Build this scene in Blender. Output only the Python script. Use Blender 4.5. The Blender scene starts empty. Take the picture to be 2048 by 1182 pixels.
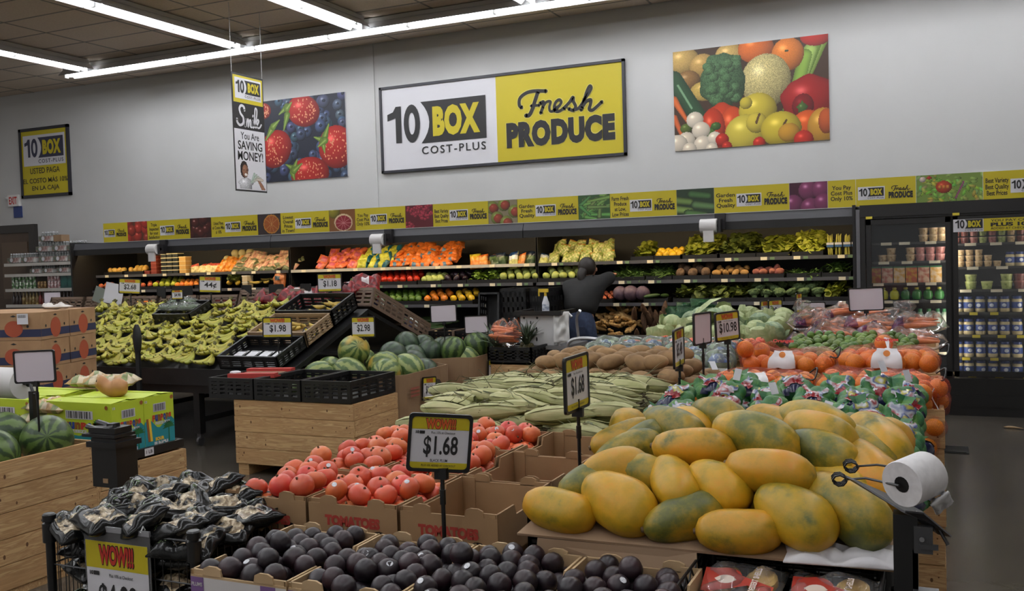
import bpy, bmesh, math, random
import numpy as np
from mathutils import Vector, Matrix, Euler
random.seed(7)
PI = math.pi
S = bpy.context.scene
C = S.collection

# ------------------------------------------------------------------ camera, world, exposure
def make_camera():
    yaw, pitch, roll = .424103, -.0396151, -.0305974
    fw = Vector((-math.sin(yaw)*math.cos(pitch), math.cos(yaw)*math.cos(pitch), math.sin(pitch)))
    r = Vector((math.cos(yaw), math.sin(yaw), 0)); u = r.cross(fw)
    r2 = r*math.cos(roll)+u*math.sin(roll); u2 = u*math.cos(roll)-r*math.sin(roll)
    cd = bpy.data.cameras.new('camera'); co = bpy.data.objects.new('camera', cd); C.objects.link(co)
    m = Matrix((r2, u2, -fw)).transposed().to_4x4(); m.translation = (0, 0, 1.65)
    co.matrix_world = m
    cd.sensor_fit = 'HORIZONTAL'; cd.sensor_width = 36; cd.lens = 1876.344/2048*36
    cd.clip_start = .05; cd.clip_end = 100
    S.camera = co
make_camera()
W = bpy.data.worlds.new('store_ambient'); S.world = W; W.use_nodes = True
W.node_tree.nodes['Background'].inputs[0].default_value = (1, .97, .93, 1)
W.node_tree.nodes['Background'].inputs[1].default_value = .16
S.view_settings.view_transform = 'Standard'; S.view_settings.look = 'None'
S.view_settings.gamma = 1; S.view_settings.use_curve_mapping = False
S.view_settings.exposure = 1.1
S.cycles.max_bounces = 6; S.cycles.diffuse_bounces = 3; S.cycles.glossy_bounces = 2; S.cycles.transmission_bounces = 4; S.cycles.transparent_max_bounces = 16; S.cycles.caustics_reflective = False; S.cycles.caustics_refractive = False
TUBE = 17.0      # strength of the fluorescent tubes
CASE_LED = 15.0   # strength of the strip lights in the refrigerated cases

# ------------------------------------------------------------------ materials
def lin(c):
    return tuple(((v/255)/12.92 if v/255 <= .04045 else ((v/255+.055)/1.055)**2.4) for v in c)+(1,)
MATS = {}
def mat(name, col, rough=.55, metal=0, col2=None, scale=8, detail=4, lo=.4, hi=.65, bump=0, rnd=0, spec=None, stretch=None, emit=0, coat=0, coord='Object', tex='noise', hue=0, dist=0, bscale=None, nr=.5):
    """procedural material: base colour, optional second colour mixed by noise, per-object value shift"""
    if name in MATS: return MATS[name]
    m = bpy.data.materials.new(name); m.use_nodes = True; nt = m.node_tree; N = nt.nodes; L = nt.links
    b = N['Principled BSDF']; b.inputs['Base Color'].default_value = lin(col); b.inputs['Roughness'].default_value = rough; b.inputs['Metallic'].default_value = metal
    if spec is not None: b.inputs['Specular IOR Level'].default_value = spec
    if coat: b.inputs['Coat Weight'].default_value = coat; b.inputs['Coat Roughness'].default_value = .15
    if emit:
        b.inputs['Emission Color'].default_value = lin(col); b.inputs['Emission Strength'].default_value = emit
    src = None
    if col2 is not None or bump:
        tc = N.new('ShaderNodeTexCoord'); mp = N.new('ShaderNodeMapping'); L.new(tc.outputs[coord], mp.inputs[0])
        if stretch: mp.inputs['Scale'].default_value = stretch
        vec = mp.outputs[0]
        if rnd:
            oi = N.new('ShaderNodeObjectInfo'); ad = N.new('ShaderNodeVectorMath'); ad.operation = 'ADD'
            mu = N.new('ShaderNodeMath'); mu.operation = 'MULTIPLY'; mu.inputs[1].default_value = 37
            L.new(oi.outputs['Random'], mu.inputs[0]); L.new(mu.outputs[0], ad.inputs[1]); L.new(vec, ad.inputs[0]); vec = ad.outputs[0]
        if tex == 'noise':
            t = N.new('ShaderNodeTexNoise'); t.inputs['Scale'].default_value = scale; t.inputs['Detail'].default_value = detail; t.inputs['Distortion'].default_value = dist; t.inputs['Roughness'].default_value = nr; fac = t.outputs[0]
        elif tex == 'wave':
            t = N.new('ShaderNodeTexWave'); t.inputs['Scale'].default_value = scale; t.inputs['Distortion'].default_value = dist; t.inputs['Detail'].default_value = detail; fac = t.outputs[1]
        else:
            t = N.new('ShaderNodeTexVoronoi'); t.inputs['Scale'].default_value = scale; fac = t.outputs[0]
        L.new(vec, t.inputs['Vector'])
        if col2 is not None:
            rp = N.new('ShaderNodeValToRGB'); L.new(fac, rp.inputs[0])
            cols = [col, col2] if not isinstance(col2[0], tuple) else [col]+list(col2)
            n = len(cols)
            while len(rp.color_ramp.elements) < n: rp.color_ramp.elements.new(.5)
            for i, c in enumerate(cols):
                rp.color_ramp.elements[i].position = lo+(hi-lo)*i/(n-1); rp.color_ramp.elements[i].color = lin(c)
            src = rp.outputs[0]
        if bump:
            bp = N.new('ShaderNodeBump'); bp.inputs['Strength'].default_value = bump; bp.inputs['Distance'].default_value = .01
            if bscale:
                t2 = N.new('ShaderNodeTexNoise'); t2.inputs['Scale'].default_value = bscale; L.new(vec, t2.inputs['Vector']); L.new(t2.outputs[0], bp.inputs['Height'])
            else: L.new(fac, bp.inputs['Height'])
            L.new(bp.outputs[0], b.inputs['Normal'])
    if rnd or hue:
        hs = N.new('ShaderNodeHueSaturation'); oi2 = N.new('ShaderNodeObjectInfo')
        mr = N.new('ShaderNodeMapRange'); mr.inputs[3].default_value = 1-rnd; mr.inputs[4].default_value = 1+rnd
        L.new(oi2.outputs['Random'], mr.inputs[0]); L.new(mr.outputs[0], hs.inputs['Value'])
        if hue:
            m2 = N.new('ShaderNodeMath'); m2.operation = 'MULTIPLY'; m2.inputs[1].default_value = 7.13
            m3 = N.new('ShaderNodeMath'); m3.operation = 'FRACT'; L.new(oi2.outputs['Random'], m2.inputs[0]); L.new(m2.outputs[0], m3.inputs[0])
            mh = N.new('ShaderNodeMapRange'); mh.inputs[3].default_value = .5-hue; mh.inputs[4].default_value = .5+hue
            L.new(m3.outputs[0], mh.inputs[0]); L.new(mh.outputs[0], hs.inputs['Hue'])
        if src: L.new(src, hs.inputs['Color'])
        else: hs.inputs['Color'].default_value = lin(col)
        src = hs.outputs[0]
    if src: L.new(src, b.inputs['Base Color'])
    MATS[name] = m
    return m

def film(name, col=(255, 255, 255), cover=.12, rough=.08, net=0, gloss=1.0):
    """thin plastic film or net: see-through, with a fresnel sheen; net > 0 adds a woven pattern"""
    if name in MATS: return MATS[name]
    m = bpy.data.materials.new(name); m.use_nodes = True; nt = m.node_tree; N = nt.nodes; L = nt.links
    N.remove(N['Principled BSDF']); out = N['Material Output']
    tr = N.new('ShaderNodeBsdfTransparent'); df = N.new('ShaderNodeBsdfDiffuse'); df.inputs[0].default_value = lin(col)
    gl = N.new('ShaderNodeBsdfGlossy'); gl.inputs['Roughness'].default_value = rough
    m1 = N.new('ShaderNodeMixShader'); m1.inputs[0].default_value = cover
    tr.inputs[0].default_value = (1, 1, 1, 1)
    L.new(tr.outputs[0], m1.inputs[1]); L.new(df.outputs[0], m1.inputs[2])
    if net:
        tc = N.new('ShaderNodeTexCoord'); fr0 = []
        vo = N.new('ShaderNodeTexVoronoi'); vo.feature = 'DISTANCE_TO_EDGE'; vo.inputs['Scale'].default_value = net; L.new(tc.outputs['Object'], vo.inputs['Vector'])
        mr = N.new('ShaderNodeMapRange'); mr.inputs[1].default_value = .04; mr.inputs[2].default_value = .14; mr.inputs[3].default_value = min(1, cover*2.2); mr.inputs[4].default_value = cover*.55
        L.new(vo.outputs[0], mr.inputs[0]); L.new(mr.outputs[0], m1.inputs[0])
    fr = N.new('ShaderNodeFresnel'); fr.inputs[0].default_value = 1.4
    mm = N.new('ShaderNodeMath'); mm.operation = 'MULTIPLY'; mm.inputs[1].default_value = gloss; L.new(fr.outputs[0], mm.inputs[0])
    m2 = N.new('ShaderNodeMixShader'); L.new(mm.outputs[0], m2.inputs[0]); L.new(m1.outputs[0], m2.inputs[1]); L.new(gl.outputs[0], m2.inputs[2])
    L.new(m2.outputs[0], out.inputs[0])
    MATS[name] = m
    return m

def vcol(name, rough=.5):
    """flat print: colour comes from a colour attribute painted on the sheet"""
    if name in MATS: return MATS[name]
    m = bpy.data.materials.new(name); m.use_nodes = True; N = m.node_tree.nodes
    a = N.new('ShaderNodeVertexColor'); a.layer_name = 'print'
    m.node_tree.links.new(a.outputs[0], N['Principled BSDF'].inputs['Base Color']); N['Principled BSDF'].inputs['Roughness'].default_value = rough
    MATS[name] = m
    return m

# ------------------------------------------------------------------ mesh builder
class MB:
    def __init__(s): s.v = []; s.f = []; s.mi = []; s.cur = 0
    def m(s, i): s.cur = i; return s
    def add(s, vs, fs):
        o = len(s.v); s.v += [tuple(p) for p in vs]; s.f += [tuple(o+i for i in f) for f in fs]; s.mi += [s.cur]*len(fs); return s
    def box(s, x0, x1, y0, y1, z0, z1, M=None):
        vs = [Vector((x, y, z)) for z in (z0, z1) for y in (y0, y1) for x in (x0, x1)]
        if M is not None: vs = [M @ p for p in vs]
        return s.add(vs, [(0, 2, 3, 1), (4, 5, 7, 6), (0, 1, 5, 4), (2, 6, 7, 3), (0, 4, 6, 2), (1, 3, 7, 5)])
    def cbox(s, c, d, M=None): return s.box(c[0]-d[0]/2, c[0]+d[0]/2, c[1]-d[1]/2, c[1]+d[1]/2, c[2]-d[2]/2, c[2]+d[2]/2, M)
    def tube(s, pts, r, n=8, caps=True, closed=False):
        pts = [Vector(p) for p in pts]; k = len(pts); rs = r if isinstance(r, (list, tuple)) else [r]*k
        vs = []; prev = None
        for i, p in enumerate(pts):
            if closed: t = pts[(i+1) % k]-pts[i-1]
            else: t = (pts[min(i+1, k-1)]-pts[max(i-1, 0)])
            t.normalize()
            if prev is None:
                a = Vector((0, 0, 1)) if abs(t.z) < .9 else Vector((1, 0, 0)); x = t.cross(a).normalized()
            else: x = (prev-t*prev.dot(t)).normalized()
            prev = x; y = t.cross(x)
            for j in range(n):
                a = 2*PI*j/n; vs.append(p+(x*math.cos(a)+y*math.sin(a))*rs[i])
        fs = []
        for i in range(k if closed else k-1):
            i2 = (i+1) % k
            for j in range(n): fs.append((i*n+j, i*n+(j+1) % n, i2*n+(j+1) % n, i2*n+j))
        if caps and not closed: fs.append(tuple(range(n-1, -1, -1))); fs.append(tuple((k-1)*n+j for j in range(n)))
        return s.add(vs, fs)
    def lathe(s, prof, n=16, M=None, wob=None):
        """prof: (r, z) from bottom to top"""
        vs = []; fs = []; k = len(prof)
        for i, (r, z) in enumerate(prof):
            for j in range(n):
                a = 2*PI*j/n; q = r*(wob(a, i/(k-1)) if wob else 1); vs.append(Vector((q*math.cos(a), q*math.sin(a), z)))
        if M is not None: vs = [M @ p for p in vs]
        for i in range(k-1):
            for j in range(n): fs.append((i*n+j, i*n+(j+1) % n, (i+1)*n+(j+1) % n, (i+1)*n+j))
        fs.append(tuple(range(n-1, -1, -1))); fs.append(tuple((k-1)*n+j for j in range(n)))
        return s.add(vs, fs)
    def sphere(s, c, r, nu=12, nv=8, sc=(1, 1, 1), M=None, disp=None):
        vs = []
        c = Vector(c)
        for i in range(nv+1):
            t = PI*i/nv
            for j in range(nu):
                a = 2*PI*j/nu; d = Vector((math.sin(t)*math.cos(a)*sc[0], math.sin(t)*math.sin(a)*sc[1], -math.cos(t)*sc[2]))
                q = r*(disp(d) if disp else 1); p = c+d*q
                vs.append(M @ p if M is not None else p)
        fs = []
        for i in range(nv):
            for j in range(nu):
                a, b, c2, d = i*nu+j, i*nu+(j+1) % nu, (i+1)*nu+(j+1) % nu, (i+1)*nu+j
                fs.append((a, b, c2, d))
        return s.add(vs, fs)
    def poly(s, pts, thick=0, M=None):
        """flat n-gon in given 3D points, thickened downwards along its normal"""
        vs = [Vector(p) for p in pts]; n = len(vs)
        if M is not None: vs = [M @ p for p in vs]
        if not thick: return s.add(vs, [tuple(range(n))])
        nn = (vs[1]-vs[0]).cross(vs[2]-vs[1]).normalized()
        lo = [p-nn*thick for p in vs]
        return s.add(vs+lo, [tuple(range(n)), tuple(range(2*n-1, n-1, -1))]+[(i, i+n, (i+1) % n+n, (i+1) % n) for i in range(n)])
    def mesh(s, name, mats, smooth=True, sharp=None):
        me = bpy.data.meshes.new(name); me.from_pydata(s.v, [], s.f)
        for m in (mats if isinstance(mats, (list, tuple)) else [mats]): me.materials.append(m)
        if me.polygons:
            me.polygons.foreach_set('material_index', s.mi)
            me.polygons.foreach_set('use_smooth', [smooth]*len(s.f))
        bm = bmesh.new(); bm.from_mesh(me); bmesh.ops.remove_doubles(bm, verts=bm.verts, dist=1e-5)
        bm.normal_update()
        bmesh.ops.recalc_face_normals(bm, faces=bm.faces); bm.to_mesh(me); bm.free()
        if smooth: me.set_sharp_from_angle(angle=math.radians(sharp or 40))
        me.update(); return me
    def build(s, name, mats, parent=None, smooth=False, sharp=None, loc=None):
        return link(name, s.mesh(name, mats, smooth, sharp), parent, loc)

def link(name, me, parent=None, loc=None, rot=None, scale=None):
    o = bpy.data.objects.new(name, me); C.objects.link(o)
    if parent is not None: o.parent = parent
    if loc is not None: o.location = loc
    if rot is not None: o.rotation_euler = rot
    if scale is not None: o.scale = scale if hasattr(scale, '__len__') else (scale,)*3
    return o
def tag(o, label, cat, group=None):
    o['label'] = label; o['category'] = cat
    if group: o['group'] = group
    return o
def thing(name, label, cat, loc=(0, 0, 0), rot=(0, 0, 0), group=None, scale=None):
    o = bpy.data.objects.new(name, None); C.objects.link(o); o.location = loc; o.rotation_euler = rot; o.empty_display_size = .05
    if scale: o.scale = (scale,)*3
    return tag(o, label, cat, group)
def struct(o): o['kind'] = 'structure'; return o
def place(name, me, loc, rot, label, cat, group=None, scale=None):
    return tag(link(name, me, None, loc, rot, scale), label, cat, group)
def dup(root, loc=None, rot=None, label=None, group=None):
    r = root.copy(); C.objects.link(r)
    if loc is not None: r.location = loc
    if rot is not None: r.rotation_euler = rot
    if label: r['label'] = label
    if group: r['group'] = group
    for ch in list(root.children):
        c = ch.copy(); C.objects.link(c); c.parent = r
        for g in list(ch.children):
            d = g.copy(); C.objects.link(d); d.parent = c
    return r
U = random.uniform
ORD = ('first', 'second', 'third', 'fourth', 'fifth', 'sixth', 'seventh', 'eighth', 'ninth', 'tenth', 'eleventh', 'twelfth')
def rr(a=PI): return (U(-a, a), U(-a, a), U(-PI, PI))
def noise3(p, f=1.0, seed=0):
    x, y, z = p[0]*f+seed*3.1, p[1]*f+seed*1.7, p[2]*f+seed*.9
    return math.sin(1.7*x+1.3*math.sin(2.1*y+z))*.5+math.sin(2.3*y+1.1*math.sin(1.9*z+1.3*x))*.3+math.sin(2.9*z+1.5*math.sin(2.3*x+.7*y))*.2

def settle(n, r, x0, x1, y0, y1, z0, it=160, zmax=None, seed=0, slope=0):
    """drop n balls of radius r into a box and let them push apart: centres of a loose heap"""
    rs = np.random.RandomState(seed); R = r if hasattr(r, '__len__') else np.full(n, r)
    top = z0+max(.1, n*np.mean(R)**3*9/((x1-x0)*(y1-y0)))
    P = np.stack([rs.uniform(x0+r, x1-r, n), rs.uniform(y0+r, y1-r, n), rs.uniform(z0, top*1.0+.1, n)], 1)
    for k in range(it):
        P[:, 2] -= r*.12
        for _ in range(3):
            D = P[:, None]-P[None]; d = np.sqrt((D**2).sum(-1)); np.fill_diagonal(d, 9)
            ov = np.maximum(0, 2*r*.985-d); w = ov/np.maximum(d, 1e-6)*.5
            P += (D*w[..., None]).sum(1)*.6
            P[:, 0] = np.clip(P[:, 0], x0+r, x1-r); P[:, 1] = np.clip(P[:, 1], y0+r, y1-r)
            P[:, 2] = np.maximum(P[:, 2], z0+r+slope*(P[:, 1]-y0))
    return P

# ------------------------------------------------------------------ lettering (built-in font turned into flat meshes)
_TX = {}
def text_geo(s, size=1, bold=0, xs=1.0, align='CENTER', space=1.0):
    """flat lettering in the XZ plane facing -Y: verts, faces, (width, height); height is the cap height = size"""
    key = (s, bold, xs, align, space)
    if key not in _TX:
        cu = bpy.data.curves.new('t', 'FONT'); cu.body = s; cu.size = 1.0; cu.align_x = align; cu.offset = bold; cu.resolution_u = 3; cu.space_character = space; cu.space_line = .95
        ob = bpy.data.objects.new('t', cu); C.objects.link(ob)
        dg = bpy.context.evaluated_depsgraph_get(); me = ob.evaluated_get(dg).to_mesh()
        vs = [(v.co.x*xs, v.co.y) for v in me.vertices]; fs = [tuple(p.vertices) for p in me.polygons]
        ob.evaluated_get(dg).to_mesh_clear(); bpy.data.objects.remove(ob); bpy.data.curves.remove(cu)
        ys = [v[1] for v in vs]; xx = [v[0] for v in vs]
        _TX[key] = (vs, fs, min(xx), max(xx), min(ys), max(ys))
    return _TX[key]
def put_text(mb, s, cx, cz, w=None, h=None, bold=.012, xs=None, align='CENTER', space=1.0, y=0, shear=0):
    """fit the string to a box w x h centred at (cx, cz) on the plane y (front side -Y)"""
    vs, fs, a, b, c, d = text_geo(s, 1, bold, 1.0, align, space)
    sx = w/(b-a) if w else None; sz = h/(d-c) if h else None
    if sx is None: sx = sz*(xs or 1)
    if sz is None: sz = sx/(xs or 1)
    mb.add([((x-(a+b)/2)*sx+cx+shear*((z-(c+d)/2)*sz), y, (z-(c+d)/2)*sz+cz) for x, z in vs], [f[::1] for f in fs])
    return mb
def catmull(P, n=6):
    P = [Vector(p) for p in P]; P = [P[0]*2-P[1]]+P+[P[-1]*2-P[-2]]; o = []
    for i in range(1, len(P)-2):
        for k in range(n):
            t = k/n; a, b, c, d = P[i-1], P[i], P[i+1], P[i+2]
            o.append(.5*((2*b)+(c-a)*t+(2*a-5*b+4*c-d)*t*t+(3*b-a-3*c+d)*t**3))
    o.append(P[-2]); return o
def stroke(mb, pts, w, y=0, n=5):
    """a brush stroke: ribbon of width w along a smooth 2D path (x, z)"""
    c = catmull([(p[0], p[1]) for p in pts], n); k = len(c); vs = []
    for i, p in enumerate(c):
        t = (c[min(i+1, k-1)]-c[max(i-1, 0)]).normalized(); nn = Vector((-t.y, t.x))*w*.5
        vs += [(p.x+nn.x, y, p.y+nn.y), (p.x-nn.x, y, p.y-nn.y)]
    mb.add(vs, [(2*i, 2*i+1, 2*i+3, 2*i+2) for i in range(k-1)])
    for e in (c[0], c[-1]):
        mb.add([(e.x+w*.5*math.cos(a*PI/4), y, e.y+w*.5*math.sin(a*PI/4)) for a in range(8)], [tuple(range(8))])
def flat(mb, name, mats, parent, loc=None):
    """lettering / print mesh: keep it exactly as drawn, no merging"""
    me = bpy.data.meshes.new(name); me.from_pydata(mb.v, [], mb.f)
    for m in (mats if isinstance(mats, (list, tuple)) else [mats]): me.materials.append(m)
    me.polygons.foreach_set('material_index', mb.mi); me.update()
    return link(name, me, parent, loc)

# ------------------------------------------------------------------ printed pictures: painted cell by cell
class Paint:
    def __init__(s, w, h, bg): s.w, s.h = w, h; s.a = np.zeros((h, w, 3)); s.a[:] = np.array(bg)/255.; s.y, s.x = np.mgrid[0:h, 0:w]; s.x = (s.x+.5)/w; s.y = (s.y+.5)/h; s.asp = w/h
    def ell(s, cx, cy, rx, ry, col, ang=0, shade=.55, lump=0, tex=0, seed=0, hl=.35):
        """one ellipse of print; cx.. are fractions of the width / height (y down), rx, ry fractions of the height"""
        dx = (s.x-cx)*s.asp; dy = s.y-cy; ca, sa = math.cos(ang), math.sin(ang); u = (dx*ca+dy*sa)/rx; v = (-dx*sa+dy*ca)/ry
        th = np.arctan2(v, u); q = np.sqrt(u*u+v*v)*(1+lump*np.sin(th*5+seed)+lump*.7*np.sin(th*9+seed*2)); mk = q < 1
        n = np.clip(1-q*q, 0, 1)**.5; lx = np.clip(.6*n-.45*(dx/max(rx, ry))*.6-.55*(dy/max(rx, ry))*.6+.25, 0, 1.3)
        c = np.array(col)/255.; im = c*(1-shade+shade*lx[..., None])
        if tex:
            rs = np.random.RandomState(seed+5); im = im*(1+tex*(rs.rand(s.h, s.w, 1)-.5))
        sp = np.exp(-(((dx+.3*rx)/(.22*rx))**2+((dy+.4*ry)/(.18*ry))**2))*hl
        im = im+sp[..., None]*.6
        s.a[mk] = np.clip(im, 0, 1)[mk]
    def dots(s, cx, cy, rx, ry, n, col, r=.008, seed=0):
        rs = np.random.RandomState(seed)
        for i in range(n):
            a = rs.rand()*6.28; q = rs.rand()**.5*.9; s.ell(cx+math.cos(a)*q*rx/s.asp, cy+math.sin(a)*q*ry, r, r*1.3, col, shade=.1, hl=0)
    def line(s, x0, y0, x1, y1, w0, w1, col, shade=.3):
        ax, ay, bx, by = x0*s.asp, y0, x1*s.asp, y1; dx, dy = bx-ax, by-ay; L2 = dx*dx+dy*dy
        px = s.x*s.asp; t = np.clip(((px-ax)*dx+(s.y-ay)*dy)/L2, 0, 1); d = np.hypot(px-ax-t*dx, s.y-ay-t*dy); w = w0+(w1-w0)*t; mk = d < w
        im = np.array(col)/255.*(1-shade*(d/np.maximum(w, 1e-6))[..., None]**2); s.a[mk] = im[mk]
    def rect(s, x0, y0, x1, y1, col):
        mk = (s.x >= x0) & (s.x < x1) & (s.y >= y0) & (s.y < y1); s.a[mk] = np.array(col)/255.
    def sheet(s, name, W, H, parent, M=None, rough=.45):
        """a printed sheet W x H in the XZ plane, centred, facing -Y"""
        vx = np.linspace(-W/2, W/2, s.w+1); vz = np.linspace(H/2, -H/2, s.h+1); X, Z = np.meshgrid(vx, vz)
        V = np.stack([X.ravel(), np.zeros(X.size), Z.ravel()], 1)
        i = np.arange(s.h)[:, None]*(s.w+1)+np.arange(s.w)[None]; F = np.stack([i, i+s.w+1, i+s.w+2, i+1], -1).reshape(-1, 4)
        me = bpy.data.meshes.new(name); me.from_pydata(V.tolist(), [], F.tolist())
        ca = me.color_attributes.new('print', 'FLOAT_COLOR', 'CORNER')
        g = np.clip(s.a, 0, 1); g = np.where(g <= .04045, g/12.92, ((g+.055)/1.055)**2.4).reshape(-1, 3)
        col = np.ones((len(F)*4, 4)); col[:, :3] = np.repeat(g, 4, 0)
        ca.data.foreach_set('color', col.ravel()); me.materials.append(vcol('print', rough)); me.update()
        o = link(name, me, parent)
        if M is not None: o.matrix_local = M
        return o
# ------------------------------------------------------------------ the room
CEIL, WALLY = 4.768, 11.555
def room():
    m = mat('polished_concrete', (76, 71, 64), .2, col2=(92, 86, 77), scale=1.3, detail=8, lo=.35, hi=.7, bump=.02, bscale=30, spec=.5)
    struct(MB().box(-24, 8, -8, 11.6, -.1, 0).build('floor', m))
    wm = mat('white_wall_paint', (192, 192, 191), .75, col2=(197, 197, 196), scale=.7, bump=.03, bscale=60)
    w = struct(MB().box(-24, 8, WALLY, WALLY+.2, 0, CEIL+.2).build('wall_back', wm))
    MB().box(-7.42, -7.27, WALLY-.015, WALLY, 2.0, CEIL).build('pilaster', wm, w)
    MB().box(0.35, 3.0, WALLY-.04, WALLY, 2.2, 2.42).build('wall_box', wm, w)
    # suspended ceiling: slab, T-bar grid and single tiles
    cm = mat('ceiling_slab', (70, 66, 62), .9)
    c = struct(MB().box(-24, 8, -8, 11.6, CEIL+.03, CEIL+.12).build('ceiling', cm))
    g = MB(); xs = [-14.167+1.22*i for i in range(-8, 19)]; ys = [10.02+.61*k for k in range(-28, 3)]
    for x in xs: g.box(x-.012, x+.012, -8, WALLY, CEIL-.004, CEIL+.012)
    for y in ys: g.box(-24, 8, y-.012, y+.012, CEIL-.003, CEIL+.012)
    g.build('ceiling_grid', mat('grid_paint', (150, 144, 136), .6), c)
    tm = mat('ceiling_tile', (228, 212, 196), .9, col2=(220, 204, 188), scale=40, rnd=.03, bump=.1)
    tile = MB().box(-.597, .597, -.292, .292, 0, .016).mesh('ceiling_tile', tm, False)
    cut = MB().box(-.597, .597, -.145, .145, 0, .016).mesh('ceiling_tile', tm, False)
    rest = MB(); n = 0
    for x in xs[:-1]:
        for y in ys:
            last = y > 11
            if -18.5 < x < -2.5 and y > 4.4 and n < 290:
                link('ceiling_tile', cut if last else tile, c, (x+.61, y+(.157 if last else .305), CEIL)); n += 1
            else:
                d = .145 if last else .292; rest.box(x+.013, x+1.207, y+.012, y+.012+2*d, CEIL, CEIL+.016)
    o = rest.build('ceiling_tile_field', tm, c); o['kind'] = 'stuff'
    # baseboard along the wall and the dark-framed doorway at the far left
    struct(MB().box(-24, -11.9, WALLY-.02, WALLY, 0, .1).build('baseboard_back', mat('base_vinyl', (50, 48, 46), .5)))
    d = struct(bpy.data.objects.new('door_1', None)); C.objects.link(d); d.location = (-15.3, WALLY, 0)
    fm = mat('door_frame_black', (52, 48, 46), .5); f = MB()
    f.box(.92, 1.06, -.08, 0, 0, 2.5).box(-1.1, .92, -.08, 0, 2.36, 2.5).box(-1.24, -1.1, -.08, 0, 0, 2.5); f.build('door_frame', fm, d)
    l = MB().box(-1.1, .92, -.05, -.01, 0, 2.36).build('door_leaf', mat('door_brown', (84, 66, 52), .5, col2=(74, 58, 46), scale=3), d)
    MB().box(-.1, -.08, -.07, -.05, .1, 2.2).box(.2, .85, -.06, -.05, 1.2, 2.2).build('door_panel', mat('door_panel', (96, 78, 62), .5), l)
room()

# ------------------------------------------------------------------ fluorescent strips
def lights():
    hm = mat('fixture_white', (205, 205, 205), .5); dk = mat('fixture_side', (176, 174, 170), .55)
    tube_m = mat('lit_tube', (249, 251, 255), .4, emit=TUBE)
    L = 2.40
    sh = MB()
    # folded reflector: sloping wings either side of a flat spine, with closed ends
    P = [(-.15, 0), (-.135, .012), (-.055, .095), (.055, .095), (.135, .012), (.15, 0)]
    Q = [(x, z+.008) for x, z in P]
    for i in range(5):
        for A, fl in ((P, 1), (Q, -1)):
            a, b = A[i], A[i+1]; sh.add([(-L/2, a[0], a[1]), (L/2, a[0], a[1]), (L/2, b[0], b[1]), (-L/2, b[0], b[1])], [(0, 1, 2, 3)])
    refl = MB(); refl.v, refl.f, refl.mi = sh.v, sh.f, sh.mi
    refl_me = bpy.data.meshes.new('reflector'); refl_me.from_pydata(refl.v, [], refl.f); refl_me.materials.append(hm)
    chan = MB().box(-L/2, L/2, -.06, .06, .104, .155).mesh('channel', dk, False)
    tubes = MB().tube([(-.585, 0, 0), (.585, 0, 0)], .021, 6, caps=False).mesh('tube', tube_m, True)
    sock = MB().box(-.008, .008, -.03, .03, -.012, .09).mesh('socket', hm, False)
    hang = MB().box(-.012, .012, -.012, .012, .155, .166).box(-.06, .06, -.03, .03, .148, .158).box(-.018, .018, .06, .1, .08, .158).mesh('hanger', dk, False)
    def strip(loc, rz, label, group, ty=0, tz=.012):
        t = thing('fluorescent_strip_light', label, 'ceiling light', loc, (0, 0, rz), group)
        link('reflector', refl_me, t); link('channel', chan, t)
        for s in (-1, 1):
            link('tube', tubes, t, (s*.6, ty, tz))
            for e in (-1, 1): link('socket', sock, t, (s*.6+e*.592, 0, 0))
            link('hanger', hang, t, (s*.7, 0, 0))
    Z = 4.6
    x = -4.79-1.2
    for k in range(-4, 3):
        strip((-5.99-2.4*k*1.0, 10.36, Z), 0, 'fluorescent strip light in the row along the white wall, %s from the right' % ORD[k+4], 'strip lights along the wall', .05, .03)
    for i, x in enumerate((-11.35, -8.52, -6.58, -4.21, -1.8, .6)):
        for k in range(6):
            y = 8.97-2.41*k
            strip((x, y, Z), PI/2, 'fluorescent strip light, %s from the wall in the %s row from the left' % (ORD[k], ORD[i]), 'strip lights running out from the wall')
    sp = MB().lathe([(.004, -.12), (.02, -.118), (.006, -.1), (.006, -.03), (.035, -.012), (.03, 0)], 10).mesh('fire_sprinkler', mat('sprinkler', (90, 80, 70), .4, .6), True)
    for x, y in ((-5.55, 9.1),):
        place('fire_sprinkler', sp, (x, y, CEIL-.004), (0, 0, 0), 'small fire sprinkler hanging from the ceiling tiles', 'sprinkler')
lights()
# ------------------------------------------------------------------ wall signs and printed panels
YEL, BLK, WHT = (194, 177, 30), (33, 32, 34), (208, 207, 212)
yel = mat('sign_yellow', YEL, .5); blk = mat('sign_black', BLK, .5); wht = mat('sign_white', WHT, .5)
frm = mat('sign_frame', (45, 45, 52), .45); redm = mat('sign_red', (190, 40, 30), .5); navy = mat('sign_navy', (50, 52, 74), .5)

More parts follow.
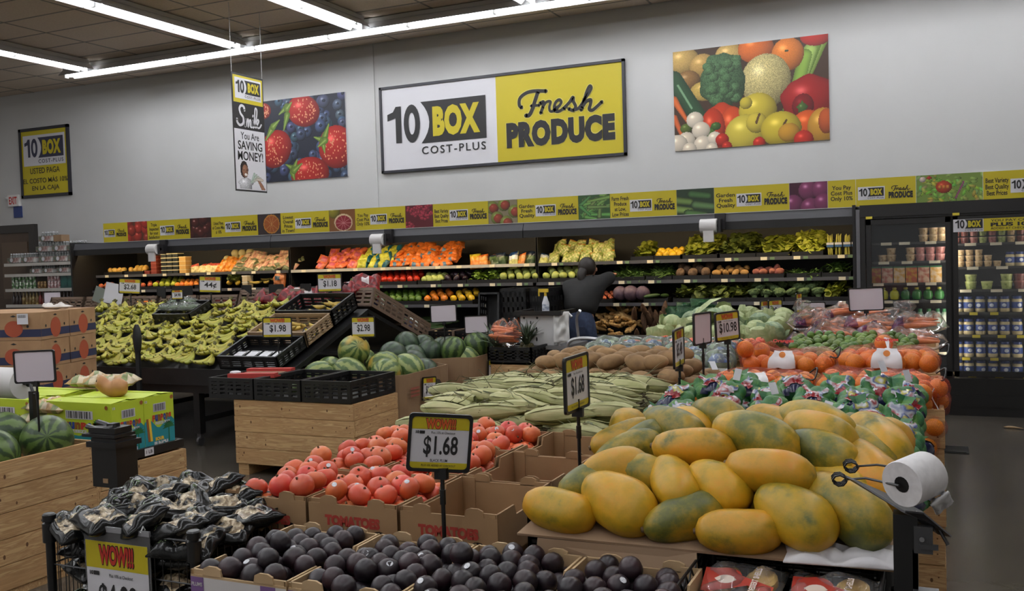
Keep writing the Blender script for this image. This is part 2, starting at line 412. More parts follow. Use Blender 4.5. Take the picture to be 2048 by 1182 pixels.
FRESH = [([(18, 428), (4, 412), (10, 375), (50, 350), (100, 345), (165, 352)], 13), ([(118, 350), (98, 400), (80, 445), (62, 472), (42, 474)], 15), ([(74, 424), (124, 424)], 10),
 ([(128, 415), (148, 408), (146, 430), (130, 468)], 12), ([(142, 440), (165, 412), (190, 412), (182, 440), (186, 462), (206, 462), (238, 438)], 10),
 ([(206, 462), (238, 440), (252, 420), (240, 406), (220, 418), (210, 446), (222, 468), (248, 464), (282, 440)], 11),
 ([(264, 458), (300, 424), (320, 400), (322, 424), (334, 452), (318, 470), (294, 460)], 12), ([(318, 470), (352, 460), (392, 410), (424, 366), (416, 350), (396, 384), (378, 440), (364, 474)], 11),
 ([(368, 462), (396, 430), (420, 424), (418, 448), (410, 472), (426, 480), (452, 464), (482, 440)], 12)]
SMILE = [([(62, 620), (58, 606), (42, 602), (30, 616), (36, 636), (52, 652), (50, 676), (30, 686), (14, 676), (12, 662)], 10),
 ([(60, 688), (68, 654), (64, 690), (80, 656), (84, 664), (80, 690), (94, 658), (100, 664), (96, 684), (106, 686), (114, 656), (110, 684), (120, 684), (138, 640), (142, 610), (132, 604), (126, 640), (122, 676), (132, 686), (144, 670), (152, 656), (146, 650), (138, 664), (142, 684), (156, 684), (168, 670)], 7), ([(114, 640), (116, 636)], 8)]
def script_word(mb, strokes, cx, cz, w, y, bx, extra=0, fat=1.45):
    x0, x1, y0, y1 = bx; k = w/(x1-x0)
    for n_, (pts, wd) in enumerate(strokes):
        stroke(mb, [((p[0]-(x0+x1)/2)*k+cx, -(p[1]-(y0+y1)/2)*k+cz) for p in pts], (wd*fat+extra)*k, y-.0004*n_)
def fresh_produce(mb, cx, cz, w, y, mi=0, ph=.2, bold=.075):
    """brush word over a heavy condensed word, total width w, centred"""
    mb.m(mi); script_word(mb, FRESH, cx+.01*w, cz+.12*w+.5*(ph-.2)*w, .77*w, y, (0, 485, 345, 480))
    put_text(mb, 'PRODUCE', cx, cz-.125*w, w, ph*w, bold, y=y, space=1.12)
def logo(mb, cx, cz, w, y, k, yl, back=None):
    """number, black box with a curved left side, yellow word in it, spaced line below; k, yl = material slots; w = width"""
    if back is not None:
        mb.m(back); mb.add([(cx-w*.54, y, cz-w*.30), (cx+w*.54, y, cz-w*.30), (cx+w*.54, y, cz+w*.26), (cx-w*.54, y, cz+w*.26)], [(0, 1, 2, 3)])
    mb.m(k); x0, z0, hh, f = cx-w*.5, cz-w*.14, w*.33, y-.003
    mb.add([(x0+u*w, f, z0+v*hh) for u, v in ((0, .62), (.085, .69), (.085, 0), (.145, 0), (.145, 1), (.09, 1), (.06, .86), (0, .8))], [(2, 3, 4, 5, 1), (0, 1, 5, 6, 7)])
    o = [(x0+w*(.255+.085*math.cos(a*PI/12)), f, z0+hh*(.5+.52*math.sin(a*PI/12))) for a in range(24)]; i_ = [(x0+w*(.255+.034*math.cos(a*PI/12)), f, z0+hh*(.5+.3*math.sin(a*PI/12))) for a in range(24)]
    mb.add(o+i_, [(a, (a+1) % 24, 24+(a+1) % 24, 24+a) for a in range(24)])
    xs0, xs1 = cx-w*.15, cx+w*.5; zt, zb = cz+w*.21, cz-w*.16
    arc = []
    for i in range(9):
        a = -1+2*i/8; arc.append((xs0+w*.085*(1-a*a), y-.003, (zt+zb)/2+(zt-zb)/2*a))
    mb.add([(xs1, y-.003, zt), (xs1, y-.003, zb)], [])
    o = len(mb.v); pts = arc+[(xs1, y-.003, zt), (xs1, y-.003, zb)]
    mid = [(xs1, y-.003, p[2]) for p in arc]
    for i in range(8): mb.add([arc[i], mid[i], mid[i+1], arc[i+1]], [(0, 1, 2, 3)])
    mb.m(yl); put_text(mb, 'BOX', cx+w*.205, cz+w*.025, w*.47, w*.27, .065, y=y-.006, space=1.1)
    mb.m(k); put_text(mb, 'COST-PLUS', cx+w*.17, cz-w*.225, w*.64, w*.07, .012, y=y-.003, space=1.25)
def panel(name, W, H, T, m, parent, loc=(0, 0, 0)):
    return MB().box(-W/2, W/2, -T, 0, -H/2, H/2).build(name, m, parent, loc=loc)

def wall_signs():
    y = WALLY
    # the long departmental sign
    t = thing('department_sign', 'long framed white and yellow wall sign with the words Fresh PRODUCE', 'sign', (-5.36, y, 3.52))
    W, H = 3.63, 1.215
    fr = MB()
    for a in ((-W/2, W/2, H/2-.035, H/2), (-W/2, W/2, -H/2, -H/2+.035), (-W/2, -W/2+.035, -H/2, H/2), (W/2-.035, W/2, -H/2, H/2)): fr.box(a[0], a[1], -.05, 0, a[2], a[3])
    fr.build('frame', frm, t)
    MB().box(-W/2+.03, .01, -.03, 0, -H/2+.03, H/2-.03).build('white_panel', wht, t)
    MB().box(.01, W/2-.03, -.03, 0, -H/2+.03, H/2-.03).build('yellow_panel', yel, t)
    lg = MB(); logo(lg, -.92, 0.02, 1.55, -.034, 0, 1); flat(lg, 'logo', [blk, yel], t)
    f0 = MB(); fresh_produce(f0, .91, -.04, 1.52, -.036, 0, .225); flat(f0, 'lettering', [blk], t)
    e = MB(); script_word(e, FRESH, .91+.0152, -.04+.12*1.52+.019, .77*1.52, -.032, (0, 485, 345, 480), 9); put_text(e, 'PRODUCE', .91, -.04-.125*1.52, 1.54, .355, .1, y=-.032, space=1.12); flat(e, 'lettering_halo', [mat('sign_yellow_pale', (206, 194, 96), .5)], t)
    # left square sign
    def square(loc, lab):
        t = thing('price_policy_sign', lab, 'sign', loc); fr = MB(); h = .6
        for a in ((-h, h, h-.05, h), (-h, h, -h, -h+.05), (-h, -h+.05, -h, h), (h-.05, h, -h, h)): fr.box(a[0], a[1], -.04, 0, a[2], a[3])
        fr.build('frame', frm, t); panel('yellow_panel', 1.14, 1.14, .025, yel, t)
        lg = MB(); logo(lg, .0, .23, .94, -.028, 0, 1, 2); flat(lg, 'logo', [navy, yel, wht], t)
        tx = MB(); put_text(tx, 'USTED PAGA', 0, -.14, .72, .1, .012, y=-.03); put_text(tx, 'EL COSTO M\u00c1S 10%', 0, -.3, 1.08, .105, .012, y=-.03); put_text(tx, 'EN LA CAJA', 0, -.45, .66, .1, .012, y=-.03)
        flat(tx, 'lettering', [mat('sign_ink', (60, 56, 44), .5)], t)
    square((-13.96, y, 3.555), 'square yellow framed wall sign with three lines of Spanish text')
    t = thing('price_policy_sign', 'yellow sign cut off by the left edge of the picture', 'sign', (-15.76, y, 3.18)); panel('yellow_panel', 1.14, 1.14, .025, yel, t, (0, 0, .1))
    MB().box(-.57, .57, -.03, 0, -.6, -.48).build('black_strip', blk, t); tx = MB(); put_text(tx, 'CHECKOUT', .28, -.54, .5, .07, y=-.034); flat(tx, 'lettering', [wht], t)
    # exit sign and the blue notice beneath it
    t = thing('exit_sign', 'white emergency sign with red EXIT letters', 'exit sign', (-14.75, y, 2.93))
    MB().box(-.13, .13, -.06, 0, -.1, .1).build('housing', mat('exit_white', (225, 222, 220), .5), t); tx = MB(); put_text(tx, 'EXIT', 0, 0, .2, .13, .03, y=-.062); flat(tx, 'lettering', [redm], t)
    MB().sphere((-.16, -.05, .05), .03, 8, 6).build('lamp_head', mat('exit_lamp', (200, 200, 200), .4), t, True)
    t = thing('notice_plate', 'small dark blue notice under the EXIT sign', 'sign', (-14.7, y, 2.73)); panel('plate', .2, .2, .02, mat('notice_blue', (42, 62, 120), .5), t)

    # vegetables poster
    p = Paint(236, 160, (64, 44, 30)); E = p.ell
    for a in ((.07, .1, .16, .13, (206, 168, 92)), (.2, .17, .13, .12, (196, 156, 84)), (.38, .09, .14, .11, (210, 172, 96)), (.1, .3, .12, .1, (150, 110, 60)), (.22, .42, .16, .1, (204, 170, 84))): E(*a, tex=.12, seed=3)
    for i in range(5): p.line(.98-.03*i, -.02+.05*i, .7+.02*i, .86-.06*i, .06, .06, [(128, 160, 60), (156, 186, 84), (112, 146, 52), (166, 196, 96), (134, 168, 66)][i])
    E(.55, .06, .17, .14, (226, 112, 34), tex=.06); E(.75, .15, .15, .16, (230, 128, 40), tex=.08); E(.93, .0, .15, .1, (200, 40, 26)); E(.745, .115, .02, .01, (60, 70, 30), hl=0)
    p.line(.0, .28, .16, .66, .09, .08, (44, 78, 48)); p.line(.03, .34, .12, .58, .012, .012, (120, 160, 120)); p.line(.0, .48, .11, .76, .035, .012, (214, 104, 44)); p.line(.0, .66, .08, .96, .03, .01, (206, 96, 44)); E(.08, .78, .06, .05, (90, 110, 40))
    E(.61, .38, .235, .26, (202, 186, 124), tex=.35, seed=4); E(.33, .34, .22, .28, (74, 108, 70), lump=.05, tex=.4, seed=9, hl=0)
    for i in range(40): q = random.Random(i); E(.33+q.uniform(-.1, .1), .34+q.uniform(-.2, .2), .05, .045, (82, 118, 76), tex=.4, seed=i, hl=.05, lump=.05)
    E(.32, .79, .21, .23, (206, 64, 24), lump=.03, hl=.5); E(.39, .8, .13, .2, (216, 76, 28), hl=.4); E(.26, .8, .12, .2, (200, 56, 22), hl=.4); p.line(.27, .79, .2, .9, .03, .02, (70, 110, 40)); E(.28, .78, .05, .04, (66, 106, 40))
    E(.88, .6, .26, .23, (164, 26, 24), lump=.03, hl=.5); E(.84, .66, .1, .12, (130, 14, 18), hl=.2); E(.835, .68, .045, .06, (70, 100, 40), lump=.12)
    E(.87, .84, .15, .14, (224, 92, 30)); E(.96, .87, .14, .18, (206, 150, 50)); E(.98, .82, .07, .12, (196, 90, 40), hl=0)
    E(.555, .66, .18, .17, (212, 190, 60)); E(.48, .58, .06, .06, (204, 184, 60), hl=0)
    E(.475, .88, .2, .19, (214, 194, 70)); E(.545, .78, .1, .1, (212, 190, 66), hl=0); p.line(.545, .78, .565, .7, .012, .01, (96, 66, 34)); E(.7, .86, .19, .17, (208, 184, 50)); p.line(.7, .87, .735, .78, .012, .01, (90, 62, 30)); E(.75, .9, .1, .09, (206, 150, 44), hl=0)
    for x, yy, r in ((.14, .7, .085), (.08, .9, .09), (.18, .81, .09), (.02, .93, .1), (.19, .95, .09), (.27, .9, .07), (.1, .99, .07), (.25, 1.0, .06)): E(x, yy, r, r*.95, (226, 212, 190), shade=.4)
    for x, yy, r in ((.32, .92, .065), (.35, .99, .05), (.56, .98, .06), (.84, .98, .09)): E(x, yy, r, r, (200, 44, 26))
    t = thing('vegetable_poster', 'large wall poster of mixed vegetables with broccoli, pears and peppers', 'poster', (-2.01, y, 3.525)); panel('board', 1.83, 1.22, .02, wht, t); o = p.sheet('picture', 1.83, 1.22, t); o.location.y = -.022
    # berries poster
    p = Paint(170, 142, (34, 38, 52)); E = p.ell; q = random.Random(5)
    for i in range(95): x, yy = q.random(), q.random(); r = q.uniform(.055, .085); E(x, yy, r, r, (66+q.randrange(20), 82+q.randrange(20), 112+q.randrange(20)), hl=.5, shade=.75); E(x, yy-.01, r*.3, r*.25, (44, 50, 70), hl=0)
    def sb(x, yy, rx, ry, a, sd):
        E(x, yy, rx, ry, (184, 40, 34), ang=a, shade=.5, hl=.5); p.dots(x, yy, rx*.85, ry*.85, 60, (226, 150, 110), .008, sd)
    def leaf(x, yy, x2, y2): p.line(x, yy, x2, y2, .045, .008, (110, 140, 54)); p.line(x, yy, x2, y2, .012, .004, (150, 176, 84))
    sb(.0, .12, .12, .1, 0, 3); sb(.5, .17, .24, .19, .3, 1); leaf(.3, .1, .2, .18); leaf(.3, .2, .25, .38); leaf(.3, .12, .36, .05)
    sb(.14, .6, .22, .25, .9, 2); leaf(.1, .35, .02, .48); leaf(.12, .32, .2, .25)
    sb(.88, .64, .25, .26, -.5, 4); leaf(.73, .55, .62, .5); leaf(.75, .5, .8, .36); leaf(.72, .56, .74, .7); leaf(.75, .55, .66, .62)
    sb(.55, .93, .28, .2, 0, 6); leaf(.36, .86, .26, .8); leaf(.36, .86, .4, .75); leaf(.34, .9, .36, 1.0); leaf(.36, .88, .46, .8)
    t = thing('berry_poster', 'square wall poster of strawberries and blueberries', 'poster', (-8.51, y, 3.525)); panel('board', 1.48, 1.22, .02, wht, t); o = p.sheet('picture', 1.48, 1.22, t); o.location.y = -.022
wall_signs()

# ------------------------------------------------------------------ hanging banner
def banner():
    t = thing('hanging_banner', 'narrow hanging banner saying Smile You Are SAVING MONEY!', 'banner', (-7.53, 9.115, 2.55), (0, 0, PI/2))
    W, H = .57, 1.4; f = -.0075
    MB().box(-W/2, W/2, -.004, .004, 0, H).build('sheet', blk, t)
    MB().box(-W/2+.02, W/2-.02, -.006, .006, H-.345, H-.025).build('yellow_panel', yel, t)
    MB().box(-W/2+.012, W/2-.012, -.006, .006, .02, .74).build('white_panel', wht, t)
    lg = MB(); logo(lg, 0, H-.165, .44, f, 0, 1, 2); flat(lg, 'logo', [blk, yel, wht], t)
    s = MB(); script_word(s, SMILE, 0, .9, .45, f, (10, 170, 600, 690), 0, 1.1); flat(s, 'script_lettering', [wht], t)
    tx = MB(); put_text(tx, 'You Are', 0, .665, .33, .085, .01, y=f); put_text(tx, 'SAVING', 0, .55, .44, .105, .02, y=f); put_text(tx, 'MONEY!', 0, .425, .46, .11, .02, y=f); flat(tx, 'lettering', [blk], t)
    p = Paint(60, 40, WHT); E = p.ell
    E(.3, .84, .34, .26, (206, 206, 210), lump=.1, tex=.2); E(.26, .32, .2, .3, (40, 30, 28), hl=0, shade=.2); E(.29, .38, .15, .23, (150, 104, 80), hl=.1, shade=.4); E(.31, .5, .08, .04, (230, 224, 220), hl=0, shade=.1); E(.25, .34, .03, .018, (30, 20, 20), hl=0); E(.35, .33, .03, .018, (30, 20, 20), hl=0)
    p.line(.9, .98, .72, .62, .09, .05, (150, 104, 80))
    for i in range(5): p.line(.5+.05*i, .75-.03*i, .6+.07*i, .45+.05*i, .05, .05, (170+8*i, 190, 176))
    o = p.sheet('picture', .53, .34, t); o.location = (0, f, .2)
    MB().tube([(-W/2+.01, 0, H), (-W/2+.01, 0, 2.21)], .003, 5).tube([(W/2-.01, 0, H), (W/2-.01, 0, 2.21)], .003, 5).build('hanging_wire', mat('wire', (190, 190, 190), .4, .6), t)
banner()
# ------------------------------------------------------------------ produce: one mesh of each kind, shared by its copies
def fruit_mesh(name, m, r, zs=1.0, dim=.18, n=14, k=10, lobes=0, stem=None, lump=0, seed=0, taper=0):
    mb = MB(); prof = []
    for i in range(k+1):
        t = PI*i/k; q = math.sin(t); z = -math.cos(t)*zs
        z -= dim*math.exp(-(q/.32)**2) if t > PI/2 else -dim*.5*math.exp(-(q/.28)**2)
        q *= 1+taper*(-math.cos(t))
        prof.append((max(q, .002)*r, z*r))
    mb.lathe(prof, n, wob=(lambda a, t: 1+lobes*math.cos(4*a)*math.sin(PI*t)+lump*math.sin(2*a+5*t+seed)+lump*.6*math.sin(3*a-4*t+seed)) if (lobes or lump) else None)
    mats = [m]
    if stem:
        top = prof[-1][1]; mb.m(1); mb.tube([(0, 0, top-.05*r), (.05*r, 0, top+.18*r), (.12*r, 0, top+stem[1]*r)], [.1*r, .07*r, .09*r], 6); mats.append(stem[0])
    return mb.mesh(name, mats, True, 60)
def elong(name, m, L, R, prof, n=12, bend=0, lump=0, seed=0, m2=None):
    """long produce lying along X: prof = radius fractions at even steps"""
    k = len(prof); pts = []; rs = []
    for i, f in enumerate(prof):
        t = i/(k-1); pts.append((L*(t-.5), bend*math.sin(PI*t)*L, lump*math.sin(7*t+seed)*R)); rs.append(max(.02, f)*R)
    mb = MB(); mb.tube(pts, rs, n); return mb.mesh(name, [m] if m2 is None else [m, m2], True, 60)
def leafy_mesh(name, m, w, d, h, n=40, ll=.09, lw=.035, seed=0, up=.3):
    """a loose bunch of curved leaves filling a low heap"""
    q = random.Random(seed); mb = MB()
    for i in range(n):
        c = Vector((q.gauss(0, .3)*w, q.gauss(0, .3)*d, 0)); c.x = max(-w/2, min(w/2, c.x)); c.y = max(-d/2, min(d/2, c.y))
        c.z = h*q.uniform(.1, 1)*max(.15, 1-(2*c.x/w)**2*.5-(2*c.y/d)**2*.5)
        M = Matrix.Translation(c) @ Euler((q.uniform(-.7, .7), q.uniform(-.9, .5)*1-up, q.uniform(-PI, PI))).to_matrix().to_4x4()
        l, b = ll*q.uniform(.7, 1.3), lw*q.uniform(.7, 1.3); vs = []; fs = []
        for k in range(5):
            t = k/4; ww = b*math.sin(PI*(.12+.85*t))**.7; z = -.25*l*t*t+.02*l*math.sin(9*t+i)
            vs += [M @ Vector((l*(t-.5), -ww, z+.25*ww)), M @ Vector((l*(t-.5), 0, z)), M @ Vector((l*(t-.5), ww, z+.25*ww))]
        for k in range(4):
            for j in range(2): fs.append((3*k+j, 3*k+j+1, 3*k+4+j, 3*k+3+j))
        mb.add(vs, fs)
    mb.add([(w*.35*math.cos(a), d*.35*math.sin(a), 0) for a in (0, 1, 2, 3, 4, 5)]+[(w*.2*math.cos(a), d*.2*math.sin(a), h*.6) for a in (0, 1, 2, 3, 4, 5)], [(0, 1, 2, 3, 4, 5), (6, 7, 8, 9, 10, 11)]+[(i, (i+1) % 6, 6+(i+1) % 6, 6+i) for i in range(6)])
    me = bpy.data.meshes.new(name); me.from_pydata(mb.v, [], mb.f); me.materials.append(m)
    me.polygons.foreach_set('use_smooth', [True]*len(mb.f)); me.update(); return me
def pillow(name, mats, w, h, t, seed=0, nu=12, nv=9, wr=.12, bands=None, crimp=True):
    """filled bag lying in XY, thickness along Z; bands(u, v) -> material slot for the top side"""
    mb = MB(); top = []; bot = []
    for j in range(nv+1):
        for i in range(nu+1):
            u, v = i/nu*2-1, j/nv*2-1; e = ((1-abs(u)**4)*(1-abs(v)**3))**.6
            x, y = u*w/2*(1-.06*(1-abs(v))*abs(u)), v*h/2*(1-.08*(1-abs(u))*0)
            nz = noise3((x/w*4, y/h*4, seed), 1.6, seed)*wr*t
            z = t/2*e+nz*e+(.02*t*math.sin(20*u+seed) if abs(v) > .9 else 0)
            top.append((x, y, z+.002)); bot.append((x, y, -t/2*e*.9+.3*nz*e-.002))
    n1 = nu+1
    def grid(V, flip):
        o = len(mb.v); mb.v += V
        for j in range(nv):
            for i in range(nu):
                f = (o+j*n1+i, o+j*n1+i+1, o+(j+1)*n1+i+1, o+(j+1)*n1+i); mb.f.append(f[::-1] if flip else f)
                mb.mi.append(bands((i+.5)/nu*2-1, (j+.5)/nv*2-1, flip) if bands else 0)
    grid(top, False); grid(bot, True); o2 = (nu+1)*(nv+1)
    ring = [i for i in range(nu+1)]+[j*n1+nu for j in range(1, nv+1)]+[nv*n1+i for i in range(nu-1, -1, -1)]+[j*n1 for j in range(nv-1, 0, -1)]
    for a in range(len(ring)): b = (a+1) % len(ring); mb.f.append((ring[b], ring[a], ring[a]+o2, ring[b]+o2)); mb.mi.append(0)
    me = bpy.data.meshes.new(name); me.from_pydata(mb.v, [], mb.f)
    for m in mats: me.materials.append(m)
    me.polygons.foreach_set('material_index', mb.mi); me.polygons.foreach_set('use_smooth', [True]*len(mb.f)); me.update(); return me
def melon_mat(name, dark, light, yellow=None, stripes=9):
    m = bpy.data.materials.new(name); m.use_nodes = True; N = m.node_tree.nodes; L = m.node_tree.links; b = N['Principled BSDF']; b.inputs['Roughness'].default_value = .35
    tc = N.new('ShaderNodeTexCoord'); g = N.new('ShaderNodeTexGradient'); g.gradient_type = 'RADIAL'; L.new(tc.outputs['Object'], g.inputs[0])
    nz = N.new('ShaderNodeTexNoise'); nz.inputs['Scale'].default_value = 22; nz.inputs['Detail'].default_value = 6; L.new(tc.outputs['Object'], nz.inputs['Vector'])
    a = N.new('ShaderNodeMath'); a.operation = 'MULTIPLY_ADD'; L.new(nz.outputs[0], a.inputs[0]); a.inputs[1].default_value = .11; L.new(g.outputs[0], a.inputs[2])
    c = N.new('ShaderNodeMath'); c.operation = 'MULTIPLY'; c.inputs[1].default_value = stripes*2*PI; L.new(a.outputs[0], c.inputs[0])
    s = N.new('ShaderNodeMath'); s.operation = 'SINE'; L.new(c.outputs[0], s.inputs[0])
    n2 = N.new('ShaderNodeTexNoise'); n2.inputs['Scale'].default_value = 60; n2.inputs['Detail'].default_value = 4; L.new(tc.outputs['Object'], n2.inputs['Vector'])
    d = N.new('ShaderNodeMath'); d.operation = 'MULTIPLY_ADD'; L.new(n2.outputs[0], d.inputs[0]); d.inputs[1].default_value = 1.2; L.new(s.outputs[0], d.inputs[2])
    r = N.new('ShaderNodeValToRGB'); mr = N.new('ShaderNodeMapRange'); mr.inputs[1].default_value = -.6; mr.inputs[2].default_value = 1.6; L.new(d.outputs[0], mr.inputs[0]); L.new(mr.outputs[0], r.inputs[0])
    r.color_ramp.elements[0].position = .35; r.color_ramp.elements[0].color = lin(dark); r.color_ramp.elements[1].position = .75; r.color_ramp.elements[1].color = lin(light)
    src = r.outputs[0]
    if yellow:
        n3 = N.new('ShaderNodeTexNoise'); n3.inputs['Scale'].default_value = 4.5; oi = N.new('ShaderNodeObjectInfo'); v = N.new('ShaderNodeVectorMath'); v.operation = 'ADD'; mm = N.new('ShaderNodeMath'); mm.operation = 'MULTIPLY'; mm.inputs[1].default_value = 23
        L.new(oi.outputs['Random'], mm.inputs[0]); L.new(tc.outputs['Object'], v.inputs[0]); L.new(mm.outputs[0], v.inputs[1]); L.new(v.outputs[0], n3.inputs['Vector'])
        r2 = N.new('ShaderNodeMapRange'); r2.inputs[1].default_value = .62; r2.inputs[2].default_value = .72; L.new(n3.outputs[0], r2.inputs[0])
        mx = N.new('ShaderNodeMix'); mx.data_type = 'RGBA'; L.new(r2.outputs[0], mx.inputs[0]); L.new(src, mx.inputs[6]); mx.inputs[7].default_value = lin(yellow); src = mx.outputs[2]
    L.new(src, b.inputs['Base Color']); MATS[name] = m; return m
stem_g = mat('stem_green', (88, 108, 50), .6); stem_b = mat('stem_brown', (96, 74, 48), .7)
PM = {}
def lib():
    P = PM
    P['tomato'] = [fruit_mesh('tomato', mat('tomato_skin', (204, 80, 52), .36, col2=(216, 108, 62), scale=14, rnd=.1, hue=.012, lo=.35, hi=.75), .037*s, z, .14, 16, 12, lobes=.02, stem=(stem_b, .05)) for s, z in ((1, .86), (1.05, .9), (.95, .84))]
    P['plum'] = [fruit_mesh('plum', mat('plum_skin', (34, 27, 33), .38, col2=(58, 29, 35), scale=12, rnd=.2, lo=.45, hi=.8, bump=.05, bscale=90), .029*s, z, .12, 14, 10, lump=.015) for s, z in ((1, .95), (1.04, 1.0), (.98, .92))]
    P['orange'] = fruit_mesh('orange', mat('orange_peel', (226, 128, 40), .42, rnd=.06, hue=.01, bump=.12, bscale=260, col2=(232, 140, 48), scale=10), .041, .97, .06, 16, 12)
    P['lime'] = fruit_mesh('lime', mat('lime_peel', (74, 102, 36), .4, rnd=.25, hue=.02, bump=.05, bscale=200, col2=(106, 130, 50), scale=18), .027, 1.18, -.12, 12, 9)
    pot = mat('potato_skin', (150, 118, 80), .8, col2=(126, 98, 66), scale=24, detail=6, rnd=.12, bump=.15)
    P['potato'] = [fruit_mesh('potato', pot, .036, 1.75, 0, 14, 12, lump=.06, seed=i) for i in range(3)]
    pap = mat('papaya_skin', (206, 140, 24), .45, col2=((196, 146, 26), (172, 138, 28), (96, 98, 38)), scale=7, detail=12, nr=.66, lo=.34, hi=.68, rnd=.09, hue=.01, bump=.05, bscale=70)
    pg = mat('papaya_skin_green', (190, 146, 30), .45, col2=((156, 132, 34), (106, 106, 40), (78, 86, 44)), scale=7, detail=12, nr=.68, lo=.36, hi=.66, rnd=.09, bump=.05, bscale=70)
    def papaya(m, zs, tp, sd):
        mb = MB(); prof = []
        for i in range(15):
            t = i/14; z = (t-.5)*.27*zs; q = .072*max(0, 1-abs(2*t-1)**3.1)**.52*(1+.1*math.sin(PI*(1-t))-.24*t*tp)
            if i == 14: q = .006
            if i == 0: q = .004
            prof.append((q, z-(.006 if i == 14 else 0)))
        mb.lathe(prof, 18, wob=lambda a, t: 1+.032*math.cos(5*a+sd)*math.sin(PI*t)+.05*math.sin(2*a+4*t+sd)+.03*math.sin(a+7*t+2*sd))
        mb.m(1); mb.tube([(0, 0, prof[-1][1]-.004), (0, 0, prof[-1][1]+.005)], [.011, .008], 8)
        return mb.mesh('papaya', [m, stem_b], True, 60)
    P['papaya'] = [papaya(pap, 1, 1, 0), papaya(pap, .92, .8, 2), papaya(pg, 1.03, 1.05, 4), papaya(pap, 1.08, .9, 5)]
    P['papaya_green'] = [P['papaya'][2]]
    mats = [melon_mat('melon_dark', (44, 66, 36), (92, 116, 56)), melon_mat('melon_light', (70, 96, 48), (138, 150, 86), (190, 160, 70)), melon_mat('melon_deep', (42, 58, 44), (62, 82, 58))]
    P['melon'] = [fruit_mesh('watermelon', m, .135, z, .02, 24, 16) for m, z in zip(mats, (1.08, 1.18, 1.0))]
    ban = mat('banana_peel', (156, 156, 56), .5, col2=(192, 178, 74), scale=9, rnd=.1, hue=.014, lo=.4, hi=.7); tip = mat('banana_tip', (96, 92, 46), .6)
    yb = mat('plantain_peel', (204, 176, 84), .5, col2=(176, 146, 66), scale=14, rnd=.1); P['ban_m'] = (ban, tip, yb)
    def banana(m, L=.17, R=.0175, arc=1.15, n=8):
        mb = MB(); pts = []; rs = []
        for i in range(9):
            t = i/8; a = arc*(t-.5)*1.0; rad = L/arc
            pts.append((rad*math.sin(a), 0, -rad*(math.cos(a)-math.cos(arc/2)))); rs.append(R*(.38, .72, .93, 1, 1.02, 1, .93, .72, .3)[i])
        mb.tube(pts, rs, n); e = pts[0]; d = Vector(pts[0])-Vector(pts[1]); d.normalize()
        mb.m(1); mb.tube([e, Vector(e)+d*.03], [R*.42, R*.36], 6); e = Vector(pts[-1]); d = (e-Vector(pts[-2])).normalized(); mb.tube([e-d*.003, e+d*.008], [R*.34, R*.2], 6)
        return mb.mesh('banana', [m, tip], True, 50)
    P['banana'] = banana(ban, .17, .0165, 1.5); P['plantain'] = banana(yb, .19, .02, .8)
    P['lemon'] = fruit_mesh('lemon', mat('lemon_peel', (222, 178, 50), .4, rnd=.1, hue=.015), .036, 1.2, -.1, 10, 8)
    P['green_apple'] = fruit_mesh('green_apple', mat('apple_green', (186, 190, 60), .35, rnd=.08), .042, .93, .2, 12, 9, stem=(stem_b, .2))
    P['peach'] = fruit_mesh('peach', mat('peach_skin', (214, 120, 66), .6, col2=(196, 84, 56), scale=14, rnd=.1), .04, .95, .12, 10, 8)
    P['mango'] = fruit_mesh('mango', mat('mango_skin', (206, 168, 78), .45, col2=(196, 140, 60), scale=10, rnd=.12), .042, 1.25, .02, 10, 8, lump=.05)
    P['pomegranate'] = fruit_mesh('pomegranate', mat('pomegranate_skin', (176, 54, 46), .4, col2=(200, 84, 60), scale=12, rnd=.1), .042, .93, -.1, 10, 8)
    for k, c in (('red', (200, 52, 30)), ('green', (86, 118, 40)), ('orange', (222, 128, 36)), ('yellow', (226, 180, 40))):
        P['pepper_'+k] = fruit_mesh('bell_pepper', mat('pepper_'+k, c, .25, rnd=.15), .044, 1.0, .3, 16, 9, lobes=.09, stem=(stem_g, .35), taper=-.0+.12)
    P['avocado'] = fruit_mesh('avocado', mat('avocado_skin', (70, 84, 40), .5, rnd=.2, bump=.2, bscale=120), .036, 1.3, 0, 10, 8, taper=-.2)
    P['eggplant'] = fruit_mesh('eggplant', mat('eggplant_skin', (50, 34, 44), .22, rnd=.1), .042, 1.5, .05, 10, 8, taper=-.2, stem=(stem_g, .3))
    P['squash_pale'] = fruit_mesh('chayote', mat('chayote_skin', (176, 186, 100), .45, rnd=.12), .045, 1.25, .1, 12, 8, lobes=.04, taper=-.2)
    P['taro'] = fruit_mesh('taro_root', mat('taro_skin', (124, 98, 74), .85, col2=(96, 74, 56), scale=40, rnd=.12, bump=.3), .052, 1.15, .02, 12, 8, lump=.05)
    P['yellow_potato'] = fruit_mesh('yellow_potato', mat('yellow_potato_skin', (186, 142, 78), .7, rnd=.1, col2=(166, 122, 66), scale=30), .036, 1.4, 0, 10, 8, lump=.05)
    P['sweet_potato'] = fruit_mesh('sweet_potato', mat('sweet_potato_skin', (176, 110, 88), .75, rnd=.15, col2=(150, 84, 76), scale=30), .036, 1.7, 0, 10, 8, lump=.08)
    P['radish'] = fruit_mesh('radish', mat('radish_skin', (160, 40, 48), .4, rnd=.1), .022, 1.1, .05, 8, 6)
    P['tomatillo'] = fruit_mesh('small_onion', mat('small_onion_skin', (190, 96, 56), .45, rnd=.15), .026, .9, .05, 8, 6)
    P['red_cabbage'] = fruit_mesh('red_cabbage', mat('red_cabbage_leaf', (92, 72, 88), .5, col2=(120, 96, 104), scale=10, detail=6, tex='noise', dist=2), .09, .95, .06, 16, 10, lump=.02)
    P['onion'] = fruit_mesh('onion', mat('onion_skin', (214, 180, 124), .45, col2=(196, 150, 96), scale=10, rnd=.1), .042, .92, -.18, 12, 8)
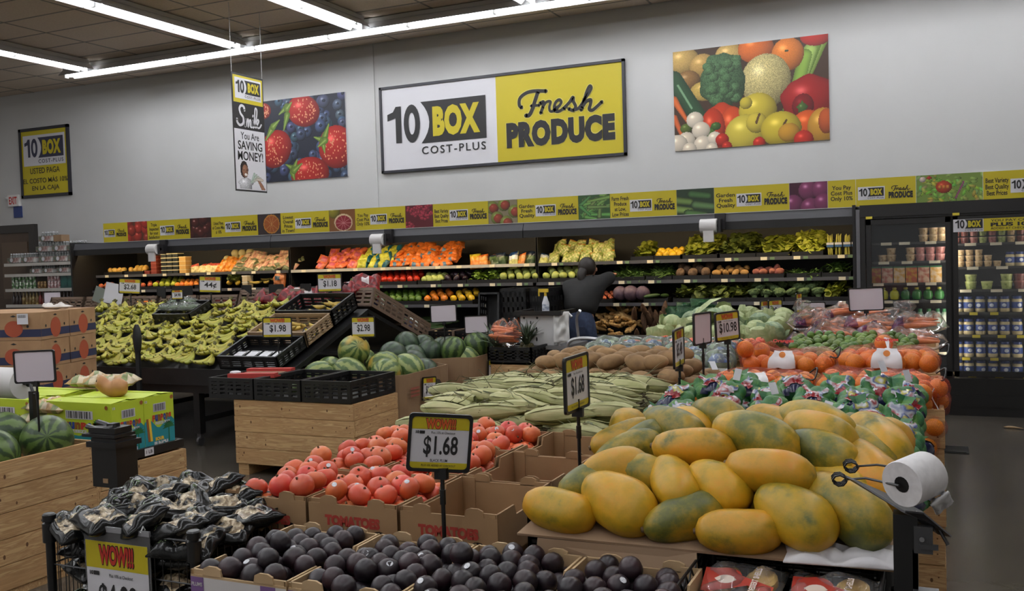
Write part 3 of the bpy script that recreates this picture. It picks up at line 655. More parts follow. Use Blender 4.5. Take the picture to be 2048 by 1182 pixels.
    P['cucumber'] = elong('cucumber', mat('cucumber_skin', (64, 88, 44), .4, rnd=.15), .2, .022, (.3, .85, 1, 1, 1, .85, .3), 8, .04)
    P['broccoli'] = None
    bro = mat('broccoli_head', (104, 124, 76), .8, col2=(78, 100, 60), scale=90, rnd=.1, bump=.6)
    mb = MB(); q = random.Random(4)
    mb.tube([(0, 0, -.06), (0, 0, .0)], [.018, .03], 8); mb.sphere((0, 0, .015), .05, 14, 8, (1, 1, .7))
    for i in range(16): a = i*2.4; rr_ = .045*math.sqrt(i/16); mb.sphere((rr_*math.cos(a), rr_*math.sin(a), .035-.25*rr_*rr_/.045), .02, 8, 5, (1, 1, .75))
    P['broccoli'] = mb.mesh('broccoli', bro, True, 60)
    root = mat('cassava_bark', (112, 84, 62), .85, col2=(86, 62, 46), scale=30, rnd=.1, bump=.3, stretch=(1, 3, 3)); gin = mat('ginger_skin', (196, 160, 100), .7, col2=(168, 130, 80), scale=30, rnd=.1, bump=.2)
    P['cassava'] = elong('cassava_root', root, .28, .032, (.25, .7, .95, 1, .95, .85, .6, .3), 10, .05)
    mb = MB(); q = random.Random(3)
    for i in range(6): a = q.uniform(-.9, .9); x = q.uniform(-.04, .04); mb.tube([(x, 0, 0), (x+.03*math.cos(a), .03*math.sin(a), .005), (x+.06*math.cos(a), .055*math.sin(a), q.uniform(-.01, .02))], [.016, .019, .011], 8)
    mb.tube([(-.07, 0, 0), (0, .01, .005), (.07, 0, 0)], [.012, .02, .012], 8); P['ginger'] = mb.mesh('ginger_root', gin, True, 60)
    # leafy bunches
    for k, c, c2 in (('dark', (72, 86, 34), (108, 116, 44)), ('mid', (118, 130, 38), (158, 158, 58)), ('lime', (164, 172, 54), (196, 196, 86)), ('herb', (92, 120, 34), (116, 144, 44)), ('pale', (160, 178, 116), (190, 200, 146))):
        m = mat('leaf_'+k, c, .5, col2=c2, scale=18, rnd=.12)
        P['bunch_'+k] = [leafy_mesh('leafy_bunch', m, .2, .2, .12, 46, .1, .03, i) for i in range(2)]
    P['kale'] = [leafy_mesh('curly_bunch', MATS['leaf_herb'], .18, .18, .11, 90, .045, .02, i) for i in range(2)]
    P['stems'] = [leafy_mesh('green_stems', mat('stems_green', (84, 112, 52), .5, rnd=.15), .2, .16, .06, 46, .16, .009, i, up=0) for i in range(2)]
    # cabbage: solid heart with loose wrapper leaves
    def cabbage(m, r, sd):
        q = random.Random(sd); mb = MB(); mb.sphere((0, 0, 0), r*.86, 16, 10, disp=lambda d: 1+.02*noise3(d, 6, sd))
        for i in range(7):
            a = i*2*PI/7+q.uniform(-.2, .2); tilt = q.uniform(.1, .8); M = Euler((0, tilt, a)).to_matrix().to_4x4(); vs = []; fs = []
            for u in range(7):
                for v in range(7):
                    th = (u/6)*2.35-.15; ph = (v/6-.5)*1.9*math.sin(PI*(.2+.62*u/6)); R = r*(.93+.02*i % .07+.75*max(0, u/6-.5)**1.3+.04*math.sin(7*ph+u+i)*(u/6)**2)
                    vs.append(M @ Vector((R*math.sin(th)*math.cos(ph), R*math.sin(th)*math.sin(ph), -R*math.cos(th))))
            for u in range(6):
                for v in range(6): fs.append((u*7+v, u*7+v+1, (u+1)*7+v+1, (u+1)*7+v))
            mb.add(vs, fs)
        me = bpy.data.meshes.new('cabbage'); me.from_pydata(mb.v, [], mb.f); me.materials.append(m); me.polygons.foreach_set('use_smooth', [True]*len(mb.f)); me.update(); return me
    cm = mat('cabbage_leaf', (182, 190, 140), .5, col2=(150, 166, 112), scale=12, detail=7, rnd=.12, bump=.3, dist=2.5); cg = mat('cabbage_outer', (112, 136, 104), .5, col2=(160, 174, 134), scale=12, detail=7, rnd=.12, bump=.3, dist=2.5)
    P['cabbage'] = [cabbage(cm, .1, 1), cabbage(cg, .105, 2), cabbage(cm, .095, 3)]
    # corn in the husk: overlapping husk leaves, silk at the tip
    hus = mat('corn_husk', (186, 182, 134), .6, col2=(156, 158, 104), scale=5, rnd=.1, stretch=(1, 9, 9), detail=3, lo=.35, hi=.65, bump=.15); slk = mat('corn_silk', (78, 70, 44), .8)
    strap = mat('corn_leaf', (76, 86, 50), .7, rnd=.25, col2=(112, 104, 66), scale=20)
    P['corn'] = []
    for sd in range(3):
        q = random.Random(sd); mb = MB(); k = 9
        prof = (.3, .72, .96, 1, .98, .9, .72, .46, .16); mb.tube([(.27*(i/8-.5), 0, .004*math.sin(3*i/8+sd)) for i in range(9)], [.035*f for f in prof], 12)
        for i in range(5):
            a = i*1.26+sd; vs = []; fs = []
            for u in range(8):
                t = u/7; R = .036*np.interp(t*1.05, np.linspace(0, 1, 9), prof)+.003+(.012*(t-.75)*4 if t > .75 else 0)
                for v in (-1, 0, 1): b = a+v*.62*(1-t*.75); vs.append((.29*(t-.5)*1.04, R*math.cos(b), R*math.sin(b)))
            for u in range(7):
                for v in range(2): fs.append((u*3+v, u*3+v+1, u*3+4+v, u*3+3+v))
            mb.add(vs, fs)
        me = bpy.data.meshes.new('husk'); me.from_pydata(mb.v, [], mb.f); me.materials.append(hus); me.polygons.foreach_set('use_smooth', [True]*len(mb.f)); me.update()
        sk = MB()
        for i in range(6): sk.tube([(.13, 0, 0), (.15, q.uniform(-.015, .015), q.uniform(-.005, .02)), (.165+q.uniform(0, .03), q.uniform(-.04, .04), q.uniform(-.02, .03))], [.004, .003, .001], 4)
        st = MB()
        for i in range(4):
            d = q.uniform(-.08, .08); x0 = q.uniform(-.12, -.02); pts = [Vector((x0+.03*j, d*(j/5)**1.5*2+q.uniform(-.008, .008), .03+.014*math.sin(1.2*j+i)+.004*j*(1 if i % 2 else 0))) for j in range(6)]; vs = []
            for j, p in enumerate(pts): w = .0042*(1-.8*j/5); vs += [p+Vector((0, w, 0)), p-Vector((0, w, 0))]
            st.add(vs, [(2*j, 2*j+1, 2*j+3, 2*j+2) for j in range(5)])
        P['corn'].append((me, sk.mesh('silk', slk, True), st.mesh('husk_leaf', strap, True)))
    P['carrot'] = elong('carrot', mat('carrot_skin', (222, 120, 56), .5, rnd=.08, col2=(206, 104, 48), scale=40), .19, .015, (.5, .95, 1, .95, .85, .7, .5, .2), 8)
    P['asparagus'] = elong('asparagus_spear', mat('asparagus', (186, 180, 84), .5, rnd=.1), .22, .007, (.8, 1, 1, 1, 1.2, .3), 6)
    mb = MB(); mb.tube(catmull([(-.1, 0, .05), (-.085, 0, .045), (-.05, 0, .012), (0, 0, 0), (.045, 0, .02), (.075, 0, .035)], 4), [.016, .026, .034, .04, .042, .042, .042, .043, .044, .046, .05, .054, .058, .06, .06, .058, .054, .046, .034, .02, .006], 14); mb.m(1).tube([(-.108, 0, .053), (-.098, 0, .05)], [.008, .012], 8); P['butternut'] = mb.mesh('butternut_squash', [mat('butternut_skin', (186, 134, 84), .45, rnd=.03, col2=(170, 118, 70), scale=8), stem_b], True, 60)
lib()
def heap(meshes, name, P, label, cat, group, rot=PI, sc=(1, 1), flat_rot=False):
    out = []
    for i, p in enumerate(P):
        me = meshes[i % len(meshes)] if isinstance(meshes, list) else meshes
        s = U(*sc); out.append(place(name, me, tuple(p), (U(-.3, .3), U(-.3, .3), U(-PI, PI)) if flat_rot else rr(rot), label, cat, group, s if s != 1 else None))
    return out
# ------------------------------------------------------------------ refrigerated produce cases along the wall
case_k = mat('case_black', (26, 25, 25), .45); case_g = mat('case_grey', (78, 78, 82), .45, rnd=.02); rail_m = mat('price_rail', (190, 186, 176), .5); steel = mat('brushed_steel', (150, 150, 152), .35, .8)
led = mat('case_led', (255, 226, 178), .4, emit=CASE_LED); tag_m = mat('shelf_tag', (236, 226, 196), .5); tag_g = mat('shelf_tag_green', (112, 140, 104), .5); tray_m = mat('tray_black', (24, 23, 23), .4)
SH = {'top': (10.5, 1.575), 'mid': (10.42, 1.345), 'low': (10.3, 1.095), 'deck': (10.06, .66)}
def cases():
    w = 11.03/3; x = -11.75
    tagme = MB().box(-.035, .035, -.004, 0, -.018, .018).mesh('price_tag', tag_m, False); taggr = MB().box(-.024, .024, -.004, 0, -.015, .015).mesh('green_tag', tag_g, False)
    for i, lab in enumerate(('at the grocery-shelf end holding citrus and tropical fruit', 'in the middle holding carrots, peppers and bagged salads', 'next to the glass-door cooler holding leafy greens and roots')):
        a, b = x+w*i+.004, x+w*(i+1)-.004
        t = thing('refrigerated_case', 'long open black refrigerated produce case '+lab, 'produce case', ((a+b)/2, 10.7, 0), group='open refrigerated cases'); W = b-a; h = W/2
        MB().box(-h, h, -.66, .7, 0, .52).box(-h, h, -.69, -.6, .06, .5).build('base', case_k, t)
        MB().box(-h, h, -.64, .62, .52, .65).build('deck', case_k, t)
        MB().box(-h, h, -.70, -.65, .6, .75).box(-h, h, -.705, -.64, .74, .755).build('front_rail', steel, t)
        MB().box(-h, h, .62, .7, .65, 2.06).build('back_panel', mat('case_back', (40, 39, 37), .5), t)
        c = MB(); c.m(1).poly([(-h, -.57, 2.06), (-h, -.6, 1.97), (h, -.6, 1.97), (h, -.57, 2.06)], .03)
        c.m(0).box(-h, h, -.6, -.56, 1.885, 1.97).box(-h, h, -.56, .62, 2.02, 2.06).box(-h, h, -.56, -.52, 1.885, 2.03)
        c.build('canopy', [case_k, case_g], t)
        MB().box(-h+.05, h-.05, -.5, -.46, 1.985, 2.0).build('light_strip', led, t)
        for (k, s) in (('top', 0), ('mid', 1), ('low', 2)):
            yf, z = SH[k]; o = MB().box(-h+.02, h-.02, yf-10.7, .62, z-.028, z).build('shelf', case_k, t)
            MB().box(-h+.02, h-.02, yf-10.712, yf-10.7, z-.03, z+.008).build('shelf_edge', case_g if (k, i) != ('top', 1) else rail_m, o)
            q = random.Random(i*5+s); n = 9; 
            for j in range(n):
                xx = -h+.22+(W-.4)*j/(n-1)+q.uniform(-.06, .06)
                link('price_tag', tagme, o, (xx, yf-10.713, z-.012)); 
                if i == 2 or (i == 1 and s): link('green_tag', taggr, o, (xx+.09, yf-10.713, z-.012))
        for e, nm in ((-h, 0), (h, 1)):
            if (i == 0 and e < 0) or (i == 2 and e > 0): MB().box(e-.03 if e > 0 else e, e if e > 0 else e+.03, -.64, .7, 0, 2.08).build('end_panel', case_k, t)
            else: MB().box(e-.012, e+.012, -.2, .62, .65, 2.02).build('divider', case_k, t)
cases()

# printed band above the cases
def band():
    seams = [-11.1, -10.62, -10.24, -9.45, -9.07, -8.27, -7.89, -7.12, -6.72, -5.98, -5.59, -4.84, -4.46, -3.7, -3.32, -2.56, -2.15, -1.37, -.99, -.72, -.16, .43, 1.2]
    what = [('', 0), 'red apples', ('Triple\nInspected\nfor your\nSatisfaction', 1), 'dark cherries', ('Usted Paga\nel Costo Mas\nal 10%', 1), 'a halved orange', ('Lowest\nOverall\nPrices\nin Town!', 1), 'a halved grapefruit', ('You Pay\nCost Plus\nOnly 10%', 1), 'raspberries', ('Best Variety\nBest Quality\nBest Prices', 1), 'red and green apples', ('Garden\nFresh\nQuality', 1), 'green pea pods', ('Farm Fresh\nProduce\nat Low,\nLow Prices', 1), 'cucumbers', ('Garden\nFresh\nQuality', 1), 'red onions', ('You Pay\nCost Plus\nOnly 10%', 2), ('', 0), 'a green salad', ('Best Variety\nBest Quality\nBest Prices', 1)]
    near = {10: 'over the carrot bags', 12: 'between red apple and pea pod pictures', 16: 'between cucumber and red onion pictures'}
    z0, H, y = 2.065, .275, 10.12
    for i, wh in enumerate(what):
        a, b = seams[i], seams[i+1]; W = b-a-.004; cx = (a+b)/2
        if isinstance(wh, str):
            t = thing('picture_panel', 'small picture panel of '+wh+' in the yellow band over the case', 'sign panel', (cx, y, z0+H/2), group='picture panels in the band'); panel('board', W, H, .012, yel, t)
            p = Paint(int(max(44, W*120)), 36, (90, 60, 40)); E = p.ell; q = random.Random(i)
            if wh == 'red apples': [E(q.random(), q.random(), .26, .28, (150+q.randrange(50), 60, 44), hl=.5) for _ in range(16)]
            elif wh == 'dark cherries': p.a[:] = (.2, .1, .08); [E(q.random(), q.random(), .24, .24, (86, 36, 28), hl=.8) for _ in range(12)]
            elif wh == 'a halved orange': p.a[:] = (.22, .18, .18); E(.6, .5, .44, .46, (196, 130, 50), shade=.1, hl=0); E(.6, .5, .39, .4, (160, 84, 34), shade=.1, hl=0); [p.line(.6, .5, .6+.3*math.cos(k*.63), .5+.4*math.sin(k*.63), .012, .012, (196, 140, 80)) for k in range(10)]
            elif wh == 'a halved grapefruit': p.a[:] = (.5, .32, .16); E(.2, .1, .3, .3, (150, 140, 40)); E(.55, .6, .46, .4, (216, 190, 150), shade=.1, hl=0); E(.55, .62, .4, .34, (150, 40, 52), shade=.2, hl=0); [p.line(.55, .62, .55+.3*math.cos(k*.63), .62+.33*math.sin(k*.63), .012, .012, (206, 130, 130)) for k in range(10)]
            elif wh == 'raspberries':
                p.a[:] = (.35, .08, .12)
                for _ in range(9): x, yy = q.random(), q.random(); [E(x+q.gauss(0, .08), yy+q.gauss(0, .1), .07, .07, (170, 48, 66), hl=.3) for _ in range(14)]
            elif wh == 'red and green apples': p.a[:] = (.5, .46, .36); [(E(x, yy, .27, .28, (128, 140, 60)), E(x+.04, yy+.03, .2, .2, (160, 66, 44), hl=.2)) for x, yy in ((.15, .3), (.55, .2), (.9, .5), (.3, .75), (.62, .95))]
            elif wh == 'green pea pods': p.a[:] = (.2, .34, .18); [p.line(q.random(), q.random(), q.random(), q.random(), .09, .05, (86+q.randrange(40), 140+q.randrange(30), 80), .6) for _ in range(22)]
            elif wh == 'cucumbers': p.a[:] = (.14, .22, .14); [p.line(x, yy, x+.45, yy+.1, .16, .14, c, .6) for x, yy, c in ((.4, .2, (70, 110, 60)), (-.1, .4, (110, 140, 70)), (.5, .62, (96, 130, 80)), (-.1, .75, (130, 160, 80)), (.3, .95, (90, 130, 70)))]
            elif wh == 'red onions': p.a[:] = (.25, .08, .16); [E(x, yy, .32, .36, (134, 60, 100), hl=.6) for x, yy in ((.5, .3), (.85, .3), (.1, .8), (.55, .95), (.9, .8))]
            else:
                p.a[:] = (.45, .55, .25)
                for _ in range(70): E(q.random(), q.random(), .12, .05, (120+q.randrange(80), 160+q.randrange(50), 60+q.randrange(50)), ang=q.random()*3, hl=.1)
                E(.42, .45, .24, .22, (190, 66, 36), hl=.3); [E(.36+.06*k, .45, .05, .07, (220, 140, 60), hl=.1) for k in range(3)]; p.line(.6, .85, .72, .3, .03, .03, (150, 80, 120)); E(.1, .15, .1, .1, (220, 200, 190)); E(.2, .1, .08, .06, (190, 50, 40))
            o = p.sheet('picture', W, H, t); o.location.y = -.0135
        else:
            s, mode = wh
            lab = 'yellow band panel with '+(s.replace('\n', ' ') if mode else 'only logo and Fresh PRODUCE')
            lab += {0: ' at the far left', 8: ' over the carrot bags', 10: ' over the bagged vegetables', 12: ', left of the pea pods', 16: ', right of the cucumbers', 18: ', right of the red onions', 19: ' over the cooler door', 21: ' at the right edge'}.get(i, '')
            t = thing('slogan_panel', lab, 'sign panel', (cx, y, z0+H/2), group='slogan panels in the band'); panel('board', W, H, .012, yel, t); mb = MB(); f = -.0135
            if mode == 0: logo(mb, -W*.24, -.005, W*.42, f, 0, 1, 2); fresh_produce(mb, W*.25, -.01, W*.4, f-.002, 0, .3)
            elif mode == 2: mb.m(0); put_text(mb, s, 0, 0, W*.8, H*.6, .02, y=f)
            else:
                mb.m(0); k = s.count('\n')+1; put_text(mb, s, -W*.345, -.01, W*.26, H*(.2*k), .02, y=f)
                logo(mb, -W*.03, -.005, W*.31, f, 0, 1, 2); fresh_produce(mb, W*.325, -.01, W*.3, f-.002, 0, .3)
            flat(mb, 'lettering', [blk, yel, wht], t)
band()

def dispensers():
    bag = mat('bag_roll_white', (206, 204, 202), .5)
    for x, lab in ((-10.03, 'over the stacked tubs at the left'), (-6.32, 'over the carrot bags'), (-2.19, 'over the leafy greens')):
        t = thing('bag_roll_holder', 'white bag roll on a black canopy bracket '+lab, 'bag dispenser', (x, 10.0, 1.93), group='bag rolls on the case canopy')
        MB().lathe([(.028, -.09), (.075, -.088), (.075, .088), (.028, .09)], 20, Matrix.Rotation(PI/2, 4, 'Y')).build('bag_roll', bag, t, True)
        MB().tube([(-.1, 0, 0), (.13, 0, 0)], .02, 8).box(.1, .13, -.03, .1, -.07, .07).box(.05, .16, .06, .115, -.04, .13).build('bracket', blk, t)
        MB().box(-.05, .06, -.06, -.03, -.17, -.05).build('bag_tail', bag, t)
dispensers()

# ------------------------------------------------------------------ goods on the shelves
def rows(key, name, lab, cat, shelf, x0, x1, r, nrow=4, rise=.62, jit=.18, dy=1.72, zoff=0, rot=PI, step=2.02, y_off=0, layers=1, sc=(.93, 1.05), tray=True):
    me = PM[key] if isinstance(key, str) else key
    yf, z = SH[shelf]; n = max(1, int((x1-x0)/(step*r))); P = []
    for j in range(nrow):
        m = n-(j % 2 and n > 2)
        for i in range(m):
            x = x0+r+(x1-x0-2*r)*((i+.5*(j % 2))/max(1, n-1) if n > 1 else .5)
            for l in range(layers):
                if l and (i == m-1 or U(0, 1) < .25): continue
                P.append((x+U(-jit, jit)*r+l*r, yf+.05+r+y_off+j*dy*r+U(-jit, jit)*r, z+.03+zoff+r*1.0+j*rise*r+l*1.5*r))
    if tray:
        q = MB(); W = x1-x0+.03; q.box(-W/2, W/2, 0, .5, 0, .012); q.box(-W/2, W/2, -.012, .006, 0, .05); q.box(-W/2, -W/2+.008, 0, .5, 0, .06); q.box(W/2-.008, W/2, 0, .5, 0, .06)
        o = place('produce_tray', q.mesh('produce_tray', tray_m, False), ((x0+x1)/2, yf+.01, z+.002), (0, 0, 0), 'black shelf tray holding '+lab.split(' in ')[0].split(' on ')[0], 'tray', 'black trays in the produce case')
    heap(me, name, P, lab, cat, 'case: '+lab[:60], rot, sc)
def bagmesh(name, cols, w, h, t, seed, pat=None, wr=.25):
    ms = [mat('bag_%d_%d_%d' % c, c, .3, rnd=.08, col2=tuple(max(0, v-46) for v in c), scale=24, lo=.45, hi=.7) for c in cols]
    return pillow(name, ms, w, h, t, seed, 8, 8, wr, pat or (lambda u, v, f: 0))
def bags(meshes, name, lab, shelf, x0, x1, w, h, nrow=2, lay=2, dz=.07, tilt=.75, y_off=0, dy=.11, sc=(.9, 1.1)):
    yf, z = SH[shelf]; n = max(1, int((x1-x0)/(w*.92)))
    for j in range(nrow):
        for l in range(lay):
            for i in range(n):
                if l and U(0, 1) < .12: continue
                x = x0+w/2+(x1-x0-w)*(i/max(1, n-1))+U(-.25, .25)*w
                place(name, meshes[random.randrange(len(meshes))], (x, yf+.09+y_off+j*dy+l*.06, z+.05+l*dz+j*.05), (tilt+U(-.4, .3), U(-.4, .4), U(-.6, .6)), lab, 'bag', 'case: '+lab[:60], U(*sc))
def stock():
    # left case
    rows('mango', 'mango', 'small yellow mango in the dark upper left tray', 'mango', 'top', -11.55, -11.2, .042, 1, tray=True); rows('mango', 'mango', 'ripe yellow mango on the upper shelf beside meat-red tubs', 'mango', 'top', -11.12, -10.78, .042, 2)
    def tubs(x, n, lid, body, lab, w=.11, h=.055, cols=1, d=.12, shelf='top'):
        mb = MB(); mb.m(0); mb.box(-w/2+.004, w/2-.004, -d/2, d/2, 0, h*.78); mb.m(1); mb.box(-w/2, w/2, -d/2-.004, d/2+.004, h*.78, h*.97); me = mb.mesh('tub', [mat('tub_%d%d%d' % body, body, .35), mat('tub_%d%d%d' % lid, lid, .4)], False)
        yf, z = SH[shelf]
        for c in range(cols):
            for i in range(n): place('food_tub', me, (x+c*(w+.008), yf+.09, z+.002+i*h), (0, 0, U(-.04, .04)), lab, 'tub', 'case: '+lab[:60])
    tubs(-10.58, 5, (176, 92, 70), (140, 60, 48), 'red plastic tub in the stack on the upper left shelf', cols=1); tubs(-10.72, 1, (170, 88, 70), (140, 60, 48), 'red plastic tub lying flat beside the stack of tubs')
    tubs(-10.38, 5, (226, 214, 170), (40, 44, 40), 'dark berry tub with cream lid in the tall stacks', cols=3, w=.105, h=.06); tubs(-10.02, 4, (232, 206, 150), (216, 170, 96), 'pale orange fruit tub in the stack of four', w=.13, h=.062)
    cr = [bagmesh('bag', [(240, 220, 160), (200, 90, 70)], .15, .17, .09, i, lambda u, v, f: 1 if v > .6 else 0) for i in range(2)]
    bags(cr, 'cream_bag', 'cream coloured round bag in the row on the upper left shelf', 'top', -9.92, -9.4, .135, .17, 1, 1, tilt=1.3)
    ml = [fruit_mesh('melon', mat('melon_cream', (214, 196, 140), .5, rnd=.05), .065, .95, .05, 12, 8)]
    rows(ml, 'cream_melon', 'cream melon behind the cream bags on the upper shelf', 'melon', 'top', -9.5, -8.95, .065, 2, y_off=.2, zoff=.09, tray=False, rise=1.3)
    oc = [bagmesh('bag', [(236, 150, 60), (240, 190, 110)], .13, .15, .06, i, lambda u, v, f: 1 if abs(u-.2) < .3 and v > 0 else 0) for i in range(2)]
    bags(oc, 'carrot_mix_bag', 'orange bag beside the pale salad bags, upper shelf', 'top', -9.4, -9.08, .11, .15, 2, 2)
    sl = [bagmesh('bag', [(228, 196, 160), (216, 160, 140), (110, 116, 80)], .2, .17, .07, i, lambda u, v, f, i=i: 2 if (v < -.35 and not f) else (1 if (u*2+i) % 1.1 > .6 else 0)) for i in range(3)]
    bags(sl, 'salad_bag', 'pale pink and green salad bag piled on the upper shelf', 'top', -9.1, -8.05, .16, .17, 2, 3, .06)
    rows('peach', 'peach', 'peach in the leftmost middle-shelf tray', 'peach', 'mid', -11.68, -11.4, .04, 2); rows('lemon', 'lemon', 'yellow lemon on the middle shelf near the $2.68 sign', 'lemon', 'mid', -11.35, -10.85, .038, 2)
    rows('peach', 'peach', 'peach beside the green apples on the middle shelf', 'peach', 'mid', -10.83, -10.6, .042, 2); rows('green_apple', 'green_apple', 'yellow-green apple heaped on the middle shelf', 'apple', 'mid', -10.58, -10.15, .045, 4, .6, layers=1)
    rows('orange', 'tangerine', 'tangerine beside the green apples on the middle shelf', 'tangerine', 'mid', -10.14, -9.72, .036, 3); rows('mango', 'yellow_fruit', 'long yellow fruit above the white price rail', 'fruit', 'mid', -9.72, -9.55, .045, 2)
    rows('bunch_dark', 'leafy_bunch', 'dark leafy bunch behind the 44 cent sign', 'greens', 'mid', -9.22, -8.9, .08, 1, rot=.2, tray=False); rows('lemon', 'yellow_squash', 'yellow squash beside the 44 cent sign', 'squash', 'mid', -9.2, -8.95, .05, 1, tray=False)
    tubs(-8.82, 2, (226, 216, 190), (210, 190, 150), 'white tub on the middle shelf behind the black sign backs', w=.1, h=.09, shelf='mid')
    rows('plantain', 'papaya_slice', 'yellow curved fruit lying on the middle shelf', 'fruit', 'mid', -8.75, -8.45, .06, 2, rot=.1, tray=False)
    place('onion_bag', bagmesh('bag', [(196, 120, 70), (70, 90, 100)], .2, .23, .14, 5, lambda u, v, f: 1 if abs(v) < .3 and abs(u) < .6 else 0), (-8.27, 10.53, 1.46), (1.35, 0, 0), 'upright orange bag with a blue label on the middle shelf', 'bag')
    rows('orange', 'orange', 'orange in the lowest left tray', 'orange', 'low', -11.65, -11.2, .045, 3); rows('mango', 'green_mango', 'green mango behind the blank white card', 'mango', 'low', -11.15, -10.75, .045, 3); rows('orange', 'orange', 'orange right of the $2.68 sign on the low shelf', 'orange', 'low', -10.74, -10.4, .042, 3); rows('pomegranate', 'pomegranate', 'red pomegranate on the low shelf behind the bananas', 'pomegranate', 'low', -10.36, -9.8, .045, 3)
    tubs(-9.72, 2, (150, 60, 50), (110, 36, 34), 'dark red berry box on the low shelf behind the bananas', w=.17, h=.07, cols=6, shelf='low', d=.2)
    tubs(-8.42, 1, (226, 176, 120), (220, 130, 80), 'orange lidded tray on the low shelf behind the bananas', w=.36, h=.07, shelf='low')
    # middle case
    pk = [bagmesh('bag', [(226, 120, 80), (206, 100, 120)], .16, .15, .07, i, lambda u, v, f: 1 if abs(u) < .4 and abs(v) < .4 and not f else 0) for i in range(3)]
    bags(pk, 'carrot_bag', 'pink-labelled bag of baby carrots at the left of the carrot shelf', 'top', -7.66, -7.05, .14, .15, 3, 2, .075)
    yb = [bagmesh('bag', [(206, 206, 80), (40, 110, 130)], .17, .15, .08, i, lambda u, v, f: 1 if u > .45 else 0) for i in range(3)]
    bags(yb, 'yellow_bag', 'yellow and teal bag between the two piles of carrot bags', 'top', -7.02, -6.52, .15, .15, 3, 2, .08)
    ob = [bagmesh('bag', [(232, 128, 56), (96, 130, 160)], .17, .14, .06, i, lambda u, v, f, i=i: 1 if abs(u+.1*i) < .3 and v < -.3 and not f else 0) for i in range(3)]
    bags(ob, 'carrot_bag', 'orange bag of cut carrots piled right of the yellow bags', 'top', -6.5, -5.6, .15, .14, 3, 3, .06)
    rows('avocado', 'avocado', 'dark green avocado left of the red peppers', 'avocado', 'mid', -7.1, -6.85, .04, 2); rows('pepper_red', 'red_bell_pepper', 'red bell pepper heaped on the middle shelf', 'bell pepper', 'mid', -6.8, -6.05, .044, 4, .6, layers=1)
    rows('squash_pale', 'green_squash', 'pale green squash right of the red peppers', 'squash', 'mid', -6.0, -5.7, .036, 3); rows('eggplant', 'eggplant', 'dark eggplant in the middle-shelf tray', 'eggplant', 'mid', -5.66, -5.34, .042, 3, layers=1)
    rows('kale', 'parsley_bunch', 'curly green parsley bunch on the middle shelf', 'parsley', 'mid', -5.3, -4.93, .085, 2, .3, rot=.25, tray=True, zoff=-.05)
    rows('squash_pale', 'chayote', 'pale green chayote behind the plastic sleeve', 'chayote', 'mid', -4.9, -4.38, .05, 3, .7); rows('squash_pale', 'chayote', 'pale green chayote next to the worker', 'chayote', 'mid', -4.34, -3.8, .05, 3, .7)
    rows('pepper_yellow', 'yellow_bell_pepper', 'yellow bell pepper at the left end of the green peppers', 'bell pepper', 'low', -6.82, -6.66, .044, 2); rows('pepper_green', 'green_bell_pepper', 'green bell pepper on the low shelf', 'bell pepper', 'low', -6.62, -5.95, .046, 4, .6)
    rows('pepper_orange', 'orange_bell_pepper', 'orange bell pepper on the low shelf', 'bell pepper', 'low', -5.92, -5.58, .045, 4, .6); rows('pepper_yellow', 'yellow_bell_pepper', 'yellow bell pepper on the low shelf beside the orange ones', 'bell pepper', 'low', -5.55, -5.2, .046, 4, .6)
    rows('radish', 'radish', 'red radish on the low shelf behind the spray bottle', 'radish', 'low', -4.45, -4.2, .028, 4, .6); rows('tomatillo', 'small_onion', 'small brown onion beside the spray bottle', 'onion', 'low', -4.12, -3.9, .03, 4, .6); rows('tomatillo', 'small_onion', 'small orange-brown onion right of the worker', 'onion', 'low', -3.6, -3.4, .03, 4, .6)
    rows('red_cabbage', 'red_cabbage', 'purple cabbage head on the low shelf right of the worker', 'cabbage', 'low', -3.42, -2.98, .08, 1, tray=False, step=1.8)
    fb = [bagmesh('bag', c, .13, .2, .07, i, lambda u, v, f: 1 if v > .45 else (2 if v > -.1 and not f else 0)) for i, c in enumerate(([(206, 206, 130), (40, 70, 120), (220, 226, 230)], [(230, 150, 70), (222, 120, 50), (226, 170, 110)], [(70, 90, 60), (40, 50, 70), (90, 110, 70)], [(226, 140, 60), (210, 190, 60), (230, 170, 60)]))]
    bags(fb, 'vegetable_bag', 'standing bag of cut vegetables on the upper shelf left of the worker', 'top', -5.36, -4.3, .13, .2, 1, 1, tilt=1.15); bags(fb[1:], 'vegetable_bag', 'bag of cut vegetables in the back row of the upper shelf', 'top', -5.2, -3.7, .15, .2, 1, 1, y_off=.28, dz=0, tilt=1.2)
    gb = [bagmesh('bag', [(150, 164, 84), (206, 200, 140), (196, 140, 60)], .14, .17, .09, i, lambda u, v, f, i=i: 2 if v > .75 else (1 if ((u+v*1.7+i*.4) % .7) > .4 else 0)) for i in range(3)]
    bags(gb, 'broccoli_bag', 'clear bag of broccoli florets on the upper shelf above the worker', 'top', -4.26, -3.45, .14, .17, 2, 2, .1, 1.0)
    # right case
    rows('bunch_mid', 'lettuce', 'green lettuce left of the small yellow peppers', 'lettuce', 'top', -3.2, -2.95, .08, 2, rot=.3, zoff=-.05); rows('pepper_yellow', 'small_yellow_pepper', 'small yellow pepper on the upper shelf', 'pepper', 'top', -2.93, -2.62, .033, 3)
    rows('bunch_mid', 'leafy_bunch', 'long leafy green bunch left of the white bag roll', 'greens', 'top', -2.62, -2.2, .1, 3, .5, rot=.35, zoff=-.06, step=1.2); rows('bunch_dark', 'leafy_bunch', 'darker leafy bunch with drooping leaves, upper shelf', 'greens', 'top', -2.2, -1.8, .1, 3, .5, rot=.35, zoff=-.06, step=1.2)
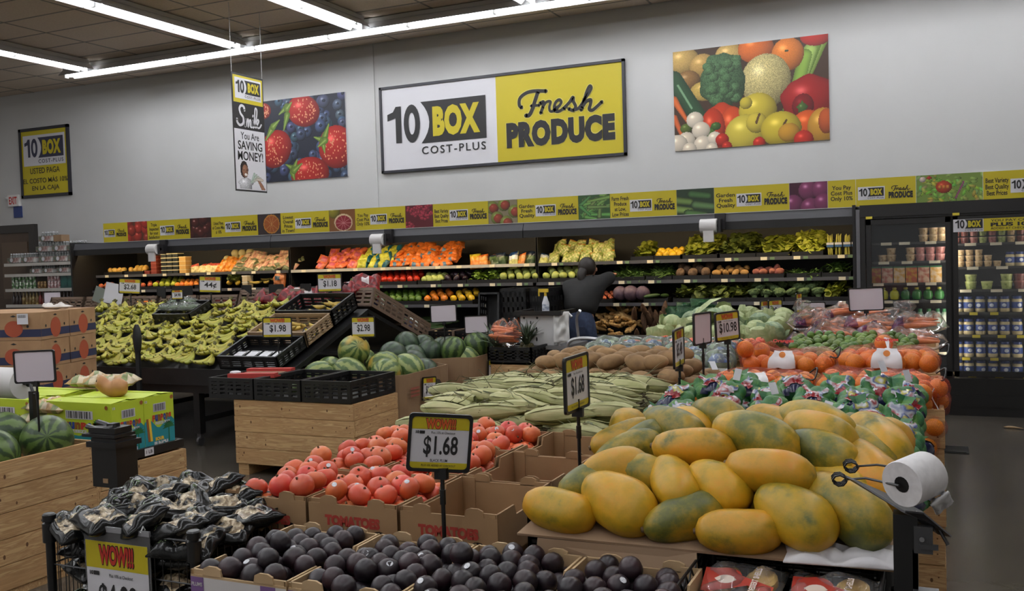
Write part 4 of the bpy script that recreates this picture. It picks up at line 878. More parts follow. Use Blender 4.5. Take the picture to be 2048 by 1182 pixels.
    rows('bunch_mid', 'leafy_bunch', 'loose green bunch between dark bunch and pale lettuce', 'greens', 'top', -1.78, -1.42, .09, 3, .4, rot=.35, zoff=-.06, step=1.2); rows('bunch_lime', 'lettuce', 'pale green lettuce left of the asparagus', 'lettuce', 'top', -1.42, -1.1, .1, 3, .5, rot=.35, zoff=-.06, step=1.2)
    yf, z = SH['top']
    for i in range(4):
        t = thing('asparagus_bundle', 'yellow asparagus bundle with blue and white label, standing upright', 'asparagus', (-1.02+.085*i, yf+.1, z+.11), group='asparagus bundles')
        for k in range(9): link('spear', PM['asparagus'], t, (.017*(k % 3-1)+U(-.004, .004), .017*(k//3-1), U(-.01, .015)), (U(-.06, .06), -PI/2+U(-.08, .08), 0))
        MB().box(-.036, .036, -.036, -.03, -.02, .03).build('label', mat('label_blue', (60, 100, 150), .4), t); MB().box(-.036, .036, -.0375, -.035, .005, .028).build('label_top', wht, t)
    rows('stems', 'green_chili_heap', 'bunch of dark green pods on the tray right of the worker', 'greens', 'mid', -3.42, -3.05, .08, 3, .4, rot=.2, step=1.0, zoff=-.06); rows('stems', 'green_pod_bunch', 'bunch of green pods left of the taro roots', 'greens', 'mid', -3.0, -2.72, .08, 3, .4, rot=.2, step=1.0, zoff=-.06)
    rows('taro', 'taro_root', 'brown taro root on the middle shelf', 'taro', 'mid', -2.7, -2.3, .052, 3, .6); rows('yellow_potato', 'yellow_potato', 'yellow potato right of the taro roots', 'potato', 'mid', -2.26, -1.88, .04, 3, .6, layers=1); rows('sweet_potato', 'sweet_potato', 'reddish sweet potato on the middle shelf', 'sweet potato', 'mid', -1.84, -1.5, .042, 2, .5)
    rows('stems', 'scallion_bunch', 'thin dark stems on the sparse middle tray', 'greens', 'mid', -1.44, -1.12, .07, 1, rot=.15, zoff=-.07); rows('stems', 'green_bunch', 'green bunch in the last middle tray by the cooler', 'greens', 'mid', -1.08, -.82, .08, 2, rot=.2, zoff=-.05)
    rows('cucumber', 'green_bean', 'single green pods lying on the low tray', 'greens', 'low', -3.0, -2.75, .05, 1, rot=.1); rows('bunch_dark', 'leafy_bunch', 'dark leafy bunch over the green plastic liner', 'greens', 'low', -2.66, -2.28, .1, 3, .4, rot=.3, step=1.3, zoff=-.06); rows('bunch_dark', 'leafy_bunch', 'dark leafy bunch above the cabbages', 'greens', 'low', -2.26, -1.88, .1, 3, .4, rot=.3, step=1.3, zoff=-.06)
    rows('broccoli', 'broccoli', 'broccoli head on the left broccoli tray', 'broccoli', 'low', -1.86, -1.48, .055, 4, .7, rot=.4, sc=(1, 1.2)); rows('broccoli', 'broccoli', 'broccoli head on the right broccoli tray', 'broccoli', 'low', -1.46, -1.08, .06, 4, .7, rot=.4, sc=(1.1, 1.3)); rows('bunch_mid', 'sprout_bunch', 'green bunch on the last low tray by the cooler', 'greens', 'low', -1.06, -.82, .08, 3, .4, rot=.3, zoff=-.05)
    # deck
    q = random.Random(2); yf, z = SH['deck']
    for i in range(34): place('cassava_root', PM['cassava'], (q.uniform(-3.12, -2.72), yf+.14+q.uniform(0, .35), z+.05+.3*q.random()), (q.uniform(-.3, .3), q.uniform(.7, 1.5), q.uniform(-.5, .5)+PI/2), 'dark brown cassava root standing in the pile by the ginger', 'cassava', 'cassava roots')
    for i in range(60): a = q.random(); place('ginger_root', PM['ginger'], (q.uniform(-3.6, -3.12), yf+.1+a*.5, z+.06+a*.36+q.uniform(0, .1)), (q.uniform(-.6, .6), q.uniform(-.6, .6), q.uniform(-3, 3)), 'knobbly pale ginger root in the heap right of the worker', 'ginger', 'ginger roots', q.uniform(.9, 1.2))
    for i in range(8): place('cucumber', PM['cucumber'], (-3.75+q.uniform(-.12, .12), yf+.1+.06*i, z+.05+.02*i), (0, 0, q.uniform(-.4, .4)), 'green cucumber lying on the deck by the worker', 'cucumber', 'cucumbers on the deck')
    for i in range(26): place('cucumber', PM['cucumber'], (-5.9+q.uniform(-.25, .25), yf+.1+.02*i, z+.04+.008*i), (0, 0, q.uniform(-.4, .4)), 'dark green cucumber in the heap behind the onions', 'cucumber', 'cucumbers behind the onions', 1.3)
    wb = [bagmesh('bag', [(130, 130, 118), (170, 172, 160)], .3, .12, .05, i, lambda u, v, f: 1 if (u*7) % 1 > .5 else 0, .5) for i in range(2)]
    for i in range(12): place('wrapped_greens', wb[i % 2], (-2.45+q.uniform(-.06, .06), yf+.14+.02*i, z+.04+.032*i), (.1, 0, q.uniform(-.1, .1)), 'plastic wrapped grey-green bundle stacked by the cassava', 'bundle', 'wrapped greens')
    gl = film('green_liner', (44, 96, 64), .6, .15)
    for i in range(3): place('green_plastic_liner', pillow('liner', [gl], .34, .2, .08, i+3, 14, 10, .7), (-2.62+.16*i, 10.24, .97+.04*i), (1.0, .1, .2*i), 'crumpled green plastic liner hanging over the deck', 'plastic liner', 'green liners')
stock()
# ------------------------------------------------------------------ plank crates
WOOD = []
for i in range(3):
    WOOD.append(mat('pine_%d' % i, ((196, 160, 112), (188, 150, 104), (202, 168, 120))[i], .7, col2=((172, 134, 90), (206, 174, 126)), scale=3.5, detail=5, stretch=(1.2, 14, 14), lo=.38, hi=.66, rnd=.06, bump=.08, dist=1.2))
knot = mat('pine_knot', (104, 72, 44), .8)
_PL = {}
def plank(L, H, T, seed):
    key = (round(L, 3), round(H, 3), T, seed % 5)
    if key not in _PL:
        q = random.Random(seed % 5+int(L*100)); mb = MB(); b = .004
        mb.box(-L/2, L/2, -T/2, T/2, b, H-b); mb.box(-L/2+.002, L/2-.002, -T/2+.003, T/2-.003, .001, H-.001)
        mb.m(1)
        for _ in range(int(L*3)+1):
            x, z, r = q.uniform(-L/2+.05, L/2-.05), q.uniform(.03, H-.03), q.uniform(.004, .01)
            mb.add([(x+r*.8*math.cos(a*.785), -T/2-.0006, z+r*1.3*math.sin(a*.785)) for a in range(8)], [tuple(range(8))])
        for x in (-L/2+.03, L/2-.03):
            for z in (H*.3, H*.7): mb.add([(x+.004*math.cos(a), -T/2-.0006, z+.004*math.sin(a)) for a in (0, 1.05, 2.1, 3.14, 4.2, 5.2)], [(0, 1, 2, 3, 4, 5)])
        me = bpy.data.meshes.new('plank'); me.from_pydata(mb.v, [], mb.f); me.materials.append(WOOD[seed % 3]); me.materials.append(knot); me.polygons.foreach_set('material_index', mb.mi); me.update(); _PL[key] = me
    return _PL[key]
def wooden_crate(base, w, d, h, n, label, pallet=.09, floor_z=None, seed=0, sides='NSEW'):
    """crate on pallet feet; base = centre of the footprint; boards stacked n high on four sides"""
    t = thing('wooden_crate', label, 'crate', base, group='wooden produce crates'); T = .02; bh = (h-pallet)/n; q = random.Random(seed+int(w*31))
    for k in range(n):
        z = pallet+k*bh
        if 'S' in sides: link('plank', plank(w, bh, T, k+seed), t, (q.uniform(-.004, .004), -d/2+T/2, z))
        if 'N' in sides: link('plank', plank(w, bh, T, k+1+seed), t, (0, d/2-T/2, z), (0, 0, PI))
        if 'E' in sides: link('plank', plank(d-2*T, bh, T, k+2+seed), t, (w/2-T/2+q.uniform(-.002, .002), 0, z), (0, 0, PI/2))
        if 'W' in sides: link('plank', plank(d-2*T, bh, T, k+3+seed), t, (-w/2+T/2, 0, z), (0, 0, -PI/2))
    fz = floor_z if floor_z is not None else h-.05
    MB().box(-w/2+T, w/2-T, -d/2+T, d/2-T, fz-.02, fz).build('floor_board', WOOD[1], t)
    for sx in (-1, 0, 1):
        MB().box(sx*(w/2-.06)-.05, sx*(w/2-.06)+.05, -d/2+.015, d/2-.015, 0, pallet).build('foot', WOOD[0], t)
    for sx in (-1, 1):
        for sy in (-1, 1): MB().box(sx*(w/2-T-.02)-.018, sx*(w/2-T-.02)+.018, sy*(d/2-T-.02)-.018, sy*(d/2-T-.02)+.018, pallet, h-.01).build('corner_post', WOOD[2], t)
    return t
# ------------------------------------------------------------------ price signs on poles
wow_m = mat('wow_orange', (206, 92, 36), .5); pink_w = mat('card_back', (205, 196, 204), .55); plas = mat('sign_plastic', (22, 22, 23), .35)
def ring(w, h, r, t, y0, y1):
    """rounded rectangular frame in XZ"""
    mb = MB(); o = []; n = 5
    for sx, sz, a0 in ((1, 1, 0), (-1, 1, PI/2), (-1, -1, PI), (1, -1, 1.5*PI)):
        for k in range(n): a = a0+PI/2*k/(n-1); o.append((sx*(w/2-r)+r*math.cos(a), sz*(h/2-r)+r*math.sin(a)))
    i_ = [(x*(1-2*t/w), z*(1-2*t/h)) for x, z in o]; k = len(o)
    vs = [(x, y0, z) for x, z in o]+[(x, y0, z) for x, z in i_]+[(x, y1, z) for x, z in o]+[(x, y1, z) for x, z in i_]; fs = []
    for a in range(k):
        b = (a+1) % k; fs += [(a, b, k+b, k+a), (2*k+b, 2*k+a, 3*k+a, 3*k+b), (a, 2*k+a, 2*k+b, b), (k+b, 3*k+b, 3*k+a, k+a)]
    return mb.add(vs, fs)
_SG = {}
def price_sign(loc, price, label, w=.2, h=.17, yaw=0, tilt=0, roll=0, pole=.3, blank=False, item='', name='price_sign', back=None, group=None, dark=False):
    """loc = centre of the card; local front is -Y; pole goes straight down"""
    t = thing(name, label, 'price sign', loc, (0, 0, 0), group)
    R = Euler((tilt, roll, yaw)).to_matrix().to_4x4()
    key = (w, h)
    if key not in _SG:
        _SG[key] = (ring(w, h, .012, .009, -.005, .005).mesh('frame', plas, False), MB().box(-w/2+.006, w/2-.006, -.002, .002, -h/2+.006, h/2-.006).mesh('card', wht, False), MB().box(-w/2+.006, w/2-.006, -.002, .002, -h/2+.006, h/2-.006).mesh('card', pink_w, False), MB().box(-w/2+.006, w/2-.006, -.003, .003, -h/2+.006, h/2-.006).mesh('card', plas, False))
    f, c, cb, ck = _SG[key]
    def put(nm, me): o = link(nm, me, t); o.matrix_local = R; return o
    put('frame', f); put('card', ck if dark else (cb if blank else c))
    if not blank and not dark:
        k = (w, h, price, item)
        if k not in _SG:
            W, H = w-.018, h-.018; mb = MB(); y = -.0026; mb.m(0)
            mb.add([(-W/2, y, H/2-.24*H), (W/2, y, H/2-.24*H), (W/2, y, H/2), (-W/2, y, H/2)], [(0, 1, 2, 3)]); mb.add([(-W/2, y, -H/2), (W/2, y, -H/2), (W/2, y, -H/2+.12*H), (-W/2, y, -H/2+.12*H)], [(0, 1, 2, 3)])
            m1 = bpy.data.meshes.new('yellow_band'); m1.from_pydata(mb.v, [], mb.f); m1.materials.append(yel)
            mb = MB(); mb.m(0); put_text(mb, 'WOW!!!', 0, H/2-.13*H, W*.54, H*.22, .09, y=y-.0006); mb.m(1); put_text(mb, 'WOW!!!', 0, H/2-.13*H, W*.52, H*.2, .05, y=y-.0012)
            m2 = bpy.data.meshes.new('wow_lettering'); m2.from_pydata(mb.v, [], mb.f); m2.materials.append(blk); m2.materials.append(wow_m); m2.polygons.foreach_set('material_index', mb.mi)
            mb = MB(); put_text(mb, price, .02*W, -.07*H, W*(.6 if len(price) < 6 else .8), H*.42, .02, y=y-.0006)
            put_text(mb, 'Plus 10% at Checkout', .05*W, .2*H, W*.42, H*.045, .005, y=y-.0006); put_text(mb, '10', -.4*W, .2*H, W*.06, H*.06, .05, y=y-.0006)
            mb.add([(-.36*W, y-.0006, .17*H), (-.27*W, y-.0006, .17*H), (-.27*W, y-.0006, .23*H), (-.36*W, y-.0006, .23*H)], [(0, 1, 2, 3)])
            if item: put_text(mb, item, 0, -.34*H, W*.3, H*.055, .004, y=y-.0006)
            put_text(mb, 'PLUS 10% ADDED AT CHECKOUT', 0, -.44*H, W*.6, H*.04, .004, y=y-.0006)
            m3 = bpy.data.meshes.new('price_lettering'); m3.from_pydata(mb.v, [], mb.f); m3.materials.append(blk); _SG[k] = (m1, m2, m3)
        for nm, me in zip(('yellow_band', 'wow_lettering', 'price_lettering'), _SG[k]): put(nm, me)
    if pole:
        MB().tube([(0, .008, -pole), (0, .008, -h*.3)], .006, 8).box(-.018, .018, -.004, .012, -h/2-.02, -h/2+.01).tube([(0, .008, -h/2-.09), (0, .008, -h/2-.05)], .0085, 8).build('pole', plas, t)
    return t
# ------------------------------------------------------------------ glass-door cooler at the right
gold_t = mat('tag_yellow', (216, 196, 60), .5)
def cooler():
    t = thing('glass_door_cooler', 'tall black cooler with glass doors beside the open produce case', 'cooler', (-.68, 10.0, 0)); D = 1.1; W = 3.4
    b = MB().box(0, W, .05, D, 0, .36).box(0, W, -.02, .05, 0, .36).box(0, W, -.03, -.01, .09, .2).build('base', mat('cooler_black', (22, 22, 22), .35), t)
    MB().box(0, W, .0, D, 1.93, 2.07).box(0, W, -.015, 0, 1.95, 2.0).build('header', case_k, t)
    MB().box(0, .05, .0, D, .36, 1.93).box(W-.05, W, 0, D, .36, 1.93).box(.05, W-.05, D-.05, D, .36, 1.93).build('cabinet', case_k, t)
    MB().box(-.035, .0, -.01, .06, .0, 2.03).build('corner_post', mat('post_grey', (110, 110, 114), .4, .3), t)
    glass = film('door_glass', (170, 180, 190), .035, .02, gloss=.9)
    for i in range(4):
        x0 = .06+.78*i; x1 = x0+.76
        d = MB().box(x0, x0+.045, -.03, .02, .38, 1.92).box(x1-.045, x1, -.03, .02, .38, 1.92).box(x0, x1, -.03, .02, .38, .43).box(x0, x1, -.03, .02, 1.87, 1.92).build('door', case_k, t)
        MB().box(x0+.045, x1-.045, -.012, -.006, .43, 1.87).build('glass_pane', glass, d)
        MB().tube([(x0+.03, -.06, .9), (x0+.03, -.06, 1.4)], .012, 6).box(x0+.02, x0+.04, -.06, -.03, .92, .95).box(x0+.02, x0+.04, -.06, -.03, 1.35, 1.38).build('handle', case_k, d) if i > 1 else None
        MB().box(x0+.0, x0+.06, -.034, -.0305, 1.93, 1.955).build('yellow_sticker', gold_t, t)
        MB().box(x1-.02, x1+.04, .0, .05, .42, 1.9).build('mullion', case_k, t); MB().box(x1+.0, x1+.02, .052, .06, .45, 1.85).build('light_strip', mat('cooler_led', (255, 248, 236), .4, emit=CASE_LED*.8), t)
    shelves = {0: (1.69, 1.5, 1.285, 1.11, .84, .6), 1: (1.66, 1.43, 1.21, .99, .77, .55, .365)}
    tg = MB().box(-.05, .05, -.004, 0, -.014, .014).mesh('price_tag', tag_m, False); ty = MB().box(-.035, .035, -.004, 0, -.014, .014).mesh('price_tag', gold_t, False)
    for i in range(4):
        x0 = .08+.78*i
        for k, z in enumerate(shelves[0 if i == 0 else 1]):
            o = MB().box(x0, x0+.74, .1, .9, z-.02, z).build('shelf', mat('cooler_shelf', (60, 58, 56), .5), t)
            for j in (0, 1, 2):
                if i < 2: link('price_tag', ty if (i == 1 and k > 2) else tg, o, (x0+.13+.24*j+U(-.05, .05), .098, z-.012))
    # sign on the second door
    s = thing('cooler_door_sign', 'narrow white and yellow sign across the top of the right glass door', 'sign', (.165, 9.965, 1.83), group=None)
    MB().box(0, .7, -.004, 0, -.06, .06).build('board', yel, s); mb = MB(); mb.m(2); mb.add([(0, -.0045, -.06), (.26, -.0045, -.06), (.26, -.0045, .06), (0, -.0045, .06)], [(0, 1, 2, 3)]); logo(mb, .135, .008, .235, -.005, 0, 1)
    mb.m(0); put_text(mb, 'YOU PAY COST', .5, .038, .36, .022, .015, y=-.006); put_text(mb, 'PLUS 10%', .5, 0, .36, .036, .05, y=-.006); put_text(mb, 'ADDED AT CHECKOUT', .5, -.037, .36, .02, .012, y=-.006); flat(mb, 'lettering', [blk, yel, wht], s)
    # jars, tubs, cups, bottles
    cap = mat('cap_blue', (44, 62, 116), .4); lab = mat('label_navy', (54, 76, 140), .45); may = mat('mayonnaise', (206, 190, 146), .35); wl = mat('label_white', (206, 212, 224), .45)
    mb = MB(); mb.m(0).lathe([(.042, 0), (.047, .012), (.047, .035)], 14); mb.m(1).lathe([(.0475, .035), (.0475, .095)], 14); mb.m(0).lathe([(.047, .095), (.044, .115), (.036, .125)], 14); mb.m(2).lathe([(.04, .124), (.041, .126), (.041, .148), (.038, .15)], 14); mb.m(3).sphere((0, -.0445, .064), .02, 10, 6, (1, .25, 1)); jar = mb.mesh('jar', [may, lab, cap, wl], True, 40)
    cup = {}
    for k, c, l in (('pink', (190, 130, 120), (150, 70, 66)), ('beige', (206, 178, 132), (150, 110, 60)), ('green', (176, 186, 110), (120, 140, 70)), ('brown', (120, 66, 56), (80, 44, 40))):
        mb = MB(); mb.m(0).lathe([(.036, 0), (.044, .05), (.044, .055)], 14); mb.m(1).lathe([(.046, .055), (.046, .066), (.03, .068)], 14); cup[k] = mb.mesh('cup', [mat('cup_'+k, c, .35, col2=l, scale=40, lo=.5, hi=.7), mat('cup_lid_'+k, tuple(min(255, v+24) for v in c), .3)], True, 40)
    X0 = -.68
    def row(me, name, xs, z, y, lb, cat, depth=1, dz=.068, n=1, sc=None):
        for i, x in enumerate(xs):
            for k in range(n if not hasattr(n, '__len__') else n[i]): 
                for d in range(depth): place(name, me, (x, y+d*.1, z+.001+k*dz), (0, 0, U(-.5, .5)), lb, cat, 'cooler: '+lb[:50], sc)
    row(cup['beige'], 'dip_cup', [-.1, -.01, .07], 1.69, 10.2, 'beige lidded cup on the top shelf of the left glass door', 'cup', 2, n=2); row(cup['pink'], 'dip_cup', [.04], 1.69, 10.34, 'pink lidded cup at the back of the top cooler shelf', 'cup', 1, n=2)
    row(cup['beige'], 'dip_cup', [-.48, -.4, -.22, ], 1.5, 10.2, 'beige lidded cup on the second shelf behind the left glass door', 'cup', 2, n=[1, 2, 2]); row(cup['pink'], 'dip_cup', [-.13, -.04, .05], 1.5, 10.2, 'pink lidded cup stacked on the second cooler shelf', 'cup', 2, n=2)
    cart = [MB().box(-.052, .052, -.05, .05, 0, .15).mesh('c', mat('carton_%d' % i, c, .45, col2=c2, scale=22, lo=.4, hi=.6), False) for i, (c, c2) in enumerate((((206, 150, 60), (190, 90, 60)), ((190, 110, 90), (216, 180, 150)), ((214, 160, 70), (226, 200, 160))))]
    lidm = MB().box(-.053, .053, -.051, .051, 0, .014).mesh('lid', mat('carton_lid', (70, 130, 84), .5), False)
    for i in range(6):
        t2 = thing('noodle_carton', 'orange printed carton with a green lid in the cooler row', 'carton', (-.55+.112*i, 10.22, 1.286), group='cartons in the cooler'); link('body', cart[i % 3], t2); link('lid', lidm, t2, (0, 0, .15))
    for i in range(7):
        g = i > 2; t2 = thing('citrus_juice_bottle', ('round green lime-shaped' if g else 'round yellow lemon-shaped')+' juice bottle with yellow cap in the cooler', 'bottle', (-.58+.103*i, 10.21, 1.112), group='round citrus juice bottles')
        MB().lathe([(.02, 0), (.04, .008), (.048, .045), (.04, .085), (.018, .1), (.018, .108)], 14).build('body', mat('juice_green' if g else 'juice_yellow', (60, 130, 60) if g else (212, 210, 40), .2), t2, True); MB().lathe([(.02, .106), (.02, .125), (.017, .126)], 12).build('cap', mat('juice_cap', (206, 200, 70), .4), t2, True)
    sal = MB(); sal.m(0).lathe([(.03, 0), (.033, .02), (.033, .12), (.02, .15)], 12); sal.m(1).lathe([(.02, .15), (.02, .18), (.017, .181)], 12); sal = sal.mesh('b', [mat('dressing', (200, 206, 190), .3, col2=(80, 140, 90), scale=14), mat('dressing_cap', (60, 130, 80), .4)], True, 40)
    row(sal, 'dressing_bottle', [-.14, -.06, .02, .08], .84, 10.22, 'white dressing bottle with green cap on a low cooler shelf', 'bottle')
    jx = [.19+.105*i for i in range(6)]; jx[0] = .2
    for z in (.99, .77, .55, .365): row(jar, 'mayonnaise_jar', jx, z, 10.2, 'blue-capped mayonnaise jar in the shelf row at '+{.99: 'the fourth shelf', .77: 'the fifth shelf', .55: 'the sixth shelf', .365: 'the bottom shelf'}[z]+' of the right door', 'jar', 2)
    row(cup['green'], 'guacamole_tub', [.32, .46, .63], 1.21, 10.22, 'green dip tub behind the right glass door', 'tub', 1, n=[2, 1, 2], sc=1.15); row(cup['brown'], 'salsa_tub', [.74], 1.21, 10.22, 'dark red dip tub behind the right glass door', 'tub', n=2, sc=1.15)
    row(cup['beige'], 'spread_tub', [.23, .31, .39, .47, .55], 1.43, 10.2, 'small beige spread tub stacked behind the right door', 'tub', 1, .056, [3, 3, 3, 2, 1], .8); row(jar, 'dressing_jar', [.66, .74], 1.43, 10.2, 'blue-capped dressing jar on the second shelf of the right door', 'jar', sc=.9)
    for i, k in enumerate(('pink', 'brown', 'pink', 'green', 'pink', 'green', 'beige', 'brown')): row(cup[k], 'deli_jar', [.19+.08*i], 1.66, 10.2, 'small '+k+' jar half hidden by the door sign', 'jar', 1, n=2, sc=.85)
cooler()

# ------------------------------------------------------------------ grocery shelving at the far left
def gondola():
    gm = mat('gondola_back', (104, 92, 82), .6); sm = mat('gondola_shelf', (196, 192, 184), .5)
    t = thing('grocery_shelf', 'tall grey grocery shelving unit stocked with drinks at the far left', 'shelving', (-13.4, 11.0, 0)); h = 1.0
    MB().box(-h, h, .42, .5, 0, 1.9).build('back_panel', gm, t)
    zs = (1.815, 1.635, 1.385, 1.12, .8, .45)
    for z in zs: MB().box(-h, h, 0, .42, z-.03, z).box(-h, h, -.012, 0, z-.045, z+.005).build('shelf', sm, t)
    MB().box(-h, h, .0, .42, 0, .12).build('base', gm, t)
    # shrink-wrapped bottle packs: bottles under a printed wrap
    bt = MB().lathe([(.028, 0), (.03, .02), (.03, .1), (.012, .14), (.012, .16)], 8).mesh('bottle', film('bottle_clear', (170, 176, 174), .5, .1), True); cp = MB().lathe([(.014, .155), (.014, .17), (.01, .171)], 8).mesh('cap', mat('bottle_cap', (206, 206, 210), .4), True)
    wr = MB().box(-.155, .155, -.1, .1, .015, .1).mesh('wrap', mat('pack_wrap', (86, 100, 84), .35, col2=((150, 110, 104), (200, 200, 196)), scale=9, lo=.4, hi=.62, stretch=(1, .2, .6)), False); rd = MB().lathe([(.035, -.001), (.035, .001)], 12, Matrix.Rotation(PI/2, 4, 'X')).mesh('round_label', wht, False)
    def pack(x, y, z, lab, s=1):
        p = thing('bottle_pack', lab, 'drinks pack', (x, y, z), group='shrink-wrapped bottle packs', scale=s)
        for i in range(5):
            for j in (-1, 1): link('bottle', bt, p, (-.124+.062*i, j*.04, 0)); link('cap', cp, p, (-.124+.062*i, j*.04, 0))
        link('wrap', wr, p); link('round_label', rd, p, (-.05, -.102, .06))
    y = 11.12
    for x in (-14.2, -13.86, -13.44, -13.1, -12.76): pack(x, y, 1.816, 'wrapped pack of clear bottles on the top shelf, bottom of its stack')
    for x in (-13.5, -13.12, -12.78): pack(x, y, 1.985, 'wrapped pack of clear bottles in the second layer of the top stack')
    pack(-13.42, y, 2.155, 'wrapped pack of clear bottles on the very top of the stack')
    place('cardboard_carton', MB().box(-.09, .09, -.08, .08, 0, .11).mesh('cardboard_carton', mat('kraft', (150, 122, 94), .8), False), (-13.16, y, 2.156), (0, 0, 0), 'small plain carton on top of the bottle packs', 'carton')
    for x, s in ((-13.7, .8), (-13.4, .8), (-13.05, .85)): pack(x, y-.02, 1.636, 'small wrapped bottle pack on the second shelf', s)
    cans = {k: MB().lathe([(.024, 0), (.028, .01), (.028, .105), (.022, .12)], 10).mesh('can', mat('can_'+k, c, .3, .2, col2=c2, scale=30, lo=.45, hi=.6), True) for k, c, c2 in (('g', (80, 120, 70), (206, 210, 200)), ('b', (110, 80, 50), (170, 140, 90)), ('p', (170, 130, 130), (216, 206, 206)), ('t', (30, 90, 80), (20, 60, 60)))}
    bot = {k: MB().lathe([(.03, 0), (.032, .02), (.032, .11), (.012, .17), (.012, .22)], 10).mesh('bt', mat('soda_'+k, c, .25, col2=c2, scale=20, lo=.5, hi=.62), True) for k, c, c2 in (('dark', (40, 30, 28), (60, 40, 36)), ('red', (120, 40, 34), (60, 30, 28)), ('amber', (110, 84, 40), (170, 150, 90)))}
    for i in range(7):
        for l in range(2): place('green_can', cans['g'], (-14.28+.085*i, 11.06, 1.386+.121*l), (0, 0, U(0, 6)), 'green and white can in the left stack on the third shelf', 'can', 'green cans')
    for i in range(3): place('amber_can', cans['b'], (-13.66+.07*i, 11.06, 1.386), (0, 0, U(0, 6)), 'tan can beside the green cans', 'can', 'tan cans')
    for i in range(4):
        for l in range(2): place('pink_can', cans['p'], (-13.42+.075*i, 11.06, 1.386+.121*l), (0, 0, U(0, 6)), 'pale pink can in the middle of the third shelf', 'can', 'pink cans')
    for i in range(2): place('teal_carton', MB().box(-.075, .075, -.06, .06, 0, .21).mesh('teal_carton', mat('teal_box', (30, 92, 84), .4, col2=(20, 66, 66), scale=12), False), (-13.05+.155*i, 11.09, 1.386), (0, 0, 0), 'dark teal drinks carton on the third shelf, '+('left' if i == 0 else 'right')+' one', 'carton')
    place('fruit_carton', MB().box(-.07, .07, -.06, .06, 0, .17).mesh('fruit_carton', mat('fruit_box', (190, 180, 150), .4, col2=((150, 60, 50), (90, 120, 60)), scale=12), False), (-12.72, 11.09, 1.386), (0, 0, .1), 'pale carton with fruit print at the right of the third shelf', 'carton')
    place('grey_snack_bag', bagmesh('bag', [(90, 92, 90), (170, 172, 170)], .2, .24, .09, 3, lambda u, v, f: 1 if (u+v) % .8 > .5 else 0), (-12.52, 11.1, 1.5), (1.2, .3, .2), 'crinkled grey bag leaning at the shelf end', 'bag')
    for i in range(24):
        k = 'dark' if i > 11 or i < 3 else ('red' if i > 7 else 'amber'); place('soda_bottle', bot[k], (-14.3+.08*i, 11.07, 1.121), (0, 0, U(0, 6)), {'dark': 'dark cola bottle', 'red': 'reddish soda bottle', 'amber': 'amber soda bottle'}[k]+' on the fourth grocery shelf', 'bottle', 'soda bottles '+k)
    # tall pack of clear bottles at the picture's left edge
    for i in range(5): pack(-14.62+.0*i, 10.6, .62+.2*i, 'wrapped water pack in the pile at the left edge', 1.15)
    MB_ = MB().box(-.3, .3, -.25, .25, 0, .6).box(-.3, .3, -.27, -.25, .05, .58); place('display_base', MB_.mesh('display_base', mat('kraft2', (120, 112, 104), .8), False), (-14.62, 10.6, 0.0), (0, 0, 0), 'low grey base under the water packs at the left edge', 'display base')
gondola()

# ------------------------------------------------------------------ crates and cart by the worker
def rpc_mesh(w, d, h, slots=3):
    """folding produce crate: floor tray, rim and slotted walls"""
    mb = MB(); k = .012
    mb.box(-w/2, w/2, -d/2, d/2, 0, .015)
    for ax in (0, 1):
        L = w if ax == 0 else d; o = d/2 if ax == 0 else w/2
        for s in (-1, 1):
            def bar(a, b, z0, z1, dp=k):
                if ax == 0: mb.box(a, b, min(s*o, s*(o-dp)), max(s*o, s*(o-dp)), z0, z1)
                else: mb.box(min(s*o, s*(o-dp)), max(s*o, s*(o-dp)), a, b, z0, z1)
            bar(-L/2, L/2, 0, .035); bar(-L/2, L/2, h-.03, h, k*1.6); n = 5
            for i in range(n+1): x = -L/2+(L-.03)*i/n; bar(x, x+.03, .03, h-.03)
            for i in range(slots): z = .035+(h-.07)*(i+.5)/slots; bar(-L/2, L/2, z, z+(h-.07)/slots*.5, k*.7)
    return mb.mesh('crate', [], False)
_R = {}
def rpc(w, d, h, m, loc, rot, label, group, name='produce_crate'):
    key = (w, d, h, m.name)
    if key not in _R:
        me = rpc_mesh(w, d, h); me.materials.append(m); _R[key] = me
    return place(name, _R[key], loc, rot, label, 'crate', group)
rpc_k = mat('crate_black', (24, 24, 25), .4); rpc_b = mat('crate_brown', (112, 92, 76), .55)
